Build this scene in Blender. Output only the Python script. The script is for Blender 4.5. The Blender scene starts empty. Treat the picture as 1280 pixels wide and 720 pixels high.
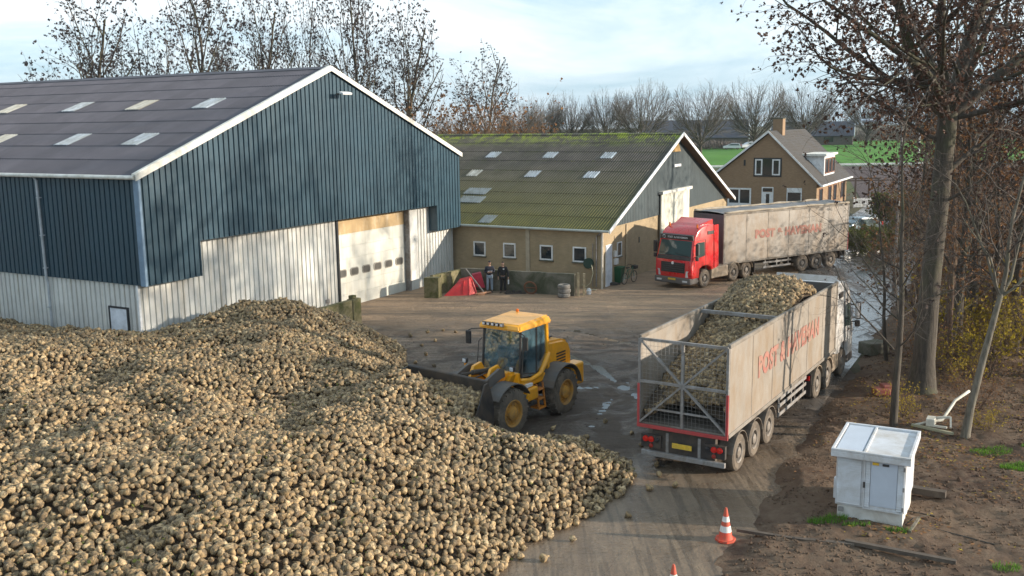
import bpy, bmesh, math, random
import numpy as np
from mathutils import Matrix, Vector
R = math.radians
PI = math.pi
rnd = random.Random(7)
npr = np.random.default_rng(11)
scene = bpy.context.scene
COL = scene.collection

# ---------------------------------------------------------------- mesh builder
class MB:
    """collects shapes and links them as one mesh object"""
    def __init__(s, m=None):
        s.v = []; s.f = []; s.m = m or Matrix.Identity(4); s.t = None
    def add(s, vs, fs):
        n = len(s.v); M = s.m
        s.v += [tuple(M @ Vector(p)) for p in vs]
        s.f += [tuple(i + n for i in f) for f in fs]
        return s
    def box(s, x0, x1, y0, y1, z0, z1):
        vs = [(x0,y0,z0),(x1,y0,z0),(x1,y1,z0),(x0,y1,z0),(x0,y0,z1),(x1,y0,z1),(x1,y1,z1),(x0,y1,z1)]
        return s.add(vs, [(0,3,2,1),(4,5,6,7),(0,1,5,4),(1,2,6,5),(2,3,7,6),(3,0,4,7)])
    def bev(s, x0, x1, y0, y1, z0, z1, b=.02, n=2):
        bm = bmesh.new(); bmesh.ops.create_cube(bm, size=1)
        for v in bm.verts:
            v.co = Vector(((x0+x1)/2+v.co.x*(x1-x0), (y0+y1)/2+v.co.y*(y1-y0), (z0+z1)/2+v.co.z*(z1-z0)))
        bmesh.ops.bevel(bm, geom=bm.edges[:], offset=b, segments=n, profile=.5, affect='EDGES')
        bm.verts.index_update()
        s.add([tuple(v.co) for v in bm.verts], [tuple(v.index for v in f.verts) for f in bm.faces]); bm.free()
        return s
    def hexa(s, p):                       # 8 points, bottom ring then top ring
        return s.add(p, [(0,3,2,1),(4,5,6,7),(0,1,5,4),(1,2,6,5),(2,3,7,6),(3,0,4,7)])
    def prism(s, poly, axis, a, b):       # outline in the plane across `axis`, pushed from a to b
        n = len(poly)
        def P(q, t): return {'x': (t, q[0], q[1]), 'y': (q[0], t, q[1]), 'z': (q[0], q[1], t)}[axis]
        vs = [P(q, a) for q in poly] + [P(q, b) for q in poly]
        fs = [(i, (i+1) % n, (i+1) % n + n, i+n) for i in range(n)] + [tuple(range(n))[::-1], tuple(range(n, 2*n))]
        return s.add(vs, fs)
    def beam(s, a, b, w, h=None, up=(0,0,1)):
        a = Vector(a); b = Vector(b); d = (b-a).normalized(); h = h or w
        u = Vector(up)
        if abs(d.dot(u)) > .98: u = Vector((0,1,0))
        r = d.cross(u).normalized(); u = r.cross(d)
        vs = []
        for p in (a, b):
            for i, j in ((-1,-1),(1,-1),(1,1),(-1,1)): vs.append(p + r*w/2*i + u*h/2*j)
        return s.add(vs, [(0,1,2,3)[::-1],(4,5,6,7),(0,1,5,4),(1,2,6,5),(2,3,7,6),(3,0,4,7)])
    def tube(s, pts, rad, n=8, cap=True):
        pts = [Vector(p) for p in pts]
        if not isinstance(rad, (list, tuple)): rad = [rad]*len(pts)
        vs = []; prev = None
        for i, p in enumerate(pts):
            d = (pts[min(i+1, len(pts)-1)] - pts[max(i-1, 0)]).normalized()
            if prev is None:
                a = Vector((0,0,1)) if abs(d.z) < .9 else Vector((1,0,0))
                r = d.cross(a).normalized()
            else:
                r = (prev - d*prev.dot(d)).normalized()
            prev = r; u = d.cross(r)
            for k in range(n):
                t = 2*PI*k/n; vs.append(p + (r*math.cos(t) + u*math.sin(t))*rad[i])
        fs = []
        for i in range(len(pts)-1):
            for k in range(n):
                a = i*n+k; b = i*n+(k+1) % n; fs.append((a, b, b+n, a+n))
        if cap: fs += [tuple(range(n))[::-1], tuple(range((len(pts)-1)*n, len(pts)*n))]
        return s.add(vs, fs)
    def lathe(s, prof, axis='z', c=(0,0,0), n=24):  # prof: (radius, height)
        vs = []; m = len(prof)
        for k in range(n):
            t = 2*PI*k/n; cs, sn = math.cos(t), math.sin(t)
            for r, h in prof:
                q = {'z': (r*cs, r*sn, h), 'x': (h, r*cs, r*sn), 'y': (r*sn, h, r*cs)}[axis]
                vs.append((q[0]+c[0], q[1]+c[1], q[2]+c[2]))
        fs = [(k*m+i, ((k+1) % n)*m+i, ((k+1) % n)*m+i+1, k*m+i+1) for k in range(n) for i in range(m-1)]
        return s.add(vs, fs)
    def build(s, name, mat, parent=None, smooth=False, label=None, attr=None):
        me = bpy.data.meshes.new(name)
        me.from_pydata([tuple(p) for p in s.v], [], s.f)
        me.update()
        if mat: me.materials.append(mat)
        bm = bmesh.new(); bm.from_mesh(me); bmesh.ops.recalc_face_normals(bm, faces=bm.faces[:]); bm.to_mesh(me); bm.free()
        if smooth:
            me.shade_smooth() if smooth is True else me.set_sharp_from_angle(angle=R(smooth))
            if smooth is not True:
                for p in me.polygons: p.use_smooth = True
                me.set_sharp_from_angle(angle=R(smooth))
        o = bpy.data.objects.new(name, me); COL.objects.link(o)
        if parent: o.parent = parent
        if label: o['label'] = label
        return o

def np_mesh(name, V, F, mat, parent=None, smooth=True, attr=None):
    """V (n,3), F (m,k) with one k -> mesh object, quickly"""
    me = bpy.data.meshes.new(name); k = F.shape[1]
    me.vertices.add(len(V)); me.vertices.foreach_set('co', V.astype(np.float32).ravel())
    me.loops.add(F.size); me.loops.foreach_set('vertex_index', F.astype(np.int32).ravel())
    me.polygons.add(len(F)); me.polygons.foreach_set('loop_start', (np.arange(len(F))*k).astype(np.int32))
    me.polygons.foreach_set('loop_total', np.full(len(F), k, np.int32))
    if smooth: me.polygons.foreach_set('use_smooth', np.ones(len(F), bool))
    me.update(calc_edges=True); me.validate()
    if attr is not None:
        a = me.attributes.new('tone', 'FLOAT', 'POINT'); a.data.foreach_set('value', attr.astype(np.float32))
    if isinstance(mat, (list, tuple)):
        for m in mat: me.materials.append(m)
    else: me.materials.append(mat)
    o = bpy.data.objects.new(name, me); COL.objects.link(o)
    if parent: o.parent = parent
    return o

def tag(o, label=None, cat=None, group=None, kind=None):
    if label: o['label'] = label
    if cat: o['category'] = cat
    if group: o['group'] = group
    if kind: o['kind'] = kind
    return o
def empty(name, loc, rz=0, label=None, cat=None, group=None):
    o = bpy.data.objects.new(name, None); COL.objects.link(o)
    o.location = loc; o.rotation_euler = (0, 0, rz); o.empty_display_size = .3
    return tag(o, label, cat, group)
def copy_tree(o, loc=None, rz=None, sc=None, label=None, parent=None):
    c = o.copy(); COL.objects.link(c)
    if parent is not None: c.parent = parent
    if loc is not None: c.location = loc
    if rz is not None: c.rotation_euler = (0, 0, rz)
    if sc is not None: c.scale = sc if hasattr(sc, '__len__') else (sc, sc, sc)
    if label: c['label'] = label
    for ch in [x for x in bpy.data.objects if x.parent == o]: copy_tree(ch, parent=c)
    return c

# ---------------------------------------------------------------- materials
def nmat(name):
    m = bpy.data.materials.new(name); m.use_nodes = True
    nt = m.node_tree; return m, nt, nt.nodes['Principled BSDF']
def ND(nt, typ, **kw):
    n = nt.nodes.new(typ)
    for k, v in kw.items():
        if k.startswith('i_'):
            key = k[2:]; key = int(key) if key.isdigit() else key.replace('_', ' ')
            n.inputs[key].default_value = v
        else: setattr(n, k, v)
    return n
def noise(nt, scale, detail=4, rough=.6, co=None, dist=0):
    n = ND(nt, 'ShaderNodeTexNoise', i_Scale=scale, i_Detail=detail, i_Roughness=rough, i_Distortion=dist)
    if co is not None: nt.links.new(co, n.inputs['Vector'])
    return n.outputs['Fac']
def ramp(nt, fac, a, b, ca=(0,0,0,1), cb=(1,1,1,1)):
    r = ND(nt, 'ShaderNodeValToRGB'); r.color_ramp.elements[0].position = a; r.color_ramp.elements[1].position = b
    r.color_ramp.elements[0].color = ca; r.color_ramp.elements[1].color = cb
    nt.links.new(fac, r.inputs[0]); return r.outputs[0]
def c4(c): return (c[0], c[1], c[2], 1)
def mix(nt, fac, a, b, mode='MIX'):
    m = ND(nt, 'ShaderNodeMix', data_type='RGBA', blend_type=mode)
    for sock, val in ((m.inputs[0], fac), (m.inputs[6], a), (m.inputs[7], b)):
        if isinstance(val, (int, float)): sock.default_value = val
        elif isinstance(val, (tuple, list)): sock.default_value = c4(val)
        else: nt.links.new(val, sock)
    return m.outputs[2]
def maths(nt, op, a, b=0.5, clamp=False):
    m = ND(nt, 'ShaderNodeMath', operation=op, use_clamp=clamp)
    for i, val in enumerate((a, b)):
        if isinstance(val, (int, float)): m.inputs[i].default_value = val
        else: nt.links.new(val, m.inputs[i])
    return m.outputs[0]
def coords(nt, kind='Object', scale=(1,1,1), rot=(0,0,0)):
    t = ND(nt, 'ShaderNodeTexCoord'); mp = ND(nt, 'ShaderNodeMapping')
    mp.inputs['Scale'].default_value = scale; mp.inputs['Rotation'].default_value = rot
    nt.links.new(t.outputs[kind], mp.inputs['Vector']); return mp.outputs[0]
def bump(nt, b, h, dist=.01, strength=1, prev=None):
    n = ND(nt, 'ShaderNodeBump'); n.inputs['Distance'].default_value = dist; n.inputs['Strength'].default_value = strength
    nt.links.new(h, n.inputs['Height'])
    if prev is not None: nt.links.new(prev, n.inputs['Normal'])
    nt.links.new(n.outputs[0], b.inputs['Normal']); return n.outputs[0]
_mc = {}
def pm(name, col, rough=.7, metal=0, var=.18, scale=2.5, dirt=None, damt=.5, dscale=1.2, dthr=.5, bmp=0, bscale=40, stretch=(1,1,1), coat=0, trans=0, emit=None):
    """a worn surface: base colour with tonal noise, blotches of dirt, and fine relief"""
    if name in _mc: return _mc[name]
    m, nt, b = nmat(name); co = coords(nt, 'Object', stretch)
    n1 = noise(nt, scale, 5, .65, co)
    a = tuple(x*(1-var) for x in col); c = tuple(min(1, x*(1+var)) for x in col)
    base = mix(nt, ramp(nt, n1, .3, .7), a, c)
    if dirt is not None:
        n2 = noise(nt, dscale, 8, .7, co, .6)
        f = maths(nt, 'MULTIPLY', ramp(nt, n2, dthr-.12, dthr+.15), damt)
        base = mix(nt, f, base, dirt)
        nt.links.new(maths(nt, 'ADD', maths(nt, 'MULTIPLY', f, .5), rough, True), b.inputs['Roughness'])
    else: b.inputs['Roughness'].default_value = rough
    nt.links.new(base, b.inputs['Base Color']); b.inputs['Metallic'].default_value = metal
    if coat: b.inputs['Coat Weight'].default_value = coat; b.inputs['Coat Roughness'].default_value = .15
    if trans: b.inputs['Transmission Weight'].default_value = trans
    if bmp: bump(nt, b, noise(nt, bscale, 4, .6, co), bmp)
    if emit: b.inputs['Emission Color'].default_value = c4(emit[0]); b.inputs['Emission Strength'].default_value = emit[1]
    _mc[name] = m; return m

MUD = (.16, .12, .085)
M = dict(
    white_trim=pm('white_trim', (.72,.70,.64), .55, dirt=(.35,.32,.25), damt=.45, dscale=2),
    white_paint=pm('white_paint', (.74,.75,.76), .4, dirt=(.45,.42,.36), damt=.35, dscale=1.5),
    dark_frame=pm('dark_frame', (.02,.022,.025), .5),
    black_rubber=pm('black_rubber', (.022,.021,.02), .85, dirt=MUD, damt=.55, dscale=2.5, dthr=.5, bmp=.004),
    muddy_rubber=pm('muddy_rubber', (.045,.04,.036), .85, dirt=(.2,.16,.12), damt=.75, dscale=3, dthr=.42, bmp=.004),
    dark_steel=pm('dark_steel', (.03,.03,.032), .6, .3, dirt=MUD, damt=.6, dscale=2.2, dthr=.48),
    grey_steel=pm('grey_steel', (.30,.30,.30), .55, .3, dirt=MUD, damt=.7, dscale=2.5, dthr=.48),
    muddy_steel=pm('muddy_steel', (.20,.17,.14), .8, dirt=(.10,.075,.055), damt=.8, dscale=3, bmp=.004),
    rim_grey=pm('rim_grey', (.22,.20,.18), .6, .3, dirt=(.22,.18,.14), damt=.8, dscale=5),
    red_lens=pm('red_lens', (.55,.02,.015), .25, var=.05),
    orange_lens=pm('orange_lens', (.7,.16,.02), .25, var=.05),
    clear_lens=pm('clear_lens', (.75,.77,.8), .12, .4, var=.05),
    plastic_black=pm('plastic_black', (.018,.018,.02), .45, dirt=MUD, damt=.3),
)
def glass(name='window_glass', col=(.02,.028,.034), rough=.06):
    if name in _mc: return _mc[name]
    m, nt, b = nmat(name); b.inputs['Base Color'].default_value = c4(col); b.inputs['Roughness'].default_value = rough
    b.inputs['Specular IOR Level'].default_value = .8
    co = coords(nt); bump(nt, b, noise(nt, 1.5, 2, .5, co), .01)
    _mc[name] = m; return m
def clear_glass(name='cab_glass', tint=(.55,.72,.74)):
    if name in _mc: return _mc[name]
    m, nt, b = nmat(name); nt.nodes.remove(b)
    g = ND(nt, 'ShaderNodeBsdfGlossy', i_Roughness=.03); g.inputs[0].default_value = (1,1,1,1)
    t = ND(nt, 'ShaderNodeBsdfTransparent'); t.inputs[0].default_value = c4(tint)
    fr = ND(nt, 'ShaderNodeFresnel', i_IOR=1.5); a = maths(nt, 'MULTIPLY_ADD', fr.outputs[0], 1.0); a.node.inputs[2].default_value = .14
    mx = ND(nt, 'ShaderNodeMixShader'); nt.links.new(a, mx.inputs[0]); nt.links.new(t.outputs[0], mx.inputs[1]); nt.links.new(g.outputs[0], mx.inputs[2])
    df = ND(nt, 'ShaderNodeBsdfDiffuse'); df.inputs[0].default_value = (.30,.42,.46,1); m2 = ND(nt, 'ShaderNodeMixShader'); nt.links.new(maths(nt, 'MULTIPLY', ramp(nt, noise(nt, 2.2, 6, .7, coords(nt)), .35, .7), .30), m2.inputs[0]); nt.links.new(mx.outputs[0], m2.inputs[1]); nt.links.new(df.outputs[0], m2.inputs[2])   # a patchy bluish film painted in for bright reflections on the glass
    nt.links.new(m2.outputs[0], nt.nodes['Material Output'].inputs[0]); _mc[name] = m; return m

def text_mesh(s, size, mat, name, parent, loc, rot, width=None, bold=0.012, depth=.002, shear=0):
    cu = bpy.data.curves.new(name, 'FONT'); cu.body = s; cu.size = size; cu.align_x = 'CENTER'; cu.align_y = 'CENTER'
    cu.offset = bold; cu.extrude = depth; cu.resolution_u = 3; cu.space_character = 1.08; cu.shear = shear
    o = bpy.data.objects.new('t', cu); COL.objects.link(o); bpy.context.view_layer.update()
    dg = bpy.context.evaluated_depsgraph_get(); me = bpy.data.meshes.new_from_object(o.evaluated_get(dg))
    w = max(v.co.x for v in me.vertices) - min(v.co.x for v in me.vertices)
    if width:
        for v in me.vertices: v.co.x *= width/w
    bpy.data.objects.remove(o); bpy.data.curves.remove(cu)
    me.materials.clear(); me.materials.append(mat); me.name = name
    n = bpy.data.objects.new(name, me); COL.objects.link(n); n.parent = parent; n.location = loc; n.rotation_euler = rot
    return n
# ================================================================ buildings
BROT = math.atan2(math.cos(R(29.24)), math.sin(R(29.24)))     # the farm's own axes: x along a gable, y along a ridge
def wallmat(name, col, stain, stripe=(6, 6, .35), samt=.5, rough=.5, thr=.52):
    """sheet cladding with rain streaks running down it"""
    m, nt, b = nmat(name); co = coords(nt)
    n1 = noise(nt, .6, 6, .7, co); base = mix(nt, ramp(nt, n1, .35, .65), tuple(c*.86 for c in col), tuple(c*1.12 for c in col))
    sx = ND(nt, 'ShaderNodeSeparateXYZ'); nt.links.new(co, sx.inputs[0]); cx = ND(nt, 'ShaderNodeCombineXYZ'); nt.links.new(maths(nt, 'FLOOR', maths(nt, 'ADD', maths(nt, 'MULTIPLY', sx.outputs[0], .834), 40.3)), cx.inputs[0]); nt.links.new(maths(nt, 'FLOOR', maths(nt, 'MULTIPLY', sx.outputs[1], .834)), cx.inputs[1])
    wn = ND(nt, 'ShaderNodeTexWhiteNoise'); nt.links.new(cx.outputs[0], wn.inputs['Vector']); base = mix(nt, maths(nt, 'MULTIPLY', wn.outputs['Value'], .30), base, tuple(c*.6 for c in col))      # each sheet has faded its own way
    co2 = coords(nt, 'Object', stripe); n2 = noise(nt, 1, 6, .7, co2)
    base = mix(nt, maths(nt, 'MULTIPLY', ramp(nt, n2, thr, thr+.22), samt), base, stain)
    nt.links.new(base, b.inputs['Base Color']); b.inputs['Roughness'].default_value = rough
    bump(nt, b, noise(nt, 3, 3, .5, co), .012); return m
M['blue_cladding'] = wallmat('blue_cladding', (.020,.055,.080), (.042,.066,.074), samt=.45, rough=.42)
M['white_cladding'] = wallmat('white_cladding', (.60,.60,.57), (.40,.31,.17), samt=.55, rough=.5)
M['grey_cladding'] = wallmat('grey_cladding', (.050,.068,.074), (.028,.032,.034), samt=.7, rough=.6)
M['sheet_door'] = wallmat('sheet_door', (.66,.65,.58), (.50,.42,.26), samt=.5, rough=.5)
M['rusty_panel'] = wallmat('rusty_panel', (.44,.31,.16), (.62,.55,.42), stripe=(3,3,1), samt=.6, rough=.75)
M['cream_door'] = wallmat('cream_door', (.66,.65,.56), (.40,.38,.28), samt=.4)
M['skylight_sheet'] = pm('skylight_sheet', (.42,.46,.50), .45, dirt=(.16,.17,.15), damt=.75, dscale=3, stretch=(.4,1.6,1))
M['skylight_cream'] = pm('skylight_cream', (.48,.47,.42), .5, dirt=(.20,.18,.13), damt=.75, dscale=3, stretch=(.4,1.6,1))
M['skylight_dull'] = pm('skylight_dull', (.20,.23,.24), .5, dirt=(.1,.11,.08), damt=.6, dscale=2)
M['concrete_wall'] = pm('concrete_wall', (.20,.18,.145), .9, dirt=(.045,.055,.025), damt=.85, dscale=.9, dthr=.47, bmp=.01, bscale=12)
M['mossy_concrete'] = pm('mossy_concrete', (.24,.20,.12), .95, dirt=(.07,.075,.02), damt=.9, dscale=2.2, dthr=.46, bmp=.02, bscale=14)
def brickmat(name, c1, c2, mortar, scale=1.0, tint=None):
    m, nt, b = nmat(name); t = ND(nt, 'ShaderNodeTexCoord'); sp = ND(nt, 'ShaderNodeSeparateXYZ'); cb = ND(nt, 'ShaderNodeCombineXYZ')
    nt.links.new(t.outputs['Object'], sp.inputs[0]); nt.links.new(maths(nt, 'ADD', sp.outputs[0], sp.outputs[1]), cb.inputs[0]); nt.links.new(sp.outputs[2], cb.inputs[1])
    br = ND(nt, 'ShaderNodeTexBrick', i_Scale=scale); br.inputs['Brick Width'].default_value = .22; br.inputs['Row Height'].default_value = .065
    br.inputs['Mortar Size'].default_value = .006; br.inputs['Color1'].default_value = c4(c1); br.inputs['Color2'].default_value = c4(c2); br.inputs['Mortar'].default_value = c4(mortar)
    nt.links.new(cb.outputs[0], br.inputs['Vector'])
    n = noise(nt, .8, 6, .7, t.outputs['Object']); col = mix(nt, ramp(nt, n, .35, .7), br.outputs[0], tint or tuple(x*.7 for x in c1), 'MIX')
    col = mix(nt, .55, br.outputs[0], col)
    nt.links.new(col, b.inputs['Base Color']); b.inputs['Roughness'].default_value = .9
    bump(nt, b, br.outputs['Fac'], .006, -.6); return m
M['barn_brick'] = brickmat('barn_brick', (.42,.31,.185), (.35,.26,.15), (.30,.25,.18), tint=(.20,.165,.10))
M['house_brick'] = brickmat('house_brick', (.31,.20,.115), (.25,.155,.085), (.26,.20,.14))
def roofmat(name, col, var, moss, mossy, axis_w, low_moss=None):
    """old fibre cement sheets; moss in patches, thick along the ridge when mossy"""
    m, nt, b = nmat(name); t = ND(nt, 'ShaderNodeTexCoord'); o = t.outputs['Object']
    n1 = noise(nt, 1.1, 8, .75, o); base = mix(nt, ramp(nt, n1, .35, .65), tuple(c*(1-var) for c in col), tuple(c*(1+var) for c in col))
    sp = ND(nt, 'ShaderNodeSeparateXYZ'); nt.links.new(o, sp.inputs[0])
    # every sheet weathers a little differently
    wv = ND(nt, 'ShaderNodeTexVoronoi', i_Scale=1); mp = coords(nt, 'Object', (.73, .95, 0)); nt.links.new(mp, wv.inputs['Vector'])
    sx = ND(nt, 'ShaderNodeSeparateXYZ'); nt.links.new(o, sx.inputs[0]); cx = ND(nt, 'ShaderNodeCombineXYZ'); nt.links.new(maths(nt, 'FLOOR', maths(nt, 'MULTIPLY', sx.outputs[0], .73)), cx.inputs[0]); nt.links.new(maths(nt, 'FLOOR', maths(nt, 'MULTIPLY', sx.outputs[1], .943)), cx.inputs[1])
    wn = ND(nt, 'ShaderNodeTexWhiteNoise'); nt.links.new(cx.outputs[0], wn.inputs['Vector']); base = mix(nt, maths(nt, 'MULTIPLY', wn.outputs['Value'], .45), base, tuple(c*.55 for c in col))
    sy = ND(nt, 'ShaderNodeSeparateXYZ'); nt.links.new(o, sy.inputs[0]); ws = maths(nt, 'SINE', maths(nt, 'MULTIPLY', sy.outputs[1], 2*PI/.177))     # grime lies in the valleys of the sheets
    if mossy:
        rid = maths(nt, 'SUBTRACT', sp.outputs[0], axis_w - 2.2)                       # near the ridge
        f1 = maths(nt, 'MULTIPLY', rid, .45, True)
        n2 = noise(nt, 1.3, 8, .8, o, .5); m1 = ramp(nt, n2, .46, .56)
        f = maths(nt, 'MULTIPLY', m1, f1)
        low = maths(nt, 'MULTIPLY', maths(nt, 'SUBTRACT', 7.5, sp.outputs[0]), .13, True)    # a green film on the lower half
        base = mix(nt, maths(nt, 'MULTIPLY', low, .9), base, mix(nt, ramp(nt, n1, .4, .62), low_moss, (.12,.12,.025)))
        n3 = noise(nt, .5, 5, .7, o); base = mix(nt, maths(nt, 'MULTIPLY', ramp(nt, n3, .45, .7), .5), base, (.05,.055,.022))
        base = mix(nt, f, base, moss)
    val = maths(nt, 'MULTIPLY', maths(nt, 'SUBTRACT', .35, ws), .55 if mossy else .35, True); base = mix(nt, val, base, (.022,.020,.014) if mossy else (.035,.032,.04))
    nt.links.new(base, b.inputs['Base Color']); b.inputs['Roughness'].default_value = .8 if mossy else .62
    bump(nt, b, noise(nt, 9, 5, .7, o), .02 if mossy else .008); return m
M['dark_roof'] = roofmat('dark_roof', (.096,.090,.106), .16, None, False, 12)
M['moss_roof'] = roofmat('moss_roof', (.115,.10,.08), .3, (.32,.40,.02), True, 12.1, (.165,.155,.028))
M['tile_roof'] = pm('tile_roof', (.050,.047,.046), .8, dirt=(.075,.062,.048), damt=.5, dscale=.7, bmp=.02, bscale=18)

def corr(mb, x0, z0, x1, z1, y0, y1, pitch=.177, amp=.030, lift=0.0, n=6):
    """a strip of wavy sheet: the waves run up the slope (x0,z0)->(x1,z1), repeated along y"""
    d = math.hypot(x1-x0, z1-z0); nx, nz = -(z1-z0)/d, (x1-x0)/d
    if nz < 0: nx, nz = -nx, -nz
    st = pitch/n; k0 = int(math.ceil(y0/st)); k1 = int(math.floor(y1/st)); vs = []; fs = []
    for k in range(k0, k1+1):
        y = k*st; w = amp*math.sin(2*PI*k/n) + lift
        vs += [(x0+nx*(w+.012), y, z0+nz*(w+.012)), (x1+nx*w, y, z1+nz*w)]
        if k > k0: i = len(vs)-4; fs.append((i, i+1, i+3, i+2))
    return mb.add(vs, fs)
def ribbed(mb, a0, a1, zb, zt, P, pitch=.300, gw=.085, gd=.06):
    """profiled cladding from a0 to a1; zb, zt give the lower and upper edge; P(a, out, z) places a point"""
    xs = [(a0, 0)]; a = a0 + pitch*.5
    while a + gw < a1:
        xs += [(a, 0), (a+.018, -gd), (a+gw-.018, -gd), (a+gw, 0)]; a += pitch
    xs.append((a1, 0))
    vs = []; fs = []
    for i, (x, d) in enumerate(xs):
        vs += [P(x, d, zb(x)), P(x, d, zt(x))]
        if i: k = len(vs)-4; fs.append((k, k+2, k+3, k+1))
    return mb.add(vs, fs)
def Pf(y0): return lambda a, o, z: (a, y0 - o, z)        # a face that looks towards -y
def Ps(x0): return lambda a, o, z: (x0 - o, a, z)        # a face that looks towards -x
def facebox(mb, P, a0, a1, o0, o1, z0, z1):
    return mb.hexa([P(a0,o0,z0),P(a1,o0,z0),P(a1,o1,z0),P(a0,o1,z0),P(a0,o0,z1),P(a1,o0,z1),P(a1,o1,z1),P(a0,o1,z1)])
def frame_on(mb, P, a0, a1, z0, z1, w=.07, o=.05, ob=-.02):
    for b in ((a0,a0+w,z0,z1),(a1-w,a1,z0,z1),(a0+w,a1-w,z1-w,z1),(a0+w,a1-w,z0,z0+w)): facebox(mb, P, b[0], b[1], ob, o, b[2], b[3])
    return mb
def window(root, P, a0, a1, z0, z1, w=.07, mull=0, fmat='white_paint', sill=True, o=.05, pane='dark'):
    mb = frame_on(MB(), P, a0, a1, z0, z1, w, o)
    for k in range(mull):
        c = a0 + (a1-a0)*(k+1)/(mull+1); facebox(mb, P, c-.03, c+.03, -.02, o-.004, z0+w, z1-w)
    f = mb.build('window', M[fmat], root)
    facebox(MB(), P, a0+w*.5, a1-w*.5, -.01, .014, z0+w*.5, z1-w*.5).build('pane', glass(), f)
    if sill: facebox(MB(), P, a0-.05, a1+.05, .002, o+.05, z0-.07, z0-.002).build('sill', M['concrete_wall'], f)
    return f

# ---------------------------------------------------------------- the big blue barn
bb = empty('storage_barn', (-14.59, 38.09, 0), BROT, 'large blue clad barn with white lower walls and a dark grey roof', 'barn')
W, HE, HR, AX, H1, H2, D = 23.62, 7.65, 12.22, 11.9, 3.23, 4.73, 46
gz = lambda x: HE + (HR-HE)*(x/AX if x < AX else (W-x)/(W-AX)) if x < AX else HE + (HR-HE)*(W-x)/(W-AX)
def low(x): return H1 if x < 2.95 or x > 21.08 else H2
mb = MB()
for a0, a1, z in ((0, 2.95, H1), (2.95, AX, H2), (AX, 21.08, H2), (21.08, W, H1)):
    ribbed(mb, a0, a1, lambda x, z=z: z, lambda x: gz(x)-.04, Pf(0))
mb.build('gable_cladding', M['blue_cladding'], bb)
ribbed(MB(), 0, D, lambda x: H1, lambda x: HE-.12, Ps(0)).build('side_cladding', M['blue_cladding'], bb)
mb = MB()                                     # flashings and the underside of the overhang
for a0, a1, z in ((0.0, 2.95, H1), (2.95, 21.08, H2), (21.08, W, H1)): mb.box(a0, a1, .05, .62, z+.005, z+.05)
for x in (2.95, 21.08): mb.box(x-.03, x+.03, .0, .6, H1, H2)
mb.box(W-.04, W, .0, D, H1, HE-.1); mb.build('overhang_soffit', M['blue_cladding'], bb)
mb = MB(); mb.box(-.06, .05, -.075, -.05, H1, HE-.15); mb.box(-.075, -.05, -.05, .2, H1, HE-.15); mb.build('corner_trim', pm('trim_blue', (.16,.24,.33), .45), bb)
ribbed(MB(), .1, 12.62, lambda x: 0, lambda x: (H1 if x < 2.95 else H2), Pf(.6)).build('gable_wall', M['white_cladding'], bb); ribbed(MB(), 19.7, W-.02, lambda x: 0, lambda x: (H2 if x < 21.08 else H1), Pf(.6), gw=.10, gd=.075).build('gable_wall', M['white_cladding'], bb)
ribbed(MB(), .6, D, lambda x: 0, lambda x: H1, Ps(.08), gw=.10, gd=.075).build('side_wall', M['white_cladding'], bb)
mb = MB(); mb.box(.02, .12, .52, .62, 0, H1); mb.build('corner_post', M['white_paint'], bb)
MB().box(W-.3, W-.05, .7, D, 0, HE-.1).build('far_wall', M['white_cladding'], bb)
MB().add([(0,D,0),(W,D,0),(W,D,HE),(AX,D,HR-.05),(0,D,HE)], [(0,1,2,3,4)]).build('rear_wall', M['blue_cladding'], bb)
# roof: nine courses a side, each lapping the one below
cs = [-.18, 1.31, 2.68, 4.04, 5.40, 6.77, 8.15, 9.52, 10.9, AX]
zr = lambda x: HE + (HR-HE)*x/AX
mb = MB()
for a, b in zip(cs[:-1], cs[1:]): corr(mb, a, zr(a)+.006, b, zr(b), -.12, D)
for a, b in zip(cs[:-1], cs[1:]):
    corr(mb, W-a*(W-AX)/AX, zr(a)+.006, W-b*(W-AX)/AX, zr(b), -.12, D)
mb.build('roof', M['dark_roof'], bb)
rc = MB(); rc.prism([(AX-.28, HR-.06), (AX, HR+.07), (AX+.28, HR-.06), (AX, HR+.02)], 'y', -.14, D); rc.build('ridge_cap', M['dark_roof'], bb)
for (xa, xb, y, mt) in ((6.84,8.12,3.67,'skylight_sheet'),(6.84,8.12,8.19,'skylight_cream'),(6.84,8.12,12.95,'skylight_sheet'),(6.84,8.12,18.5,'skylight_cream'),(6.84,8.12,23.2,'skylight_sheet'),
                        (2.72,4.02,3.62,'skylight_sheet'),(2.72,4.02,8.15,'skylight_sheet'),(2.72,4.02,13.6,'skylight_cream'),(2.72,4.02,18.2,'skylight_sheet')):
    corr(MB(), xa, zr(xa)+.02, xb, zr(xb), y-.54, y+.54, lift=.022).build('skylight', M[mt], bb)
mb = MB()
def rake(mb, pts, y, w, t=.05, up=.05):
    for (xa, za), (xb, zb) in zip(pts[:-1], pts[1:]):
        mb.hexa([(xa,y-t,za-w),(xb,y-t,zb-w),(xb,y,zb-w),(xa,y,za-w),(xa,y-t,za+up),(xb,y-t,zb+up),(xb,y,zb+up),(xa,y,za+up)])
rake(mb, [(-.2, HE-.03), (AX, HR+.03), (W+.12, HE-.03)], -.10, .19); 
mb.hexa([(-.2,-.1,HE),(AX,-.1,HR+.04),(AX,.08,HR+.04),(-.2,.08,HE),(-.2,-.1,HE+.06),(AX,-.1,HR+.10),(AX,.08,HR+.10),(-.2,.08,HE+.06)])
mb.build('verge_trim', M['white_trim'], bb)
mb = MB(); mb.tube([(-.2, -.05, HE-.09), (-.2, D, HE-.09)], .085, 8); mb.build('gutter', M['white_trim'], bb)
mb = MB(); mb.tube([(-.2, 6.2, HE-.1), (-.09, 6.12, HE-.3), (-.09, 6.07, 3.2), (-.03, 6.07, 3.0), (-.03, 6.07, 0)], .055, 8)
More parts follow.
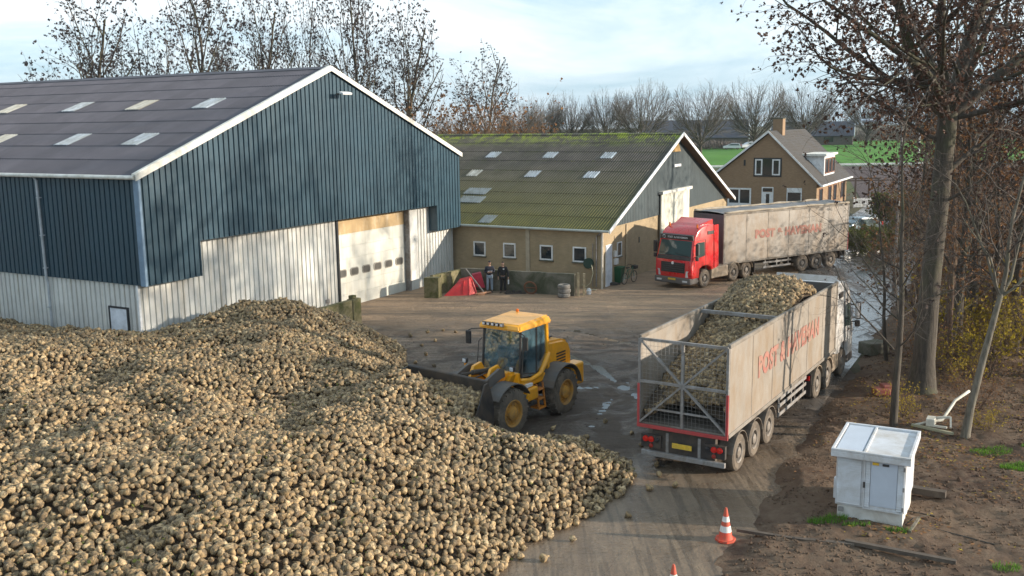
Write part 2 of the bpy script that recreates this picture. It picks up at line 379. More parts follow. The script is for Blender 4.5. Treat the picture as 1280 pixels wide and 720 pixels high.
for z in (6.6, 5.0, 3.6, 1.9): mb.box(-.16, .0, 6.0, 6.14, z, z+.04)
mb.build('downpipe', pm('pipe_grey', (.42,.45,.48), .45, dirt=(.2,.2,.18), damt=.4), bb)
# overhead door with six small windows, and the rust coloured panel above it
d = MB()
z = 0.0
while z < 3.80: d.bev(12.66, 18.76, .76, .84, z+.003, min(z+.628, 3.835), .004, 1); z += .632
dd = d.build('overhead_door', M['sheet_door'], bb)
MB().box(12.66, 18.76, .74, .86, 3.84, 4.70).build('rusty_header_panel', M['rusty_panel'], bb)
for k in range(6):
    c = 13.12 + k*1.01; pts = []
    for (sx, sz, t0) in ((1,1,0),(-1,1,90),(-1,-1,180),(1,-1,270)):
        for q in range(4):
            t = R(t0+q*30); pts.append((c+sx*.20+math.cos(t)*.15, 1.79+sz*.07+math.sin(t)*.15))
    f = MB().prism(pts, 'y', .725, .77).build('door_window', pm('window_rubber', (.30,.28,.24), .7), dd)
    MB().prism([(c+(p[0]-c)*.82, 1.79+(p[1]-1.79)*.78) for p in pts], 'y', .715, .73).build('pane', pm('dusty_pane', (.10,.095,.085), .35), f)
MB().box(18.76, 18.86, .42, .9, 0, H2).build('door_jamb', M['grey_steel'], bb); MB().box(12.54, 12.66, .5, .9, 0, H2).build('door_jamb', M['dark_frame'], bb)
MB().box(18.86, 19.72, .50, .62, 0, H2-.005).build('door_rail_cover', M['white_cladding'], bb)
# side door
fr = frame_on(MB(), Ps(.06), 1.22, 2.38, -.1, 2.26, .07, .06).build('side_door', M['dark_frame'], bb)
facebox(MB(), Ps(.06), 1.29, 2.31, 0, .035, 0, 2.19).build('door_leaf', pm('pale_door', (.62,.66,.72), .4), fr)
mb = MB(); mb.box(2.26, 2.30, -.04, .02, 1.0, 1.05); 
mb = MB(); facebox(mb, Pf(.6), 11.5, 11.8, 0, .05, .5, .7); mb.build('wall_vent', M['grey_steel'], bb)
# floodlight near the apex
fl = MB(); fl.beam((12.3,-.05,10.95),(12.3,-.45,10.98),.06); fl.build('floodlight', M['dark_steel'], bb)
MB(Matrix.Translation((12.45,-.55,10.98)) @ Matrix.Rotation(R(14),4,'X')).bev(-.42,.30,-.14,.14,-.05,.06,.03).build('lamp_head', M['white_paint'], bpy.data.objects['floodlight'])

# ---------------------------------------------------------------- the mossy brick barn
C2 = (4.93 + .3*.4885, 54.18 + .3*.8726)
mbn = empty('cattle_barn', (C2[0], C2[1], 0), BROT, 'old beige brick barn with a mossy green corrugated roof and dark grey gable boards', 'barn')
W2, HE2, HR2, AX2, D2 = 24.0, 3.44, 8.55, 12.0, 31
g2 = lambda x: HE2 + (HR2-HE2)*(x/AX2 if x < AX2 else (W2-x)/(W2-AX2))
MB().box(.05, .35, .02, D2, 0, HE2-.02).build('side_wall', M['barn_brick'], mbn); MB().box(W2-.35, W2-.05, .02, D2, 0, HE2-.02).build('side_wall', M['barn_brick'], mbn)
MB().box(.052, 9.3, 0, .3, 0, 3.42).build('gable_wall', M['barn_brick'], mbn); MB().box(14.9, W2-.052, 0, .3, 0, 3.42).build('gable_wall', M['barn_brick'], mbn)
MB().box(.06, W2-.06, D2, D2+.2, 0, HE2).build('rear_wall', M['barn_brick'], mbn)
mb = MB()
for a0, a1 in ((.1, 9.3), (9.3, AX2), (AX2, 14.9), (14.9, W2-.1)):
    ribbed(mb, a0, a1, lambda x: 3.40 if x < 9.31 or x > 14.89 else 3.9, lambda x: g2(x)-.1, Pf(-.05), .25, .05, .025)
mb.build('gable_boards', M['grey_cladding'], mbn)
MB().prism([(11.35, 7.35), (12.9, 7.35), (12.0, 8.35)], 'y', -.12, -.06).build('apex_board', pm('bare_wood', (.42,.26,.10), .8, dirt=(.2,.15,.08), damt=.5), mbn)
c2 = [-.22, 1.15, 2.5, 3.8, 5.15, 6.65, 8.0, 9.3, 10.6, AX2]; z2 = lambda x: HE2 + (HR2-HE2)*x/AX2
mb = MB()
for a, b in zip(c2[:-1], c2[1:]): corr(mb, a, z2(a)+.006, b, z2(b), -.62, D2)
for a, b in zip(c2[:-1], c2[1:]): corr(mb, W2-a, z2(a)+.006, W2-b, z2(b), -.62, D2)
mb.build('roof', M['moss_roof'], mbn)
rc = MB(); rc.prism([(AX2-.25, HR2-.05), (AX2, HR2+.06), (AX2+.25, HR2-.05), (AX2, HR2+.01)], 'y', -.64, D2); rc.build('ridge_cap', M['moss_roof'], mbn)
mb = MB()                                      # brown boarding under the roof overhang
for s in (0, 1):
    X = (lambda x: W2-x) if s else (lambda x: x)
    mb.hexa([(X(-.1),-.58,z2(-.1)-.09),(X(AX2),-.58,HR2-.09),(X(AX2),-.04,HR2-.09),(X(-.1),-.04,z2(-.1)-.09),(X(-.1),-.58,z2(-.1)-.04),(X(AX2),-.58,HR2-.04),(X(AX2),-.04,HR2-.04),(X(-.1),-.04,z2(-.1)-.04)])
mb.build('verge_soffit', pm('brown_boards', (.14,.085,.055), .8), mbn)
mb = MB(); rake(mb, [(-.22, z2(-.22)+.02), (AX2, HR2+.04), (W2+.22, z2(-.22)+.02)], -.60, .17); mb.build('verge_trim', M['white_paint'], mbn)
mb = MB(); mb.tube([(-.24, -.6, HE2-.12), (-.24, D2, HE2-.12)], .07, 8); mb.build('gutter', pm('gutter_pale', (.40,.42,.38), .5), mbn)
for (xa, xb, y, mt) in ((8.35,9.25,12.1,'skylight_sheet'),(8.35,9.25,7.6,'skylight_sheet'),(8.35,9.25,3.4,'skylight_sheet'),(5.72,6.62,12.0,'skylight_cream'),(5.72,6.62,7.55,'skylight_sheet'),(5.72,6.62,3.42,'skylight_sheet'),
                        (3.35,4.2,10.4,'skylight_dull'),(2.3,3.15,10.2,'skylight_dull'),(.02,.96,7.7,'skylight_dull')):
    wd = .85 if mt == 'skylight_dull' and xa > 1 else .46
    corr(MB(), xa, z2(xa)+.02, xb, z2(xb), y-wd, y+wd, lift=.022).build('skylight', M[mt], mbn)
for v in (8.05, 5.97, 3.5, 1.36): window(mbn, Ps(.05), v-.42, v+.42, 1.46, 2.34, .08)
mb = MB(); facebox(mb, Ps(.05), 4.6, 4.85, -.02, .06, 0, HE2-.1); mb.build('pilaster', pm('pale_pilaster', (.40,.34,.25), .9), mbn)
mb = MB(); mb.tube([(-.24,-.1,HE2-.2),(-.02,.28,HE2-.45),(-.02,.28,.1)], .04, 6); mb.tube([(-.02,.5,2.6),(-.02,.5,.1)], .025, 6)
mb.build('downpipe', M['grey_steel'], mbn)
MB().tube([(.0,-.07,3.35),(.0,-.07,.0)], .07, 8).build('corner_pipe', pm('cream_pipe', (.55,.50,.42), .5), mbn)
MB().tube([(3.62,-.05,3.35),(3.62,-.05,.9)], .045, 6).build('wall_pipe', pm('wall_pipe_paint', (.46,.38,.26), .6), mbn)
f = frame_on(MB(), Pf(0), .60, 1.52, -.1, 2.42, .06, .04).build('side_door', M['white_paint'], mbn)
facebox(MB(), Pf(0), .66, 1.46, 0, .03, 0, 2.36).build('door_leaf', pm('pale_door', (.62,.66,.72), .4), f)
window(mbn, Pf(0), 2.28, 2.95, 1.55, 2.4, .06)
for (a, z) in ((1.78,1.62),(1.82,1.15),(2.02,1.15)): facebox(MB(), Pf(0), a, a+.22, 0, .13, z, z+.34).build('meter_box', M['white_paint'], mbn)
facebox(MB(), Pf(0), 5.7, 5.85, 0, .02, 2.0, 2.35).build('wall_vent', M['dark_frame'], mbn)
mb = MB(); facebox(mb, Pf(-.05), 11.6, 12.9, .02, .10, 6.35, 6.52); mb.build('tube_lamp', M['white_paint'], mbn)
# sliding door on its rail
d = MB()
ribbed(d, 9.05, 14.5, lambda x: .05, lambda x: 4.72, Pf(-.22), .9, .05, .03); d.box(9.05, 14.5, -.2, -.12, .05, 4.72)
d = d.build('sliding_door', M['cream_door'], mbn)
mb = MB(); mb.box(8.9, 14.65, -.38, -.06, 4.73, 4.92); mb.build('door_rail', M['white_trim'], d)
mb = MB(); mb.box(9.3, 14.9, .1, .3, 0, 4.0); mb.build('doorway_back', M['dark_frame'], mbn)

# ---------------------------------------------------------------- the farm house
HC = (30.89, 96.79)
hs = empty('farm_house', (HC[0], HC[1], 0), BROT, 'brown brick house with a steep tiled roof, white dormer and square chimney', 'house')
WH, AV, ZH, ZR, DH = 12.0, 5.3, 2.75, 8.05, 16.0
gh = lambda v: ZH + (ZR-ZH)*(v/AV if v < AV else (WH-v)/(WH-AV))
mb = MB(); mb.prism([(.35,0),(WH-.35,0),(WH-.35,gh(WH-.35)-.15),(AV,ZR-.2),(.35,gh(.35)-.15)], 'x', .05, .3); mb.prism([(.35,0),(WH-.35,0),(WH-.35,gh(WH-.35)-.15),(AV,ZR-.2),(.35,gh(.35)-.15)], 'x', DH-.3, DH-.05)
mb.box(.3, DH-.3, .352, .6, 0, 2.85); mb.box(.3, DH-.3, WH-.6, WH-.352, 0, 2.9)
mb.build('wall', M['house_brick'], hs)
mb = MB()
for a, b in (((-.15, ZH-.1), (AV, ZR)), ((WH+.15, ZH-.05), (AV, ZR))):
    n = 22
    for k in range(n):
        t0, t1 = k/n, (k+1)/n; va, za = a[0]+(b[0]-a[0])*t0, a[1]+(b[1]-a[1])*t0; vb, zb = a[0]+(b[0]-a[0])*t1, a[1]+(b[1]-a[1])*t1
        mb.hexa([(-.2,va,za),(DH+.1,va,za),(DH+.1,vb,zb),(-.2,vb,zb),(-.2,va,za+.11),(DH+.1,va,za+.11),(DH+.1,vb,zb+.07),(-.2,vb,zb+.07)])
rf = mb.build('roof', M['tile_roof'], hs)
mb = MB()
for a, b in (((-.18, ZH-.12), (AV, ZR)), ((WH+.18, ZH-.07), (AV, ZR))):
    mb.hexa([(-.25,a[0],a[1]-.12),(-.25,b[0],b[1]-.12),(-.2,b[0],b[1]-.12),(-.2,a[0],a[1]-.12),(-.25,a[0],a[1]+.1),(-.25,b[0],b[1]+.12),(-.2,b[0],b[1]+.12),(-.2,a[0],a[1]+.1)])
mb.box(-.2, DH+.1, -.30, -.16, ZH-.16, ZH+.0); mb.build('verge_trim', M['white_paint'], hs)
MB().box(3.4, 4.5, 4.75, 5.75, 7.6, 9.3).build('chimney', M['house_brick'], rf)
MB().box(3.35, 4.55, 4.7, 5.8, 9.3, 9.4).build('chimney_cap', M['concrete_wall'], rf)
# dormer
mb = MB(); mb.hexa([(4.2,.55,3.2),(9.6,.55,3.2),(9.6,3.0,5.0),(4.2,3.0,5.0),(4.2,.55,5.45),(9.6,.55,5.45),(9.6,3.0,5.5),(4.2,3.0,5.5)])
dm = mb.build('dormer', M['white_paint'], rf)
MB().box(3.9, 9.9, .3, 3.2, 5.46, 5.68).build('dormer_roof', M['white_trim'], dm)
def Pd(a, o, z): return (a, .55-o, z)
for a in (4.6, 6.3, 8.0): 
    f = frame_on(MB(), Pd, a, a+1.5, 3.6, 5.2, .12, .06, -.02).build('dormer_window', pm('brown_frame', (.18,.08,.05), .5), dm)
    facebox(MB(), Pd, a+.05, a+1.45, -.01, .02, 3.65, 5.15).build('pane', glass(), f)
Ph = Ps(.05)
f = frame_on(MB(), Ph, 3.9, 6.75, 3.5, 5.42, .12, .05); f = f.build('upper_window', M['dark_frame'], hs)
facebox(MB(), Ph, 4.0, 6.65, -.01, .015, 3.6, 5.32).build('pane', glass(), f)
frame_on(MB(), Ph, 4.05, 4.85, 3.66, 5.28, .13, .08).build('sash', M['white_paint'], f); frame_on(MB(), Ph, 5.85, 6.6, 3.66, 5.28, .13, .08).build('sash', M['white_paint'], f)
f = MB(); frame_on(f, Ph, 6.94, 9.4, -.1, 2.3, .16, .06); facebox(f, Ph, 8.1, 8.25, 0, .06, 0, 2.2); facebox(f, Ph, 7.1, 9.3, 0, .05, 0, .75); f = f.build('garden_door', M['white_paint'], hs)
facebox(MB(), Ph, 7.0, 9.3, -.01, .015, .6, 2.2).build('pane', glass(), f)
f = MB(); frame_on(f, Ph, 4.65, 5.85, -.1, 2.45, .1, .05); facebox(f, Ph, 4.75, 5.75, 0, .04, 0, 1.95); f = f.build('front_door', M['white_paint'], hs)
mb = MB(); facebox(mb, Ph, 4.75, 5.75, .0, .045, 2.02, 2.32); facebox(mb, Ph, 5.05, 5.4, .03, .05, .7, 1.75); mb.build('pane', glass(), f)
f = window(hs, Ph, 1.8, 3.3, .6, 2.4, .09); facebox(MB(), Ph, 1.9, 3.2, .02, .058, 1.95, 2.30).build('blind', M['white_paint'], f)
facebox(MB(), Ph, 7.6, 7.8, 0, .03, 4.6, 5.2).build('wall_vent', M['dark_frame'], hs)
for a in (1.2, 5.6, 8.4, 12.5):
    f = frame_on(MB(), lambda p, o, z: (p, .352-o, z), a, a+1.7, .5 if a != 5.6 else 0, 2.3, .1, .05).build('side_window', pm('brown_frame', (.18,.08,.05), .5), hs)
    facebox(MB(), lambda p, o, z: (p, .352-o, z), a+.05, a+1.65, -.01, .015, .55, 2.25).build('pane', glass(), f)
# barns far across the field
def far_barn(loc, rz, L, Wd, he, hr, label, roofm, wallm):
    t = empty('distant_barn', loc, rz, label, 'barn')
    MB().prism([(0,0),(Wd,0),(Wd,he),(Wd/2,hr-.1),(0,he)], 'x', 0, L).build('wall', wallm, t)
    mb = MB()
    for a, b in (((-.4,he-.2),(Wd/2,hr)), ((Wd+.4,he-.2),(Wd/2,hr))):
        mb.hexa([(-.4,a[0],a[1]),(L+.4,a[0],a[1]),(L+.4,b[0],b[1]),(-.4,b[0],b[1]),(-.4,a[0],a[1]+.2),(L+.4,a[0],a[1]+.2),(L+.4,b[0],b[1]+.2),(-.4,b[0],b[1]+.2)])
    mb.build('roof', roofm, t)
    mb = MB()
    for x in (-.6, L+.4):
        for a, b in (((-.4,he-.2),(Wd/2,hr)), ((Wd+.4,he-.2),(Wd/2,hr))):
            mb.hexa([(x,a[0],a[1]-.3),(x,b[0],b[1]-.3),(x+.2,b[0],b[1]-.3),(x+.2,a[0],a[1]-.3),(x,a[0],a[1]+.3),(x,b[0],b[1]+.3),(x+.2,b[0],b[1]+.3),(x+.2,a[0],a[1]+.3)])
    mb.build('verge_trim', M['white_paint'], t)
    mb = MB()
    for k in range(int(L/7)): mb.box(3+k*7, 6+k*7, -.1, .0, 1, 2.6)
    mb.build('window', glass(), t); return t
slate = pm('far_slate', (.045,.05,.065), .7); farw = pm('far_wall', (.13,.11,.10), .9)
far_barn((42, 317, 0), R(-12), 34, 16, 3.2, 8.6, 'long low barn with a dark slate roof and a white verge across the green field', slate, farw)
far_barn((88, 330, 0), R(-20), 26, 16, 3, 7.5, 'dark farm building half hidden by bare trees right of the house chimney', slate, farw)
# ================================================================ ground, heap, vegetation
from mathutils import noise as mno
def fbm(x, y, s=1.0, o=4, z=0.0): return mno.fractal(Vector((x*s, y*s, z)), .9, 2.1, o)
def sheet(name, poly, z, mat, sub=0):
    me = bpy.data.meshes.new(name); me.from_pydata([(p[0], p[1], z) for p in poly], [], [tuple(range(len(poly)))])
    me.materials.append(mat); me.update(); o = bpy.data.objects.new(name, me); COL.objects.link(o)
    if me.polygons[0].normal.z < 0: me.flip_normals()
    o['kind'] = 'structure'; return o
def soilmat(name, a, b_, c, s=1.0, rough=.95, bd=.05, wet=None):
    m, nt, b = nmat(name); co = coords(nt)
    n1 = noise(nt, .35*s, 8, .7, co, .4); n2 = noise(nt, 2.5*s, 8, .75, co, .2); n3 = noise(nt, 14*s, 6, .7, co)
    base = mix(nt, ramp(nt, n1, .38, .62), a, b_); base = mix(nt, ramp(nt, n2, .45, .7), base, c)
    base = mix(nt, maths(nt, 'MULTIPLY', ramp(nt, n3, .3, .75), .35), base, tuple(x*.45 for x in a))
    nt.links.new(base, b.inputs['Base Color']); b.inputs['Roughness'].default_value = rough; b.inputs['Specular IOR Level'].default_value = .25
    p = bump(nt, b, n3, bd*.5); bump(nt, b, n2, bd, 1, p); return m
M['far_ground'] = soilmat('far_ground', (.085,.085,.045), (.11,.095,.055), (.07,.06,.04), .12, bd=.02)
M['green_field'] = soilmat('green_field', (.065,.20,.018), (.08,.225,.022), (.055,.17,.018), .05, bd=.02)
M['olive_grass'] = soilmat('olive_grass', (.065,.085,.025), (.10,.10,.03), (.06,.055,.03), .3, bd=.02)
M['ploughed'] = soilmat('ploughed', (.085,.062,.060), (.10,.072,.068), (.07,.05,.05), .3, bd=.05)
M['soil'] = soilmat('soil', (.085,.052,.035), (.155,.105,.070), (.185,.135,.092), 1.0, bd=.05)
# the yard: trampled mud, dark and wet in the middle, dusty and warm near the buildings with sunlight painted into the dust, thinned over concrete near the camera
def yardmat():
    m, nt, b = nmat('yard_mud'); co = coords(nt); sp = ND(nt, 'ShaderNodeSeparateXYZ'); nt.links.new(co, sp.inputs[0])
    x, y = sp.outputs[0], sp.outputs[1]
    n1 = noise(nt, .16, 8, .65, co, .8); n2 = noise(nt, 1.3, 9, .72, co, .3); n3 = noise(nt, 9, 7, .7, co)
    trk = coords(nt, 'Object', (1.1, .09, 1), (0, 0, R(27.5))); n4 = noise(nt, 1.6, 7, .65, trk, .3)
    trk2 = coords(nt, 'Object', (.10, 1.0, 1), (0, 0, R(-8))); n5 = noise(nt, 1.4, 7, .65, trk2, .5)
    # how far out towards the buildings: dry warm dust there, its colour raised in place of sunlight, wet dark mud before
    far = maths(nt, 'MULTIPLY', maths(nt, 'SUBTRACT', maths(nt, 'MULTIPLY_ADD', n1, 14), 48), .12)
    f0 = maths(nt, 'ADD', y, maths(nt, 'MULTIPLY', n1, 16)); warm = maths(nt, 'MULTIPLY', maths(nt, 'SUBTRACT', f0, 49.0), .16, True)
    mud = mix(nt, ramp(nt, n2, .35, .68), (.055,.040,.031), (.150,.110,.078)); mud = mix(nt, ramp(nt, n5, .42, .62), mud, (.105,.080,.060))
    dust = mix(nt, ramp(nt, n2, .35, .65), (.46,.31,.19), (.34,.235,.15)); dust = mix(nt, maths(nt, 'MULTIPLY', ramp(nt, n5, .45, .6), .7), dust, (.20,.15,.105))
    base = mix(nt, warm, mud, dust)
    # near concrete showing through
    f1 = maths(nt, 'SUBTRACT', maths(nt, 'ADD', maths(nt, 'MULTIPLY', x, .35), 30.0), maths(nt, 'ADD', y, maths(nt, 'MULTIPLY', n1, 8)))
    near = maths(nt, 'MULTIPLY', f1, .45, True)
    conc = mix(nt, ramp(nt, n4, .36, .64), (.150,.110,.076), (.235,.178,.122)); conc = mix(nt, maths(nt, 'MULTIPLY', ramp(nt, n2, .5, .75), .6), conc, (.095,.075,.056))
    conc = mix(nt, maths(nt, 'MULTIPLY', ramp(nt, noise(nt, 3.2, 8, .6, trk, .1), .50, .58), .6), conc, (.08,.062,.046)); base = mix(nt, near, base, conc)
    base = mix(nt, maths(nt, 'MULTIPLY', ramp(nt, n3, .35, .8), .3), base, (.04,.033,.028))
    nt.links.new(base, b.inputs['Base Color'])
    wetn = noise(nt, .55, 8, .62, co, .9); wet = maths(nt, 'MAXIMUM', ramp(nt, wetn, .46, .58), maths(nt, 'MULTIPLY', near, ramp(nt, n4, .62, .42)))
    dryr = maths(nt, 'SUBTRACT', 1.0, maths(nt, 'MULTIPLY', wet, maths(nt, 'SUBTRACT', .68, maths(nt, 'MULTIPLY', warm, .62))))
    rr = maths(nt, 'SUBTRACT', maths(nt, 'MULTIPLY', dryr, .86), maths(nt, 'MULTIPLY', near, .32)); nt.links.new(rr, b.inputs['Roughness'])
    b.inputs['Specular IOR Level'].default_value = .45
    keep = maths(nt, 'SUBTRACT', 1.0, maths(nt, 'MULTIPLY', near, .8))
    h = maths(nt, 'MULTIPLY', maths(nt, 'ADD', n2, maths(nt, 'MULTIPLY', n5, .9)), keep)
    p = bump(nt, b, n3, .03); p = bump(nt, b, h, .26, 1, p); bump(nt, b, n4, .03, 1, p); return m
M['yard_mud'] = yardmat()
def wetroad():
    m, nt, b = nmat('wet_road'); co = coords(nt, 'Object', (1,1,1), (0,0,R(27.5)))
    st = coords(nt, 'Object', (1.2,.12,1), (0,0,R(27.5)))
    n1 = noise(nt, .7, 8, .7, st, .5); n2 = noise(nt, 2.2, 8, .7, co, .4); n3 = noise(nt, 12, 5, .7, co)
    base = mix(nt, ramp(nt, n1, .38, .62), (.10,.088,.078), (.17,.148,.128)); base = mix(nt, maths(nt, 'MULTIPLY', ramp(nt, n2, .45, .7), .6), base, (.075,.06,.05))
    nt.links.new(base, b.inputs['Base Color'])
    wet = maths(nt, 'MULTIPLY', ramp(nt, n1, .40, .52), ramp(nt, n2, .30, .50))
    nt.links.new(maths(nt, 'SUBTRACT', .70, maths(nt, 'MULTIPLY', wet, .58)), b.inputs['Roughness']); b.inputs['Specular IOR Level'].default_value = .6
    p = bump(nt, b, n3, .006); bump(nt, b, n2, .02, .8, p); return m
M['wet_road'] = wetroad()
M['water'] = pm('puddle_water', (.075,.066,.058), .10, var=.3, scale=6, bmp=.004, bscale=30)
sheet('ground', [(-880,-100),(980,-100),(980,980),(-880,980)], 0, M['far_ground'])
sheet('green_field', [(-260,190),(60,186),(112,190),(420,205),(700,380),(-260,372)], .03, M['green_field'])
sheet('grass_strip', [(-120,118),(70,122),(60,185),(-260,189)], .02, M['olive_grass'])
sheet('ploughed_field', [(38,104),(60,88),(200,110),(300,185),(62,182)], .035, M['ploughed'])
sheet('field_road', [(-200,183.5),(300,187),(300,190),(-200,186.5)], .05, pm('far_asphalt', (.10,.10,.105), .8))
sheet('yard', [(-60,-12),(8,-12),(11,10),(12.85,36.07),(20.5,50.9),(30,73),(34,84),(20,90),(-60,90)], .008, M['yard_mud'])
def rp(s, t): return (4.0 + s*.462 + t*.887, 19.1 + s*.887 - t*.462)
road = [rp(13,-.0), rp(19,.1), rp(28,.3), rp(38,.5), rp(50,-.3), rp(66,-1.5), rp(100,-1.5), rp(100,-9), rp(66,-8.5), rp(50,-7.5), rp(38,-5.8), rp(28,-4.3), rp(19,-3.0), rp(13,-1.5)]
sheet('road', road, .014, M['wet_road'])
def puddle(name, cx, cy, rx, ry, rot, z=.02, seed=0):
    pts = []
    for k in range(90):
        t = 2*PI*k/90; q = max(.25, 1 + .8*fbm(math.cos(t)*2.2+seed*7, math.sin(t)*2.2, 1, 6))
        x, y = math.cos(t)*rx*q, math.sin(t)*ry*q; pts.append((cx+x*math.cos(rot)-y*math.sin(rot), cy+x*math.sin(rot)+y*math.cos(rot)))
    return sheet(name, pts, z, M['water'])
for i, a in enumerate([(4.35,26.4,.9,.16,1.2),(13.0,37.2,.25,1.6,-.48),(14.6,41,.5,2.6,-.48),(17,45.5,.7,3.2,-.45),(20,52,.8,4,-.45),(16.2,48.5,.45,2.4,-.5),(23.4,61,1.1,4.5,-.42),(26,69,1.2,5,-.4),(14.0,43.5,.3,1.8,-.5)]):
    puddle('puddle', *a, z=.020 + .001*(i % 3), seed=i)

# ---- churned mud with tyre ruts between the loader and the trucks; water stands in the low spots
xs_ = np.arange(-7, 13.01, .085); ys_ = np.arange(25.5, 50, .085); X, Y = np.meshgrid(xs_, ys_); sh = X.shape
def cheapn(X, Y, s, seed):
    o = np.zeros_like(X); r_ = np.random.default_rng(seed)
    for k in range(14):
        a = r_.uniform(0, 2*PI); f = s*r_.uniform(.6, 1.8); o += np.sin((X*math.cos(a)+Y*math.sin(a))*f + r_.uniform(0, 6) + .8*np.sin((X*math.sin(a)-Y*math.cos(a))*f*.7))
    return o/5.2
wm = np.clip(1.15 - ((X-3.2-.12*(Y-36))/8.2)**4 - ((Y-36.5)/9.5)**4, 0, 1) + 0*X; wm = wm*np.clip((13.6-(.0)+(Y-38.5)*.52-X)*.8-.6, 0, 1)
lum = .5*cheapn(X, Y, 1.1, 1) + .35*cheapn(X, Y, 2.9, 2) + .30*np.abs(cheapn(X, Y, 6.5, 3)) + .2*cheapn(X, Y, 15, 4)
Hm = .034 + wm*(.026*lum)
for (cx, cy, r0, ph) in ((14.5,37,11.2,0),(14.5,37,13.1,1),(-11,31,13.5,2),(-11,31,15.4,3),(22,56,23.0,0),(22,56,24.9,1),(-3,58,19,2),(-3,58,21,3),(24,24,20.5,1),(24,24,22.3,2),(5,64,28.5,1),(5,64,30.3,2)):
    rr_ = np.hypot(X-cx, Y-cy); ang = np.arctan2(Y-cy, X-cx); q = np.clip(1-((rr_-r0-.12*np.sin(ang*3+ph))/.29)**2, 0, 1); tread = .5+.5*np.sin(ang*r0*2*PI/.34 + np.sign(rr_-r0)*2.2)
    lip = np.exp(-((np.abs(rr_-r0)-.38)/.10)**2); fade = np.clip(.5+.9*np.sin(ang*1.7+ph*2.1), 0, 1); Hm += wm*fade*(-.040*q + .018*q*tread + .022*lip)
Hm = np.where(wm > 0, Hm, np.minimum(Hm, .0)); Hm = np.where(wm < .12, -.01+(wm/.12)*(Hm+.01), Hm)
nX = len(xs_); jj, ii = np.meshgrid(np.arange(len(ys_)-1), np.arange(nX-1), indexing='ij'); jj = jj.ravel(); ii = ii.ravel()
keep = (wm[jj, ii] > 0) | (wm[jj+1, ii+1] > 0); jj, ii = jj[keep], ii[keep]
cm = np_mesh('churned_mud', np.stack([X.ravel(), Y.ravel(), Hm.ravel()], 1), np.stack([jj*nX+ii, jj*nX+ii+1, (jj+1)*nX+ii+1, (jj+1)*nX+ii], 1), M['yard_mud']); cm['kind'] = 'structure'
M['muddy_water'] = pm('muddy_water', (.07,.058,.046), .12, var=.3, scale=4)
sheet('standing_water', [(3.2+6.2*math.cos(a)+.12*7*math.sin(a), 36.5+7.4*math.sin(a)) for a in np.linspace(0, 2*PI, 40)[:-1]], .0085, M['muddy_water'])
# ---- the verge: rough dug soil right of the road
ss = list(np.arange(-9, 26, .11)) + list(np.arange(26, 60, .6)) + list(np.arange(60, 121, 3)); ts = list(np.arange(0, 13, .11)) + list(np.arange(13, 30, .6)) + list(np.arange(30, 90, 4))
def verge_h(s, t):
    x, y = rp(s, t); e = min(1, max(0, (t + .35*fbm(x, y, .6, 3, 3.3))/.9))
    a = .10 + .10*fbm(x, y, .35, 4) + .07*abs(fbm(x, y, 1.7, 5, 1.0)) + .05*abs(fbm(x, y, 4.5, 4, 2.0))
    if abs(t-10.2-.05*s) < 1.6: a += .10*abs(fbm(x, y, 2.6, 4, 8.0))
    return -.03 + e*(.05 + max(a, .0))
V = []; 
for s in ss:
    for t in ts: x, y = rp(s, t); V.append((x, y, verge_h(s, t)))
n = len(ts); F = [(i*n+j, i*n+j+1, (i+1)*n+j+1, (i+1)*n+j) for i in range(len(ss)-1) for j in range(n-1)]
vg = np_mesh('verge', np.array(V), np.array(F)[:, ::-1], M['soil']); vg['kind'] = 'structure'

# ---- sugar beets
def beet_base(seed, sub=2):
    r = random.Random(seed); bm = bmesh.new(); bmesh.ops.create_icosphere(bm, subdivisions=sub, radius=1)
    L = r.uniform(1.0, 1.45); bx = r.uniform(-.3, .3); flat = r.uniform(.72, .95); cutz = r.uniform(.5, .85)
    for v in bm.verts:
        p = v.co; z = p.z; taper = 1.0 - .42*max(0, -z)**1.2*(1.0)
        q = 1 + .16*mno.noise(Vector((p.x*1.7+seed, p.y*1.7, p.z*1.7)))+ .07*mno.noise(Vector((p.x*4, p.y*4+seed, p.z*4)))
        v.co = Vector((p.x*taper*q + bx*z*z*.5, p.y*taper*q*flat, (min(z, cutz) if z > 0 else z*1.2 - (.45 if z < -.93 else 0))*L*.82*q))
    bm.verts.index_update(); V = np.array([v.co[:] for v in bm.verts]); F = np.array([[v.index for v in f.verts] for f in bm.faces]); bm.free(); CUT.append((V[:,2] > cutz*L*.82*.80).astype(float)*r.choice((.3,.7,1,1))); return V, F
CUT = []
BB = [beet_base(i) for i in range(12)]
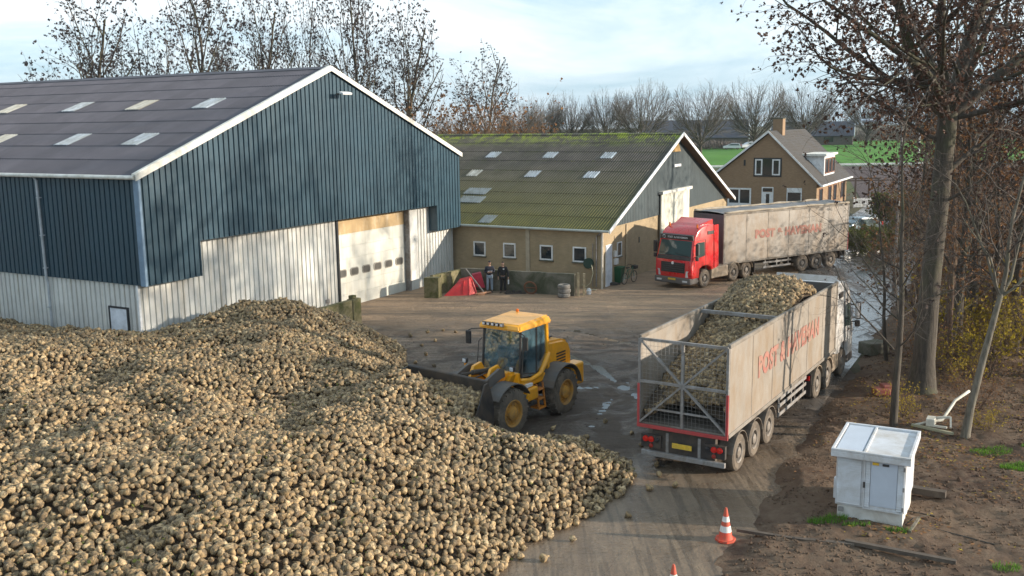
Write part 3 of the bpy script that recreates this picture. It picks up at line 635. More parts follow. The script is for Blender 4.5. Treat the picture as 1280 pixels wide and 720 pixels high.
def beetmat():
    m, nt, b = nmat('beet_skin'); a = ND(nt, 'ShaderNodeAttribute', attribute_name='tone'); oi = ND(nt, 'ShaderNodeObjectInfo')
    t = maths(nt, 'FRACT', maths(nt, 'ADD', a.outputs['Fac'], oi.outputs['Random']))
    geo = ND(nt, 'ShaderNodeNewGeometry'); co = geo.outputs['Position']
    r = ND(nt, 'ShaderNodeValToRGB'); e = r.color_ramp.elements; e[0].position = 0; e[0].color = (.18,.115,.055,1); e[1].position = 1; e[1].color = (.56,.40,.21,1)
    for p, c in ((.3, (.30,.20,.092,1)), (.55, (.40,.27,.13,1)), (.8, (.48,.335,.17,1)), (.93, (.56,.42,.24,1))): q = e.new(p); q.color = c
    nt.links.new(t, r.inputs[0]); n1 = noise(nt, 9, 5, .7, co, .6); n2 = noise(nt, 26, 4, .7, co)
    base = mix(nt, maths(nt, 'MULTIPLY', ramp(nt, n1, .42, .56), .88), r.outputs[0], (.06,.042,.024)); base = mix(nt, maths(nt, 'MULTIPLY', ramp(nt, n2, .56, .7), .5), base, (.55,.45,.30))
    n3 = noise(nt, .5, 4, .6, co); base = mix(nt, maths(nt, 'MULTIPLY', ramp(nt, n3, .48, .66), .35), base, (.12,.095,.055))
    ct = ND(nt, 'ShaderNodeAttribute', attribute_name='cut'); base = mix(nt, maths(nt, 'MULTIPLY', ct.outputs['Fac'], ramp(nt, n1, .62, .40)), base, (.50,.40,.235))
    nt.links.new(base, b.inputs['Base Color']); b.inputs['Roughness'].default_value = .75; bump(nt, b, n2, .012); return m
M['beet'] = beetmat()
M['heap_gap_shade'] = pm('heap_gap_shade', (.07,.05,.032), .95, bmp=.02, bscale=8)  # dark underlay; its colour gives the shade in gaps between beets
def rotm(n):
    q = npr.normal(size=(n, 4)); q /= np.linalg.norm(q, axis=1)[:, None]; w, x, y, z = q.T
    return np.stack([1-2*(y*y+z*z), 2*(x*y-z*w), 2*(x*z+y*w), 2*(x*y+z*w), 1-2*(x*x+z*z), 2*(y*z-x*w), 2*(x*z-y*w), 2*(y*z+x*w), 1-2*(x*x+y*y)], 1).reshape(n, 3, 3)
def beet_mass(name, P, size, mat, parent=None):
    n = len(P); var = npr.integers(0, len(BB), n); Rm = rotm(n); Vs = []; Fs = []; T = []; Cc = []; off = 0
    for k in range(len(BB)):
        idx = np.where(var == k)[0]
        if not len(idx): continue
        bv, bf = BB[k]; v = np.einsum('nij,vj->nvi', Rm[idx], bv)*size[idx][:, None, None] + P[idx][:, None, :]
        Vs.append(v.reshape(-1, 3)); m = len(bv)
        Fs.append((bf[None] + (np.arange(len(idx))*m)[:, None, None] + off).reshape(-1, 3)); off += len(idx)*m
        T.append(np.repeat(npr.random(len(idx)), m)); Cc.append(np.tile(CUT[k], len(idx)))
    o = np_mesh(name, np.concatenate(Vs), np.concatenate(Fs), mat, parent, True, np.concatenate(T)); a = o.data.attributes.new('cut', 'FLOAT', 'POINT'); a.data.foreach_set('value', np.concatenate(Cc).astype(np.float32)); return o
FOOT = [(-3,12),(-1.2,17),(-.34,19.26),(.18,20.41),(1.7,22.0),(2.7,23.4),(3.3,24.7),(3.3,26.0),(2.5,26.9),(1.3,27.3),(.5,27.2),(-.45,27.75),(-1.3,28.5),(-2.6,31.2),(-3.6,35),(-4.3,38),(-4.5,39.8),(-5.2,41.6),(-6.4,43.4),(-7.5,45.3),(-9.3,42.6),(-12.0,43.9),(-15.0,38.3),(-40,52.0),(-48,30),(-40,6),(-8,6)]
FA = np.array(FOOT)
def foot_dist(X, Y):
    """signed distance to the heap's outline, positive inside"""
    d = np.full(X.shape, 1e9); ins = np.zeros(X.shape, bool); n = len(FA)
    for i in range(n):
        a, b = FA[i], FA[(i+1) % n]; ab = b-a; t = np.clip(((X-a[0])*ab[0]+(Y-a[1])*ab[1])/(ab@ab), 0, 1)
        wall = i in (19, 20, 21, 22)              # against the barn and its low wall the heap stands up, no slope
        dd = np.hypot(X-a[0]-ab[0]*t, Y-a[1]-ab[1]*t) + (2.4 if i in (20, 21) else 1.5 if wall else 0)
        d = np.minimum(d, dd)
        c = ((a[1] > Y) != (b[1] > Y)) & (X < (b[0]-a[0])*(Y-a[1])/(b[1]-a[1]+1e-12)+a[0]); ins ^= c
    return np.where(ins, d, -d), ins
def vfbm(X, Y, s, o, z): return np.array([fbm(x, y, s, o, z) for x, y in zip(X.ravel(), Y.ravel())]).reshape(X.shape)
def heap_h(X, Y):
    d, ins = foot_dist(X, Y)
    cap = 2.0 + .65*vfbm(X, Y, .17, 3, 5.0) + .42*vfbm(X, Y, .42, 3, 9.0)
    for (cx, cy, a, w) in ((-8.3,38.7,1.15,2.3),(-6.6,41.4,.2,1.5),(-13.5,32.5,-.25,3.0),(-4.2,26.5,-.2,3),(-9.5,20,.25,3),(-3.2,27.0,.45,1.3)): cap = cap + a*np.exp(-((X-cx)**2+(Y-cy)**2)/(2*w*w))
    slope = np.clip(d, 0, None)*.56*(1+.25*vfbm(X, Y, .9, 2, 1.0))*(1+2.2*np.exp(-((X+2.7)**2+(Y-27.3)**2)/(2*1.2**2))); h = cap*np.tanh(slope/np.maximum(cap, .5)*1.1)
    return np.where(ins, h, 0), d, ins
gx = np.arange(-26, 4.2, .4); gy = np.arange(11.5, 46, .4); GX, GY = np.meshgrid(gx, gy)
GH, GD, GI = heap_h(GX, GY)
def hsample(x, y):
    fx = np.clip((x-gx[0])/.4, 0, len(gx)-1.001); fy = np.clip((y-gy[0])/.4, 0, len(gy)-1.001); i = fx.astype(int); j = fy.astype(int); u = fx-i; v = fy-j
    return GH[j,i]*(1-u)*(1-v)+GH[j,i+1]*u*(1-v)+GH[j+1,i]*(1-u)*v+GH[j+1,i+1]*u*v
nx = len(gx); F = [(j*nx+i, j*nx+i+1, (j+1)*nx+i+1, (j+1)*nx+i) for j in range(len(gy)-1) for i in range(nx-1)]
core = np_mesh('heap_core', np.stack([GX.ravel(), GY.ravel(), GH.ravel()-.15], 1), np.array(F), M['heap_gap_shade'])
CAMH = 9.55
def projn(P):
    c, s = math.cos(R(9.82)), math.sin(R(9.82)); z = P[:,2]-CAMH; d = c*P[:,1]-s*z; up = s*P[:,1]+c*z
    return 640+1210.4*P[:,0]/d, 360-1210.4*up/d, d
sp = .140; ax, ay = np.meshgrid(np.arange(-26, 4, sp), np.arange(11.5, 46, sp)); ax = ax.ravel()+npr.uniform(-.06,.06,ax.size); ay = ay.ravel()+npr.uniform(-.06,.06,ay.size)
_, _, ins = heap_h(ax[:1], ay[:1]); dd, ins = foot_dist(ax, ay)
edge = .35*npr.random(ax.size)**2; ok = ins & (dd > .05) ; ax, ay, dd = ax[ok], ay[ok], dd[ok]
bz = hsample(ax, ay) + npr.uniform(-.05, .055, ax.size); size = npr.uniform(.056, .106, ax.size)*np.where(npr.random(ax.size) < .12, 1.18, 1)
bz = np.maximum(bz, size*.75)
P = np.stack([ax, ay, bz], 1); px, py, dp = projn(P); ok = (px > -200) & (px < 1400) & (py < 800); P, size, px, py, dp, dd = P[ok], size[ok], px[ok], py[ok], dp[ok], dd[ok]
inner = (px > 8) & (px < 1270) & (py > 8) & (py < 708); score = np.where(inner, size/dp, 0); order = np.argsort(-score)
single = np.zeros(len(P), bool); single[order[:262]] = True
heap = beet_mass('sugar_beet_heap', P[~single], size[~single], M['beet']); core.parent = heap
core.name = 'heap_core'
tag(heap, 'huge heap of muddy harvested sugar beets filling the yard left of the loader', 'beet heap', kind='stuff')
protos = []
def single_beet(p, s, label, group):
    k = rnd.randrange(len(BB)); 
    if not protos:
        for bv, bf in BB:
            me = bpy.data.meshes.new('sugar_beet'); me.from_pydata([tuple(q) for q in bv], [], [tuple(map(int, f)) for f in bf]); me.materials.append(M['beet'])
            for f in me.polygons: f.use_smooth = True
            me.attributes.new('tone', 'FLOAT', 'POINT'); a = me.attributes.new('cut', 'FLOAT', 'POINT'); a.data.foreach_set('value', CUT[len(protos)].astype(np.float32)); protos.append(me)
    o = bpy.data.objects.new('sugar_beet', protos[k]); COL.objects.link(o); o.location = p; o.scale = (s, s, s)
    o.rotation_euler = [rnd.uniform(0, 2*PI) for _ in range(3)]; return tag(o, label, 'sugar beet', group)
for i in np.where(single)[0]: single_beet(tuple(map(float, P[i])), float(size[i]), 'muddy sugar beet in the nearest rows of the huge heap', 'sugar beets on the near side of the heap')
LOOSE = [(3.95,25.65),(3.9,24.9),(3.5,23.9),(2.75,22.2),(3.75,27.3),(4.4,26.6),(1.3,20.9),(.6,19.9),(-3.9,43.4),(-4.6,42.6),(-3.4,41.5),(-3.9,40.6),(-3.6,39.0),(-3.2,43.6),(-2.6,43.2),(3.6,28.4),(2.9,29.6),(1.2,28.9),(.1,20.0),(4.9,27.9),(2.2,28.1),(-3.9,37.6),(-3.1,37.0),(4.2,24.1)]
for x, y in LOOSE: single_beet((x, y, .09), rnd.uniform(.08, .115), 'loose sugar beet lying on the yard beyond the edge of the heap', 'loose sugar beets around the heap')
# mud clods trampled over the yard
n = 1500; cx = npr.uniform(-5, 12, n); cy = npr.uniform(27, 44, n)
ok = foot_dist(cx, cy)[0] < 0; cl = vfbm(cx, cy, .35, 3, 2.0) > npr.uniform(-.6, .7, n); ok &= cl; cx, cy = cx[ok], cy[ok]
sz = npr.uniform(.010, .035, len(cx))*np.where(npr.random(len(cx)) < .05, 1.8, 1)
cl = beet_mass('mud_clods', np.stack([cx, cy, sz*.35+.008], 1), sz, pm('clod_mud', (.06,.048,.040), .9)); tag(cl, 'small dark mud clods scattered over the yard', 'mud clods', kind='stuff')
n = 26000; s_ = npr.uniform(-6, 24, n); t_ = npr.uniform(.1, 12.5, n)**1.0; keep = []
for s, t in zip(s_, t_):
    x, y = rp(s, t)
    if fbm(x, y, .8, 3, 4.0) + .25*rnd.random() > .02: keep.append((x, y, verge_h(s, t)))
K = np.array(keep); sz = npr.uniform(.008, .034, len(K))*np.where(npr.random(len(K)) < .04, 2.0, 1); K[:, 2] += sz*.15
cl = beet_mass('soil_clods', K, sz, M['soil']); tag(cl, 'crumbly brown soil clods of the dug verge beside the road', 'soil clods', kind='stuff')
# ================================================================ trees and shrubs
def barkmat(name, a, b_, stretch=(6,6,1)):
    m, nt, b = nmat(name); co = coords(nt, 'Object', stretch); n1 = noise(nt, 1.6, 8, .75, co, .5); n2 = noise(nt, .5, 5, .7, coords(nt))
    base = mix(nt, ramp(nt, n1, .35, .65), a, b_); base = mix(nt, maths(nt, 'MULTIPLY', ramp(nt, n2, .5, .68), .55), base, (.085,.10,.04))
    nt.links.new(base, b.inputs['Base Color']); b.inputs['Roughness'].default_value = .95; bump(nt, b, n1, .03); return m
M['bark'] = barkmat('bark', (.034,.028,.022), (.100,.083,.064))
M['pale_bark'] = barkmat('pale_bark', (.08,.07,.052), (.21,.185,.145))
M['red_bark'] = barkmat('red_bark', (.085,.05,.036), (.16,.11,.08))
def leafmat(name, a, b_, tr=.25):
    m, nt, b = nmat(name); at = ND(nt, 'ShaderNodeAttribute', attribute_name='tone')
    base = mix(nt, at.outputs['Fac'], a, b_); nt.links.new(base, b.inputs['Base Color']); b.inputs['Roughness'].default_value = .8
    if tr:
        t = ND(nt, 'ShaderNodeBsdfTranslucent'); nt.links.new(base, t.inputs[0]); mx = ND(nt, 'ShaderNodeMixShader', i_0=tr)
        nt.links.new(b.outputs[0], mx.inputs[1]); nt.links.new(t.outputs[0], mx.inputs[2]); nt.links.new(mx.outputs[0], nt.nodes['Material Output'].inputs[0])
    return m
M['twig_dark'] = leafmat('twig_dark', (.05,.04,.034), (.10,.08,.065), 0)
M['twig_far'] = leafmat('twig_far', (.085,.07,.06), (.15,.125,.11), 0)
M['twig_brown'] = leafmat('twig_brown', (.12,.08,.055), (.22,.15,.10), 0)
M['leaf_dark'] = leafmat('leaf_dark', (.035,.026,.024), (.085,.05,.038), .15)
M['leaf_alder'] = leafmat('leaf_alder', (.022,.019,.024), (.055,.042,.042), .1)
M['leaf_russet'] = leafmat('leaf_russet', (.045,.024,.017), (.115,.056,.034), .2)
M['leaf_yellow'] = leafmat('leaf_yellow', (.22,.16,.02), (.50,.38,.04), .4)
M['leaf_olive'] = leafmat('leaf_olive', (.06,.08,.015), (.16,.17,.03), .3)
M['leaf_brown'] = leafmat('leaf_brown', (.13,.06,.025), (.30,.15,.06), .3)
M['grass_blade'] = leafmat('grass_blade', (.05,.14,.012), (.16,.32,.03), .4)

class Wood:
    """branches as tapered tubes, leaves as small quads, gathered fast"""
    clump = 4
    def __init__(s, seed): s.r = random.Random(seed); s.n = np.random.default_rng(seed); s.V = {'trunk': [], 'twig': []}; s.F = {'trunk': [], 'twig': []}; s.c = {'trunk': 0, 'twig': 0}; s.leaf = []; s.T = []
    def limb(s, pts, rad, part):
        k = 10 if rad[0] > .15 else 7 if rad[0] > .06 else 5 if rad[0] > .025 else 3
        P = np.array(pts); D = np.gradient(P, axis=0); D /= np.linalg.norm(D, axis=1)[:, None] + 1e-9
        a = np.array((0.,0,1)) if abs(D[0][2]) < .85 else np.array((1.,0,0)); Rr = np.cross(D, a); Rr /= np.linalg.norm(Rr, axis=1)[:, None] + 1e-9; U_ = np.cross(Rr, D)
        t = np.arange(k)*2*PI/k; ring = Rr[:, None]*np.cos(t)[None, :, None] + U_[:, None]*np.sin(t)[None, :, None]
        v = P[:, None] + ring*np.array(rad)[:, None, None]; m = len(P); o = s.c[part]
        i, j = np.meshgrid(np.arange(m-1), np.arange(k), indexing='ij'); i = i.ravel(); j = j.ravel(); jn = (j+1) % k
        s.F[part].append(np.stack([i*k+j, i*k+jn, (i+1)*k+jn, (i+1)*k+j], 1) + o); s.V[part].append(v.reshape(-1, 3)); s.c[part] += m*k
        if part == 'twig': s.T.append(np.full(m*k, s.r.random()))
    def grow(s, p, d, L, r, lvl, cfg, part=None):
        R_ = s.r; n = cfg['seg'][lvl]; pts = [p]; rad = [r]; p = np.array(p, float); d = np.array(d, float); d /= np.linalg.norm(d); ds = [d]
        end = r*cfg.get('taper', .45) if lvl < cfg['depth'] else r*.35
        for i in range(n):
            if 'env' in cfg:
                cz, ex, ez = cfg['env']
                pn = p + d*L/n
                if (pn[0]**2+pn[1]**2)/ex**2 + ((pn[2]-cz)/ez)**2 > 1 and pn[2] > cz*.6: break
            w = cfg['wob'][lvl]; d = d + s.n.normal(0, w, 3) + np.array((0, 0, cfg['up'][lvl])); d /= np.linalg.norm(d); p = p + d*L/n
            pts.append(tuple(p)); rad.append(r + (end-r)*(i+1)/n); ds.append(d)
        if len(pts) < 2: return
        s.limb(pts, rad, part or ('trunk' if lvl <= cfg['trunk_lv'] else 'twig'))
        if lvl < cfg['depth']:
            k = cfg['kids'][lvl]; k = int(k + R_.random()); t0 = cfg['from'][lvl]
            for q in range(k):
                t = t0 + (1-t0)*(q + R_.random()*.8)/k; t = min(t, .999); f = t*n; i = int(f)
                if i+1 >= len(pts): continue
                a = np.array(pts[i])*(1-(f-i)) + np.array(pts[i+1])*(f-i); base = ds[min(i+1, len(ds)-1)]
                az = q*2.4 + R_.random()*1.2; an = R(cfg['ang'][lvl] + R_.uniform(-12, 12)); u = np.cross(base, (0.3, .2, 1)); u /= np.linalg.norm(u) + 1e-9; v = np.cross(base, u)
                dd = base*math.cos(an) + (u*math.cos(az) + v*math.sin(az))*math.sin(an)
                rr = (r + (end-r)*t)*cfg['rk'][lvl]; s.grow(a, dd, L*cfg['len'][lvl]*(1-.45*(t-t0)/(1-t0+.01)*cfg.get('cone', .6))*R_.uniform(.75, 1.15), rr, lvl+1, cfg)
            if cfg.get('lead', True) and len(pts) == n+1: s.grow(pts[-1], ds[-1], L*.55, end, lvl+1, cfg)
        if lvl >= cfg['depth']-cfg.get('leaf_lv', 0):
            m = cfg['leaves']; m = int(m + R_.random())
            for _ in range(m):
                i = R_.randrange(1, len(pts)) if len(pts) > 1 else 0; s.leaf.append(np.array(pts[i]) + s.n.normal(0, cfg.get('leaf_sp', .12), 3))
    def leaves(s, size, jit=.5):
        rr = np.random.default_rng(5); L = np.array(s.leaf) if s.leaf else np.zeros((1, 3)); L = np.repeat(L, s.clump, 0); L = L + rr.normal(0, size*.55 if s.clump > 1 else 0, L.shape); n = len(L)
        A = rr.normal(size=(n, 3)); A /= np.linalg.norm(A, axis=1)[:, None]; B = rr.normal(size=(n, 3)); B -= A*(A*B).sum(1)[:, None]; B /= np.linalg.norm(B, axis=1)[:, None]; C_ = np.cross(A, B)
        z = size*rr.uniform(1-jit, 1+jit, n)[:, None]; w = z*rr.uniform(.5, .9, n)[:, None]
        V = np.stack([L - A*z, L - B*w + C_*w*.35, L + A*z, L + B*w + C_*w*.35], 1).reshape(-1, 3); F = np.arange(n*4).reshape(n, 4); return V, F, np.repeat(rr.random(n), 4)
    def make(s, name, loc, label, cat, bark, twig, leafm, lsize, group=None, rz=0, crown='crown', ljit=.5):
        t = empty(name, loc, rz, label, cat, group)
        if s.c['trunk']: np_mesh('trunk', np.concatenate(s.V['trunk']), np.concatenate(s.F['trunk']), bark, t)
        if s.c['twig'] or s.leaf:
            V = np.concatenate(s.V['twig']) if s.c['twig'] else np.zeros((0,3)); F = np.concatenate(s.F['twig']) if s.c['twig'] else np.zeros((0,4), int); T = np.concatenate(s.T) if s.T else np.zeros(0); nf = len(F)
            if s.leaf and leafm: lv, lf, lt = s.leaves(lsize, ljit); F = np.concatenate([F, lf + len(V)]); V = np.concatenate([V, lv]); T = np.concatenate([T, lt])
            o = np_mesh(crown, V, F, [twig, leafm] if leafm else twig, t, False, T)
            if leafm: mi = np.zeros(len(F), np.int32); mi[nf:] = 1; o.data.polygons.foreach_set('material_index', mi)
        return t
# tall alders behind the barns: slim upright limbs, dark clusters of dead leaves
ALD = dict(depth=4, trunk_lv=2, seg=[9,7,5,4,3], wob=[.05,.08,.12,.16,.2], up=[.02,.07,.06,.04,.03], kids=[14,5.5,4.0,3.0], ang=[28,32,38,44], rk=[.52,.66,.75,.85], len=[.58,.50,.52,.55], **{'from': [.13,.22,.2,.15]}, leaves=.95, leaf_lv=0, leaf_sp=.07, taper=.36, env=(11.5,4.5,9.3))
protoA = []
for i, sd in enumerate((3, 17, 29)):
    w = Wood(sd); w.grow((0,0,0), (.02,.0,1), 13.5, .27, 0, ALD)
    protoA.append(w.make('alder_tree', (0,0,0), None, 'tree', M['bark'], M['twig_dark'], M['leaf_alder'], .082, 'tall alders behind the barns'))
def gp(px, y): # a spot on the ground at distance y in the column px of the photograph
    return ((px-640)/1210.4*(y*.985+1.6), y)
spots = [(128,75,1.06,'leftmost tall alder, standing clear against the sky behind the grey roof'), (186,84,(.62,.62,.9),'slender alder just right of the leftmost one behind the grey roof'), (250,75,1.08,'broad alder rising behind the middle of the grey barn roof'), (333,80,(.85,.85,1.12),'tall alder behind the grey barn roof, next left of the narrow one'), (386,84,(.62,.62,1.05),'narrow alder just left of the big barn apex'),
         (455,80,(.85,.85,1.12),'tallest alder behind the white edged gable, right of the apex'), (505,84,(.95,.95,1.05),'leaning slim alder between the tallest one and the rounded one'), (601,88,(.92,.92,.80),'rounded alder above the mossy roof, last of the row to the right'), (291,96,(.5,.5,.85),'farther alder seen between two nearer ones over the grey roof'), (428,97,(.5,.5,.85),'farther thin alder right beside the barn apex')]
for k, (px, y, sc, lab) in enumerate(spots):
    x, y = gp(px, y); src = protoA[k % 3]
    if k < 3: o = src; o.location = (x, y, 0); o.rotation_euler = (0,0,k*1.3); o.scale = sc if isinstance(sc, tuple) else (sc,)*3; o['label'] = lab
    else: copy_tree(src, (x, y, 0), k*2.1, sc, lab)
# brown scrub under them
SCR = dict(depth=3, trunk_lv=1, seg=[4,4,3,3], wob=[.12,.16,.2,.2], up=[.06,.05,.03,.02], kids=[7,5,4], ang=[30,38,40], rk=[.6,.6,.6], len=[.75,.6,.55], **{'from': [.08,.15,.15]}, leaves=.3, leaf_lv=1, leaf_sp=.2, taper=.45)
def multi(seed, n, L, r, cfg, sp=.5, lean=.35):
    w = Wood(seed)
    for i in range(n):
        a = 2*PI*i/n + w.r.random(); w.grow((math.cos(a)*sp*w.r.random(), math.sin(a)*sp*w.r.random(), 0), (math.cos(a)*lean, math.sin(a)*lean, 1), L*w.r.uniform(.7, 1.1), r, 0, cfg)
    return w
pS = [multi(s, 6, 3.4, .06, SCR, .9, .4).make('bare_shrub', (0,0,0), None, 'shrub', M['red_bark'], M['twig_brown'], M['leaf_brown'], .05, 'brown scrub behind the barns') for s in (41, 42)]
for k, px in enumerate((458, 482, 505, 530, 552, 575, 602, 628, 645, 560, 615)):
    y = 80 + (k*7) % 13; x, y = gp(px, y); src = pS[k % 2]; lab = 'reddish brown leafless shrub in the scrub that fills the gap between the two barn roofs'
    if k < 2: src.location = (x, y, 0); src.scale = (1.5,)*3; src['label'] = lab
    else: copy_tree(src, (x, y, 0), k*1.7, 1.3 + .35*((k*5) % 3), lab)
# clipped, round headed trees along the far field
POL = dict(depth=4, trunk_lv=2, seg=[3,9,6,5,4], wob=[.03,.05,.08,.10,.12], up=[0,.045,.02,.01,.0], kids=[24,9,6,3.5], ang=[54,27,28,30], rk=[.30,.55,.75,.85], len=[2.7,.50,.5,.5], **{'from': [.55,.18,.15,.15]}, leaves=0, taper=.62, cone=.1, env=(10.2,7.6,7.4))
protoP = []
for sd in (5, 6, 8):
    w = Wood(sd); w.grow((0,0,0), (0,0,1), 4.2, .42, 0, POL); protoP.append(w.make('pollard_tree', (0,0,0), None, 'tree', M['bark'], M['twig_far'], None, 0, 'round headed bare trees across the field'))
pol = [(878,225,.98,'round bare tree nearest the mossy gable, its trunk ending on the green field'),(945,262,1.12,'round bare tree rising just left of the house chimney'),(805,250,1.05,'round bare tree over the right half of the mossy ridge'),(762,262,.98,'round bare tree over the middle of the mossy ridge'),(1010,280,1.1,'round bare tree right of the house chimney, half behind russet leaves'),
       (715,268,.92,'round bare tree over the mossy ridge, third from the rounded alder'),(680,262,.88,'round bare tree over the mossy ridge, second from the rounded alder'),(655,255,.82,'round bare tree directly right of the rounded alder'),(1085,310,1.1,'bare tree far off behind the hanging russet leaves'),(1150,320,1.1,'bare tree far off beside the big trunk'),(1225,300,1.1,'bare tree far off right of the big trunk')]
for k, (px, y, sc, lab) in enumerate(pol):
    x, y = gp(px, y); src = protoP[k % 3]
    if k < 3: src.location = (x, y, 0); src.scale = (sc,sc,sc*1.14); src['label'] = lab
    else: copy_tree(src, (x, y, 0), k*1.9, (sc,sc,sc*1.14), lab)
# far woods and hedges: one mass each
def wood_mass(name, x0, x1, y0, y1, n, h, mats, label, sz=(.3,.9)):
    rr = np.random.default_rng(int(abs(x0)*7+y0)); k = n; X = rr.uniform(x0, x1, k); Y = y0 + (X-x0)/(x1-x0)*(y1-y0) + rr.uniform(-6, 6, k)
    hh = h*(.55+.45*np.array([mno.noise(Vector((x*.06, 0, y0))) for x in X]) + .35*np.array([mno.noise(Vector((x*.23, 3, y0))) for x in X])); Z = hh*rr.random(k)**.8
    L = rr.uniform(sz[0], sz[1], k)*2; d = rr.normal(0, .45, (k, 3)); d[:, 2] += 1; d /= np.linalg.norm(d, axis=1)[:, None]; P0 = np.stack([X, Y, Z], 1); side = np.cross(d, rr.normal(size=(k, 3))); side /= np.linalg.norm(side, axis=1)[:, None]; w = rr.uniform(.03, .09, k)[:, None]*min(2.2, sz[1]/.9)
    V = np.stack([P0-side*w, P0+side*w, P0+d*L[:, None]+side*w*.2, P0+d*L[:, None]-side*w*.2], 1).reshape(-1, 3); o = np_mesh(name, V, np.arange(k*4).reshape(k, 4), mats, None, False, np.repeat(rr.random(k), 4)); return tag(o, label, 'trees', kind='stuff')
wood_mass('far_wood', -40, 330, 345, 385, 42000, 6, M['twig_far'], 'grey brown belt of bare woodland along the horizon', (.4,1.1))
wood_mass('far_wood', 0, 70, 292, 300, 14000, 2.6, M['twig_far'], 'bare hedge and undergrowth below the round headed trees', (.3,.9))
wood_mass('far_wood', -300, 30, 150, 200, 30000, 4.8, M['twig_far'], 'bare wood behind the farm buildings', (.3,1.0))
wood_mass('far_wood', -850, 950, 700, 760, 14000, 14, M['twig_far'], 'low blue grey line of trees on the horizon', (2,6))

# ---- the strip of trees beside the road
w = Wood(101)
BIG = dict(depth=4, trunk_lv=2, seg=[8,8,6,4,3], wob=[.04,.09,.13,.18,.2], up=[.02,.02,.015,-.01,-.04], kids=[0,7,5.5,4.2], ang=[30,42,42,45], rk=[.5,.5,.55,.6], len=[.5,.48,.52,.55], **{'from': [.4,.18,.15,.1]}, leaves=2.6, leaf_lv=0, leaf_sp=.10, taper=.35)
# trunk, slightly leaning, with a flare at the foot
w.limb([(0,0,-.2),(.02,0,.3),(.06,.02,1.2),(.15,.05,4),(.30,.05,7),(.42,.1,9.6)], [.74,.50,.37,.32,.295,.31], 'trunk')
T0 = (.42,.1,9.4)
for d, L, r in (((-.66,-.15,.68),8.5,.21),((.70,.05,.60),7.5,.19),((.05,.12,1),9.5,.24),((-.25,-.25,1),8.5,.17),((.35,-.5,.8),6.5,.14),((-.75,.35,.48),6.5,.12),((.1,.7,.75),7,.15),((-.70,-.55,.62),7.0,.14),((.85,-.3,.22),4.5,.10),((-.3,-.75,.5),5.5,.11)):
    w.grow(T0, d, L, r, 1, BIG)
for z, d, L, r in ((7.5,(.8,.2,.5),4.0,.09),(8.6,(-.7,.5,.5),4.0,.07),(6.6,(.5,-.6,.4),3.0,.06)): w.grow((.3,.05,z), d, L, r, 2, BIG)
t1 = w.make('roadside_alder', (14.0,32.2,0), 'huge forked alder with a dark ridged trunk, the thickest tree beside the road', 'tree', M['bark'], M['twig_dark'], M['leaf_russet'], .050)
MID = dict(depth=4, trunk_lv=1, seg=[9,5,4,3,3], wob=[.05,.12,.16,.2,.2], up=[.015,.06,.03,0,-.02], kids=[13,4.2,3.3,2.6], ang=[46,42,45,45], rk=[.32,.55,.6,.6], len=[.30,.55,.55,.55], **{'from': [.28,.2,.15,.1]}, leaves=.8, leaf_lv=0, leaf_sp=.1, taper=.28)
pM = []
for sd, bk, lf in ((51,'bark','leaf_russet'),(53,'red_bark','leaf_brown'),(57,'bark','leaf_dark')):
    w = Wood(sd); w.grow((0,0,-.1), (.02,.01,1), 11.5, .21, 0, MID); pM.append(w.make('roadside_tree', (0,0,0), None, 'tree', M[bk], M['twig_dark'], M[lf], .055, 'tall trees in the strip beside the road'))
mids = [(18.6,38.6,1.15,'dark trunked tree directly right of the huge alder'),(17.0,37.0,.95,'straight tree half hidden behind the huge alder trunk'),(21.6,44.0,1.2,'tall tree in the strip behind the yellow bushes'),(22.8,49.5,1.25,'tall leafy topped tree at the road edge beyond the huge alder'),(28.8,61,1.2,'tall tree beside the road opposite the red truck'),(23.2,40,1.15,'rightmost tall tree of the strip, at the photo edge'),(36,75,1.2,'farthest tall tree of the strip by the road'),(19.8,33.8,.95,'slim tree at the right photo edge above the yellow bushes'),(27.5,46,1.0,'tree deep in the strip right of the road, among brown twigs'),(18.4,36.2,(.6,.6,.85),'slender trunk second from the right photo edge'),(16.2,34.9,(.5,.5,.8),'slender trunk close behind the leaning pale tree'),(21.2,40.4,(.6,.6,.95),'slender dark trunk among the brown twigs at the right'),(20.2,47.5,(.55,.55,.9),'slender trunk at the road edge left of the huge alder'),(24.4,44.2,(.6,.6,1),'slender trunk far right behind the yellow bushes'),(16.9,35.9,1.0,'dark trunk showing directly right of the huge alder, its crown mingling with the alder'),(20.0,37.6,(.9,.9,1.1),'dark tall trunk close to the right photo edge, behind the yellow bushes')]
for k, (x, y, sc, lab) in enumerate(mids):
    src = pM[k % 3]
    if k < 3: src.location = (x, y, 0); src.scale = (sc,)*3; src['label'] = lab; src.rotation_euler = (0,0,k*2)
    else: copy_tree(src, (x, y, 0), k*2.3, sc, lab)
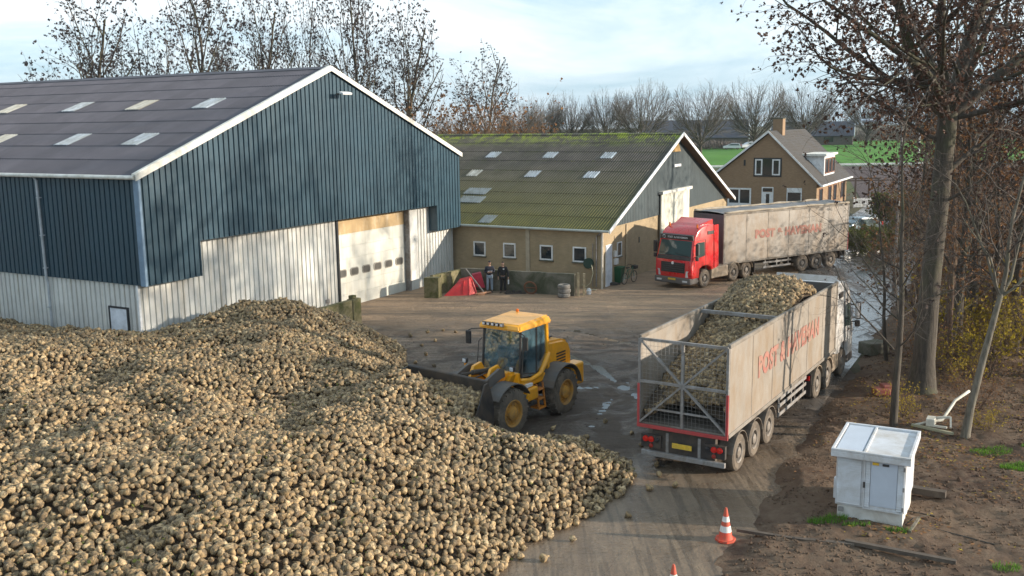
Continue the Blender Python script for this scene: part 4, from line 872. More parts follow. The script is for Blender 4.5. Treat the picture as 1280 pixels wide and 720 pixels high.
# slender young trees in front
YNG = dict(depth=4, trunk_lv=1, seg=[8,6,5,4,3], wob=[.04,.13,.18,.2,.2], up=[.02,.03,.0,-.02,0], kids=[13,6,4.5,3], ang=[52,42,42,45], rk=[.34,.55,.65,.7], len=[.46,.58,.6,.6], **{'from': [.34,.12,.1,.1]}, leaves=.02, leaf_lv=0, leaf_sp=.1, taper=.35)
w = Wood(71); w.grow((0,0,-.1), (.02,.0,1), 6.8, .13, 0, YNG); w.make('young_tree', (11.62,28.5,0), 'slim straight young tree behind the white cabinet', 'tree', M['bark'], M['twig_dark'], M['leaf_dark'], .05)
w = Wood(72)
w.limb([(0,0,-.1),(.03,0,.25),(.12,.02,1.0),(.42,.1,2.4),(.75,.2,3.8),(.9,.25,4.4)], [.19,.135,.115,.10,.085,.075], 'trunk')
for d, L, r in (((.35,.1,1),4.5,.07),((.75,.15,.7),3.6,.06),((-.2,.2,1),3.5,.05),((.6,-.3,.5),3.0,.045),((-.5,-.2,.8),2.6,.04)): w.grow((.9,.25,4.3), d, L, r, 1, YNG)
w.make('young_tree', (13.3,27.4,0), 'leaning young tree with pale sunlit bark right of the white cabinet', 'tree', M['pale_bark'], M['twig_dark'], M['leaf_dark'], .05)
w = Wood(73); w.grow((0,0,-.1), (-.04,.05,1), 5.4, .085, 0, YNG); w.make('young_tree', (14.5,36.5,0), 'thin twiggy young tree left of the huge alder, leaning over the wet road', 'tree', M['bark'], M['twig_dark'], M['leaf_dark'], .05)
w = Wood(74); w.grow((0,0,-.1), (.1,.0,1), 5.8, .07, 0, YNG); w.make('young_tree', (16.3,35.2,0), 'thin pale stemmed young tree just right of the huge alder trunk', 'tree', M['pale_bark'], M['twig_dark'], M['leaf_dark'], .05)
# shrubs
SHR = dict(depth=3, trunk_lv=1, seg=[4,4,3,3], wob=[.12,.16,.2,.2], up=[.05,.04,.02,.0], kids=[6,4.5,3.5], ang=[32,38,42], rk=[.6,.6,.6], len=[.7,.6,.55], **{'from': [.15,.15,.15]}, leaves=.30, leaf_lv=1, leaf_sp=.12, taper=.45)
pY = [multi(s, 6, 1.7, .028, SHR, .5, .5).make('yellow_shrub', (0,0,0), None, 'shrub', M['red_bark'], M['twig_brown'], M['leaf_yellow'], .042, 'yellow leaved bushes below the roadside trees') for s in (81, 82)]
ys = [(17.6,35.4,1.0,'bright yellow bush at the right photo edge'),(16.9,34.0,.9,'yellow bush in front, right of the huge alder'),(15.9,33.2,.6,'small yellow bush close to the foot of the huge alder'),(18.9,37.2,1.1,'yellow bush behind, between two tree trunks'),(19.3,34.6,1.2,'yellow bush low at the right edge'),(17.9,38.8,1.2,'yellow bush half behind the dark trunk'),(12.3,29.6,.45,'sprig of yellow leaves between the two young trees'),(14.2,27.9,.35,'small yellow sprig right of the pale leaning tree'),(20.6,38.5,1.4,'tall yellow bush far right among brown twigs')]
for k, (x, y, sc, lab) in enumerate(ys):
    src = pY[k % 2]
    if k < 2: src.location = (x, y, 0); src.scale = (sc,)*3; src['label'] = lab
    else: copy_tree(src, (x, y, 0), k*1.7, sc, lab)
SHB = dict(SHR, leaves=.25, kids=[7,5,4])
pB = [multi(s, 7, 2.3, .03, SHB, .7, .45).make('brown_shrub', (0,0,0), None, 'shrub', M['red_bark'], M['twig_brown'], M['leaf_brown'], .035, 'brown twiggy bushes in the roadside strip') for s in (91, 92)]
bs = [(18.2,41,1.5),(20.3,42.5,1.6),(22.5,42,1.6),(23.8,46,1.7),(24.6,51,1.7),(27,50,1.8),(26.8,56,1.3),(28.4,57,1.8),(31,63,1.8),(26.7,44,1.7),(30,70,1.5),(33.5,70,1.8),(14.9,30.2,.45),(35.5,80,1.6),(39,86,1.8),(38,76,1.8),(15.2,34.6,.7),(22,38,1.5),(24.5,41,1.6)]
where = ['beside the foot of the dark trunked tree','in the middle of the strip right of the huge alder','near the right photo edge, above the yellow bushes','at the road edge beyond the huge alder','deep in the strip against the ploughed field','behind the small nest tree','beyond the wet bend of the road']
for k, (x, y, sc) in enumerate(bs):
    src = pB[k % 2]; lab = 'brown leafless bush ' + where[min(6, 0 if y < 38 else 1 if y < 42 else 2 if (x > 22 and y < 47) else 3 if y < 49 else 4 if y < 57 else 5 if y < 64 else 6)]
    if k < 2: src.location = (x, y, 0); src.scale = (sc,)*3; src['label'] = lab
    else: copy_tree(src, (x, y, 0), k*1.3, sc, lab)
# evergreen and garden bushes by the parked car
EVG = dict(SHR, leaves=3, kids=[8,6,4])
pE = [multi(s, 8, 1.25, .03, EVG, .6, .5).make('green_shrub', (0,0,0), None, 'shrub', M['bark'], M['twig_brown'], M['leaf_olive'], .06, 'green bushes by the road bend and the house garden') for s in (95,)]
for k, (x, y, sc, lab) in enumerate([(24.6,67.5,.85,'dark green bush right behind the red truck trailer'),(26.6,69.5,.8,'rounded green bush in front of the parked car'),(30.2,73,1.0,'green bush right of the parked car'),(34,84,1.4,'green bush in the garden behind the parked car'),(37.5,88,1.4,'green and yellow bush beside the garden fence'),(42,92,1.5,'garden bush farthest right behind the twigs')]):
    if k == 0: pE[0].location = (x, y, 0); pE[0].scale = (sc,)*3; pE[0]['label'] = lab
    else: copy_tree(pE[0], (x, y, 0), k*1.1, sc, lab)
# leaf litter, grass, twigs on the verge
def flat_bits(name, pts, size, mat, label, cat, up=.15, kind='stuff'):
    L = np.array(pts); n = len(L); rr = np.random.default_rng(n); a = rr.uniform(0, 2*PI, n); z = size*rr.uniform(.5, 1.4, n)[:, None]; A = np.stack([np.cos(a), np.sin(a), rr.normal(0, up, n)], 1)*z; B = np.stack([-np.sin(a), np.cos(a), rr.normal(0, up, n)], 1)*z*.6
    V = np.stack([L-A, L-B, L+A, L+B], 1).reshape(-1, 3); o = np_mesh(name, V, np.arange(n*4).reshape(n, 4), mat, None, False, np.repeat(rr.random(n), 4)); return tag(o, label, cat, kind=kind)
lit = []; lit2 = []
for _ in range(42000):
    s = rnd.uniform(3, 40); t = rnd.uniform(.5, 14)
    x, y = rp(s, t); q = fbm(x, y, .45, 3, 6.0) + .35*(s > 9) - .2*(t < 2)
    if q > rnd.uniform(-.1, .7): (lit if rnd.random() < .75 else lit2).append((x, y, verge_h(s, t)+.03))
flat_bits('leaf_litter', lit, .045, M['leaf_brown'], 'brown fallen leaves under the roadside trees', 'leaves'); flat_bits('yellow_leaf_litter', lit2, .04, M['leaf_yellow'], 'yellow fallen leaves under the roadside trees', 'leaves')
lit = []
for _ in range(5200):
    x = rnd.uniform(-16, 3.4); y = rnd.uniform(15, 44)
    if foot_dist(np.array([x]), np.array([y]))[1][0] and mno.noise(Vector((x*.5, y*.5, 7))) > -.1: lit.append((x, y, float(hsample(np.array([x]), np.array([y]))[0])+rnd.uniform(.03,.11)))
flat_bits('leaf_scraps', lit, .035, M['leaf_olive'], 'withered green leaf scraps and roots strewn over the beet heap', 'leaf scraps', .5)
def blades(name, patches, label):
    Vs = []; 
    for (cx, cy, rx, ry, n, h) in patches:
        for _ in range(n):
            a = rnd.uniform(0, 2*PI); q = math.sqrt(rnd.random()); x = cx+rx*q*math.cos(a); y = cy+ry*q*math.sin(a)
            ds, dt = (x-4.0)*.462+(y-19.1)*.887, (x-4.0)*.887-(y-19.1)*.462; z = verge_h(ds, dt); b = rnd.uniform(0, 2*PI); l = h*rnd.uniform(.5, 1.2); w_ = .008; dx, dy = math.cos(b), math.sin(b); ln = rnd.uniform(.2, .9)*l
            Vs += [(x-dy*w_, y+dx*w_, z-.02), (x+dy*w_, y-dx*w_, z-.02), (x+dx*ln+dy*w_*.3, y+dy*ln-dx*w_*.3, z+l), (x+dx*ln-dy*w_*.3, y+dy*ln+dx*w_*.3, z+l)]
    n = len(Vs)//4; o = np_mesh(name, np.array(Vs), np.arange(n*4).reshape(n, 4), M['grass_blade'], None, False, np.repeat(np.random.default_rng(3).random(n), 4)); tag(o, label, 'grass', kind='stuff')
blades('grass', [(7.35,21.45,.5,.16,420,.10),(8.75,20.8,.3,.12,150,.09),(7.9,21.15,.35,.1,160,.08),(13.5,26.2,.6,.35,500,.08),(13.6,24.8,.55,.3,700,.10),(13.7,22.6,.3,.5,200,.10),(11.6,19.4,.35,.25,300,.12),(12.7,21.7,.25,.2,120,.1),(10.3,19.0,.3,.2,160,.1),(14.9,26.3,.5,.3,250,.08)], 'bright green grass tufts on the brown verge')
# ================================================================ trucks
M['trailer_alu'] = wallmat('trailer_alu', (.31,.275,.235), (.23,.165,.105), stripe=(3,1.2,.5), samt=.75, rough=.5, thr=.42)
M['trailer_inside'] = pm('trailer_inside', (.24,.215,.185), .7, dirt=(.11,.085,.06), damt=.75, dscale=1.2)
M['truck_red'] = pm('truck_red', (.56,.008,.012), .25, dirt=(.30,.10,.06), damt=.35, dscale=1.3, dthr=.55, coat=.6, var=.06)
M['truck_white'] = pm('truck_white', (.66,.66,.66), .3, dirt=(.40,.34,.27), damt=.6, dscale=1.3, coat=.5, var=.04)
M['skirt_mud'] = pm('skirt_mud', (.34,.27,.20), .7, dirt=(.2,.15,.1), damt=.6, dscale=2)
M['tarp'] = pm('tarp', (.10,.115,.14), .7, dirt=(.32,.28,.22), damt=.6, dscale=.9)
M['red_letters'] = pm('red_letters', (.34,.095,.078), .6, dirt=(.30,.22,.165), damt=.8, dscale=3.0, dthr=.46)
M['yellow_plate'] = pm('yellow_plate', (.70,.45,.03), .5, dirt=MUD, damt=.5, dscale=8)
def wheel(parent, x, y, r=.52, w=.32, T=None, dual=False, name='wheel', steer=0, side=1, tm='muddy_rubber', rm='rim_grey', bolt=10, tread=0):
    """side +1: outer face looks to +x"""
    base = (T or Matrix.Identity(4)) @ Matrix.Translation((x, y, r)) @ Matrix.Rotation(steer, 4, 'Z') @ (Matrix.Identity(4) if side > 0 else Matrix.Scale(-1, 4, (1,0,0)))
    t = MB(base); rr = r*.58
    t.lathe([(rr, -w/2+.02), (r*.86, -w/2), (r*.97, -w/2+.04), (r, -w/2+.09), (r, w/2-.09), (r*.97, w/2-.04), (r*.86, w/2), (rr, w/2-.02)], 'x', n=36)
    if dual: t.lathe([(rr, -w*1.5-.03), (r*.97, -w*1.5), (r, -w*1.4), (r, -w*.62), (rr, -w*.55)], 'x', n=36)
    if tread:
        for k in range(tread):
            for s in (-1, 1):
                a = 2*PI*(k+(.5 if s > 0 else 0))/tread; c, q = math.cos(a), math.sin(a); a2 = a+.12; c2_, q2 = math.cos(a2), math.sin(a2)
                t.beam((s*w*.04, c*(r+.0), q*(r+.0)), (s*w*.47, c2_*(r-.02), q2*(r-.02)), .07, .07, up=(0, c, q))
    o = t.build('wheel', M[tm], parent, smooth=35)
    m = MB(base); m.lathe([(rr+.01, w/2-.03), (rr-.01, w/2-.005), (rr-.05, w/2-.03), (rr-.07, w/2-.11), (r*.30, w/2-.12), (r*.27, w/2-.02), (r*.2, w/2+.0), (.0, w/2+.01)], 'x', n=30)
    for k in range(bolt):
        a = 2*PI*k/bolt; m.tube([(w/2-.12, math.cos(a)*r*.36, math.sin(a)*r*.36), (w/2-.07, math.cos(a)*r*.36, math.sin(a)*r*.36)], .018, 6)
    m.build('rim', M[rm], o, smooth=35); return o
def beet_load(parent_loc, rz, L, label):
    """the heap of beets inside an open trailer; its own thing, it lies in the trailer"""
    n = 5200; x = npr.uniform(-1.16, 1.16, n); y = npr.uniform(.12, L-.15, n)
    prof_y = [0, .8, 2.2, 3.6, 4.6, 5.6, 7.0, 8.3, 9.3, 10.2, 11.2]; prof_h = [.75, 1.15, 1.6, 1.95, 2.25, 2.7, 3.05, 2.95, 2.3, 1.35, 1.0]
    h = np.interp(y, prof_y, prof_h) - .32*(x/1.2)**2 + .12*x*np.clip(1-y/5, 0, 1)*2 + np.array([.16*mno.noise(Vector((a*1.1, b*.9, 1))) for a, b in zip(x, y)])
    P = np.stack([x, y, 1.25 + h + npr.uniform(-.06, .05, n)], 1)
    o = beet_mass('beet_load', P, npr.uniform(.068, .105, n), M['beet']); o.location = parent_loc; o.rotation_euler = (0, 0, rz); tag(o, label, 'beet load', kind='stuff')
    gx_ = np.linspace(-1.2, 1.2, 9); gy_ = np.linspace(.1, L-.1, 40); X, Y = np.meshgrid(gx_, gy_); H = np.interp(Y, prof_y, prof_h) - .32*(X/1.2)**2 + 1.12
    F = [(j*9+i, j*9+i+1, (j+1)*9+i+1, (j+1)*9+i) for j in range(39) for i in range(8)]
    np_mesh('load_core', np.stack([X.ravel(), Y.ravel(), H.ravel()], 1), np.array(F), M['heap_gap_shade'], o)
def truck(loc, rz, L, ztop, zb, fr, artic, paint, label, open_top, wb_front, name='POST & HAVEMAN', txt_side=(1,), sign=True, axles=(1.1, 2.41, 3.72), drive=(-.1, 1.25)):
    t = empty('articulated_truck', loc, rz, label, 'truck', 'trucks with high beet trailers in the yard'); hw = 1.275
    # ---- trailer: x right, y forward, 0 at the tail
    b = MB(); th = .05; pl = .0
    for s in (-1, 1):
        x0, x1 = sorted((s*hw, s*(hw-th))); b.box(x0, x1, .06, L, zb+.05, ztop)
    b = b.build('trailer_side', M['trailer_alu'], t)
    m = MB()
    for s in (-1, 1):
        m.bev(*sorted((s*(hw+.025), s*(hw-.07))), .02, L+.02, ztop-.02, ztop+.09, .02)     # top rail
        m.bev(*sorted((s*(hw+.03), s*(hw-.09))), .02, L+.02, zb-.05, zb+.06, .015)         # bottom rail
        for k in range(7): y = .06+(L-.1)*k/6; m.box(*sorted((s*(hw+.006), s*(hw-.02))), y-.022, y+.022, zb+.06, ztop-.02) 
        m.bev(*sorted((s*(hw+.02), s*(hw-.07))), L-.12, L+.03, zb, ztop+.1, .02)
    m.build('trailer_rail', M['trailer_inside'], t)
    MB().box(-hw+.06, hw-.06, .05, L, zb, zb+.05).build('trailer_floor', M['trailer_inside'], t)
    MB().box(-hw+.05, hw-.05, L-.08, L-.005, zb, ztop+.02).build('headboard', pm('headboard_dark', (.09,.092,.098), .7, dirt=MUD, damt=.4), t)
    for y in ((L*.40, L*.72) if open_top else ()): MB().beam((-hw+.03, y, ztop-.02), (hw-.03, y, ztop-.02), .12, .1).build('crossbar', M['grey_steel'], t)
    # rear gate of bars and wire mesh
    g = MB(); W_ = hw-.03; z0, z1 = zb+.05, ztop
    g.beam((-W_,0,z1),(W_,0,z1),.07); g.beam((-W_,0,(z0+z1)/2),(W_,0,(z0+z1)/2),.07); g.beam((0,0,z0),(0,0,z1),.07)
    zm = (z0+z1)/2
    for s in (-1, 1): g.beam((0,-.01,zm),(s*W_,-.01,z1),.075,.05); g.beam((0,-.01,zm),(s*W_,-.01,z0),.075,.05); g.beam((s*W_,0,z0),(s*W_,0,z1),.07)
    g.beam((-W_*.7,0,z0+.42),(W_*.62,0,z0+.42),.05)
    gt = g.build('rear_gate', M['grey_steel'], t)
    if open_top:
        wv = MB(); k = -W_+.07
        while k < W_: wv.box(k-.002, k+.002, .03, .038, z0, z1); k += .11
        z = z0+.07
        while z < z1: wv.box(-W_, W_, .038, .045, z-.002, z+.002); z += .11
        wv.build('wire_mesh', M['grey_steel'], gt)
    else: MB().box(-W_, W_, .02, .06, z0, z1).build('gate_panel', M['trailer_inside'], gt)
    r = MB()
    for s in (-1, 1): r.bev(*sorted((s*(hw+.02), s*(hw-.05))), -.05, -.005, zb-.03, zb+1.15, .008)
    r.bev(-hw-.02, hw+.02, -.06, .0, zb-.08, zb+.02, .01)
    r.build('marker_edge', pm('faded_red', (.42,.035,.04), .5, dirt=MUD, damt=.35, dscale=3), t)
    # chassis
    ch = MB()
    for s in (-1, 1): ch.box(*sorted((s*.36, s*.5)), .3, L-.6, zb-.36, zb-.06)
    for y in np.arange(.5, L-.5, 1.3): ch.box(-hw+.1, hw-.1, y-.04, y+.04, zb-.14, zb-.05)
    ch.box(-.9, .9, .12, .30, .42, zb-.1); ch.box(-.5,.5,.2,.9,.5,zb-.3)
    for y in axles: ch.tube([(-1.0,y,.5),(1.0,y,.5)], .07, 8)
    for s in (-1, 1): ch.box(*sorted((s*.62, s*.74)), L-3.1, L-2.95, .12, zb-.1); ch.box(*sorted((s*.5, s*.86)), L-3.15, L-2.9, .06, .14)
    ch.build('chassis', M['dark_steel'], t)
    for y in axles:
        for s in (-1, 1): wheel(t, s*1.08, y, .52, .34, side=s)
    for y in axles:
        for s in (-1, 1):
            f = MB(); pts = []
            for k in range(11): a = R(12+156*k/10); pts.append((math.cos(a)*.62, math.sin(a)*.62))
            for (a0, c0), (a1, c1) in zip(pts[:-1], pts[1:]):
                x0, x1 = sorted((s*.86, s*1.265)); f.hexa([(x0,y+a0,.5+c0),(x1,y+a0,.5+c0),(x1,y+a1,.5+c1),(x0,y+a1,.5+c1),(x0,y+a0*1.03,.5+c0*1.03+.0),(x1,y+a0*1.03,.5+c0*1.03),(x1,y+a1*1.03,.5+c1*1.03),(x0,y+a1*1.03,.5+c1*1.03)])
            f.build('mudguard', M['muddy_steel'], t)
    sg = MB()
    for s in (-1, 1):
        for z in (.5, .78, 1.0): sg.bev(*sorted((s*1.16, s*1.20)), axles[-1]+1.0, L-3.4, z, z+.11, .01)
        for y in (axles[-1]+1.2, (axles[-1]+L-2.4)/2, L-3.6): sg.box(*sorted((s*1.12, s*1.16)), y-.04, y+.04, .48, zb-.1)
    sg.build('side_guard', M['grey_steel'], t)
    bp = MB(); bp.bev(-1.2, 1.2, .02, .14, .38, .52, .02); bp.box(-.5,-.42,.1,.3,.45,zb-.2); bp.box(.42,.5,.1,.3,.45,zb-.2); bp.build('rear_bumper', M['grey_steel'], t)
    lp = MB(); lp.box(-1.2,-.62,.04,.16,.62,.98); lp.box(.62,1.2,.04,.16,.62,.98); lp.build('lamp_board', M['dark_steel'], t)
    for s in (-1, 1):
        for k, x in enumerate((1.06, .90)): MB().lathe([(.085,.035),(.08,.0),(.0,-.012)], 'y', (s*x,.0,.86), 14).build('tail_light', M['red_lens'], t)
        MB().lathe([(.06,.035),(.055,.0),(.0,-.01)], 'y', (s*.72,.0,.86), 14).build('tail_light', M['dark_frame'], t)
        MB().lathe([(.06,.035),(.055,.0),(.0,-.01)], 'y', (s*.90,.0,.68), 14).build('reflector', pm('dull_red', (.3,.03,.02), .4), t)
    pp = MB().bev(-.28, .28, .0, .03, .72, .86, .006).build('number_plate', M['yellow_plate'], t)
    for s in txt_side:
        text_mesh(name, .80 if open_top else .66, M['red_letters'], 'lettering', t, (s*(hw+.012), L*.50, (zb+ztop)/2+.12), (PI/2, 0, s*PI/2), 6.4 if open_top else 5.8, .042, .003)
    if not open_top:      # rolled-over sheet and its hoops along the top
        nx_, ny_ = 12, 60; V = []; 
        for j in range(ny_):
            y = -.02 + (L+.05)*j/(ny_-1)
            for i in range(nx_):
                x = -hw-.03 + (2*hw+.06)*i/(nx_-1); u = i/(nx_-1); z = ztop + .12 + .10*math.sin(PI*u) + .05*mno.noise(Vector((x*1.2, y*.8, 0))) - .05*abs(math.sin(y*2.2))
                V.append((x, y, z))
        F = [(j*nx_+i, j*nx_+i+1, (j+1)*nx_+i+1, (j+1)*nx_+i) for j in range(ny_-1) for i in range(nx_-1)]
        tp = np_mesh('tarpaulin', np.array(V), np.array(F), M['tarp'], t)
        rl = MB()
        for s in (-1, 1):
            rl.tube([(s*(hw-.02)+.03*mno.noise(Vector((0,y,s))), y, ztop+.15+.06*mno.noise(Vector((y*.7, s, 0)))) for y in np.arange(0, L, .35)], [.07+.04*mno.noise(Vector((y, 2, s))) for y in np.arange(0, L, .35)], 8)
        rl.build('tarp_roll', pm('tarp_roll', (.36,.31,.24), .8, dirt=(.2,.16,.12), damt=.6, dscale=2), tp, smooth=True)
    # ---- tractor, swung by `artic` about the kingpin
    K = Matrix.Translation((0, L-1.3, 0)) @ Matrix.Rotation(artic, 4, 'Z'); F_ = fr
    ch = MB(K)
    for s in (-1, 1): ch.box(*sorted((s*.36, s*.46)), -1.35, F_-.9, .62, .9)
    ch.lathe([(.5,.95),(.45,1.02),(0,1.03)], 'z', (0,0,0), 20); ch.box(-.5,.5,-1.45,-1.3,.6,.9)
    for y in (drive[0], drive[1] if len(drive) > 1 else 0, F_-1.4): ch.tube([(-1,y,.52),(1,y,.52)], .08, 8)
    ch.box(-1.0, 1.0, F_-2.3, F_-.3, .5, 1.0)
    ch.build('tractor_chassis', M['dark_steel'], t)
    for y in drive:
        for s in (-1, 1): wheel(t, s*1.06, y, .52, .34, T=K, side=s, dual=(y == drive[0]))
    for s in (-1, 1): wheel(t, s*1.06, F_-1.4, .52, .34, T=K, side=s)
    for y in list(drive):
        for s in (-1, 1):
            f = MB(K); pts = [(math.cos(R(8+164*k/10))*.61, math.sin(R(8+164*k/10))*.61) for k in range(11)]
            for (a0, c0), (a1, c1) in zip(pts[:-1], pts[1:]):
                x0, x1 = sorted((s*.84, s*1.25)); f.hexa([(x0,y+a0,.52+c0),(x1,y+a0,.52+c0),(x1,y+a1,.52+c1),(x0,y+a1,.52+c1),(x0,y+a0*1.04,.52+c0*1.04),(x1,y+a0*1.04,.52+c0*1.04),(x1,y+a1*1.04,.52+c1*1.04),(x0,y+a1*1.04,.52+c1*1.04)])
            f.build('mudguard', M['skirt_mud'], t)
    for s in (-1, 1): MB(K).box(*sorted((s*.84, s*1.2)),-1.5,-1.47,.25,1.0).build('mud_flap', M['plastic_black'], t)
    for s in (-1, 1): MB(K).bev(*sorted((s*1.15, s*.75)), -1.56, -1.51, .78, .94, .01).build('tail_light', M['red_lens'], t)
    # tanks and skirts between the axles
    tk = MB(K)
    y0, y1 = max(drive)+.62, F_-2.05
    for s in (-1, 1):
        if y1-y0 > .3: tk.bev(*sorted((s*1.22, s*.62)), y0, y1, .42, 1.06, .05)
    tk.build('fuel_tank', M['skirt_mud'], t)
    # cab: outline from the side (y, z), a little narrower at the top
    y_b, y_f = F_-2.28, F_
    prof = [(y_b,.95),(y_f-1.98,.95),(y_f-1.92,1.12),(y_f-1.62,1.25),(y_f-1.15,1.25),(y_f-.86,1.10),(y_f-.80,.60),(y_f-.05,.60),(y_f,.95),(y_f-.02,1.62),(y_f-.10,1.75),(y_f-.34,2.75),(y_f-.42,2.95),(y_f-.72,3.30),(y_f-1.15,3.50),(y_f-1.5,3.56),(y_b,3.56)]
    cab = MB(K)
    def cabx(z): return 1.245 - max(0, z-1.7)*.045
    n = len(prof); vs = [(-cabx(z), y, z) for y, z in prof] + [(cabx(z), y, z) for y, z in prof]; fs = [(i, (i+1) % n, (i+1) % n+n, i+n) for i in range(n)]
    bm = bmesh.new(); vv = [bm.verts.new(v) for v in vs]
    for q in fs: bm.faces.new([vv[i] for i in q])
    bm.faces.new(vv[:n]); bm.faces.new(vv[n:]); bmesh.ops.recalc_face_normals(bm, faces=bm.faces[:])
    ed = [e for e in bm.edges if abs(abs(e.verts[0].co.x)-abs(e.verts[1].co.x)) < .2 and (e.verts[0].co.x*e.verts[1].co.x > 0)]
    bmesh.ops.bevel(bm, geom=ed, offset=.09, segments=3, profile=.5, affect='EDGES'); bmesh.ops.triangulate(bm, faces=[f_ for f_ in bm.faces if len(f_.verts) > 4]); bm.verts.index_update()
    cab.add([tuple(v.co) for v in bm.verts], [tuple(v.index for v in f_.verts) for f_ in bm.faces]); bm.free()
    cb = cab.build('cab', M[paint], t, smooth=40)
    # roof deflector and side fairings behind the cab
    d = MB(K); d.hexa([(-1.1,y_b+.05,3.5),(1.1,y_b+.05,3.5),(.95,y_f-1.15,3.5),(-.95,y_f-1.15,3.5),(-1.1,y_b+.05,3.84),(1.1,y_b+.05,3.84),(.85,y_f-1.4,3.62),(-.85,y_f-1.4,3.62)])
    d.build('roof_spoiler', M[paint], cb)
    d = MB(K)
    for s in (-1, 1): d.hexa([(s*1.18,y_b-.45,1.1),(s*1.22,y_b-.45,1.1),(s*1.235,y_b-.02,1.0),(s*1.19,y_b-.02,1.0),(s*1.14,y_b-.42,3.5),(s*1.18,y_b-.42,3.5),(s*1.18,y_b-.02,3.5),(s*1.14,y_b-.02,3.5)])
    d.build('side_fairing', M[paint], cb)
    if open_top:            # the white tractor seen from behind: frame tubes over the cab back
        d = MB(K); d.bev(-1.2, 1.2, y_b-.45, y_b-.33, 3.55, 3.68, .03)
        for s in (-1, 1): d.tube([(s*1.15,y_b-.4,3.6),(s*1.2,y_b-.4,2.4)], .04, 8)
        d.build('spoiler_frame', M['white_paint'], cb)
        d = MB(K); d.tube([(-.75,y_b-.06,3.05),(-.55,y_b-.07,3.2),(.6,y_b-.07,3.2),(.8,y_b-.06,3.0)], .025, 6); d.build('air_line', M['red_lens'], cb)
    # glass and face of the cab
    def sl(z): # front plane y at height z
        return y_f-.10-(z-1.75)*.24
    P = MB(K); P.hexa([(-1.12,sl(1.86)+.012,1.86),(1.12,sl(1.86)+.012,1.86),(1.12,sl(1.86)-.03,1.86),(-1.12,sl(1.86)-.03,1.86),(-1.06,sl(2.72)+.012,2.72),(1.06,sl(2.72)+.012,2.72),(1.06,sl(2.72)-.03,2.72),(-1.06,sl(2.72)-.03,2.72)])
    ws = P.build('windscreen', glass('screen_glass', (.05,.075,.07), .04), cb)  # green grey base colour stands in for reflections on the screen
    P = MB(K)
    for (x0, z0_, x1, z1_) in ((-1.0,1.90,-.1,1.93),(.05,1.90,.95,1.93)): P.beam((x0, sl(z0_)+.03, z0_), (x1, sl(z1_+.08)+.03, z1_+.08), .03, .02)
    P.build('wiper', M['plastic_black'], ws)
    P = MB(K); P.hexa([(-1.15,sl(2.76)+.02,2.76),(1.15,sl(2.76)+.02,2.76),(1.15,sl(2.76)-.05,2.76),(-1.15,sl(2.76)-.05,2.76),(-1.12,sl(3.02)+.13,3.02),(1.12,sl(3.02)+.13,3.02),(1.05,sl(3.02)-.1,3.06),(-1.05,sl(3.02)-.1,3.06)])
    vis = P.build('sun_visor', M['plastic_black'], cb)
    if sign:
        sgn = text_mesh(name, .17, pm('sign_white', (.75,.76,.78), .5), 'sign_lettering', vis, (0,0,0), (0,0,0), 1.35, .004, .002)
        sgn.matrix_local = K @ Matrix.Translation((-.1, sl(2.89)+.095, 2.89)) @ Matrix.Rotation(PI, 4, 'Z') @ Matrix.Rotation(PI/2+.38, 4, 'X')
        lg = MB(K); lg.tube([(.86+math.cos(a)*.085, sl(2.9+math.sin(a)*.085)+.07+math.sin(a)*.04, 2.9+math.sin(a)*.085) for a in np.linspace(-.6, 5.2, 16)], .017, 5); lg.build('sign_emblem', pm('sign_white', (.75,.76,.78), .5), vis)
    # dark upper grille band, main grille, bumper, lights
    P = MB(K); P.hexa([(-1.16,y_f-.02,1.60),(1.16,y_f-.02,1.60),(1.16,y_f-.10,1.60),(-1.16,y_f-.10,1.60),(-1.14,sl(1.85)+.03,1.85),(1.14,sl(1.85)+.03,1.85),(1.14,sl(1.85)-.05,1.85),(-1.14,sl(1.85)-.05,1.85)])
    P.build('front_band', M['plastic_black'], cb)
    P = MB(K); P.bev(-.82,.82,y_f-.04,y_f+.02,.92,1.50,.02); 
    gr = P.build('grille', M['plastic_black'], cb)
    P = MB(K)
    for z in (1.0, 1.12, 1.24, 1.36): P.box(-.76,.76,y_f+.018,y_f+.045,z,z+.045)
    P.beam((-.7,y_f+.05,1.70),(.7,y_f+.05,1.70),.02,.02); P.build('grille_bar', pm('grille_grey', (.06,.06,.065), .4, .4), gr)
    MB(K).lathe([(.085,.0),(.08,.03),(.05,.035),(0,.03)], 'y', (0,y_f+.02,1.46), 16).build('badge', M['clear_lens'], gr)
    P = MB(K); P.bev(-1.24,1.24,y_f-.7,y_f+.08,.30,.66,.06,3); P.build('bumper', pm('bumper_grey', (.09,.085,.085), .5, dirt=MUD, damt=.5), cb)
    for s in (-1, 1):
        MB(K).hexa([(s*.86,y_f+.0,.70),(s*1.16,y_f-.06,.70),(s*1.2,y_f-.2,.70),(s*.86,y_f-.2,.70),(s*.92,y_f+.03,1.06),(s*1.22,y_f-.03,1.06),(s*1.24,y_f-.2,1.06),(s*.92,y_f-.2,1.06)]).build('headlight', M['clear_lens'], cb)
        MB(K).bev(*sorted((s*.72, s*1.05)), y_f+.05, y_f+.095, .42, .52, .01).build('fog_light', M['clear_lens'], cb)
        open_top or MB(K).tube([(s*.95,y_f-.95,3.42),(s*.95,y_f-.95,3.62)], .05, 8).build('roof_beacon', M['orange_lens'], cb)
        # side glass, door lines, mirrors, steps
        q = MB(K); X = lambda z, o=.0: s*(cabx(z)+o)
        q.hexa([(X(1.8,.012),y_f-1.32,1.85),(X(1.8,-.05),y_f-1.32,1.85),(X(1.8,-.05),y_f-.42,1.72),(X(1.8,.012),y_f-.42,1.72),(X(2.6,.012),y_f-1.32,2.62),(X(2.6,-.05),y_f-1.32,2.62),(X(2.6,-.05),y_f-.58,2.62),(X(2.6,.012),y_f-.58,2.62)])
        q.build('side_window', glass('screen_glass'), cb)
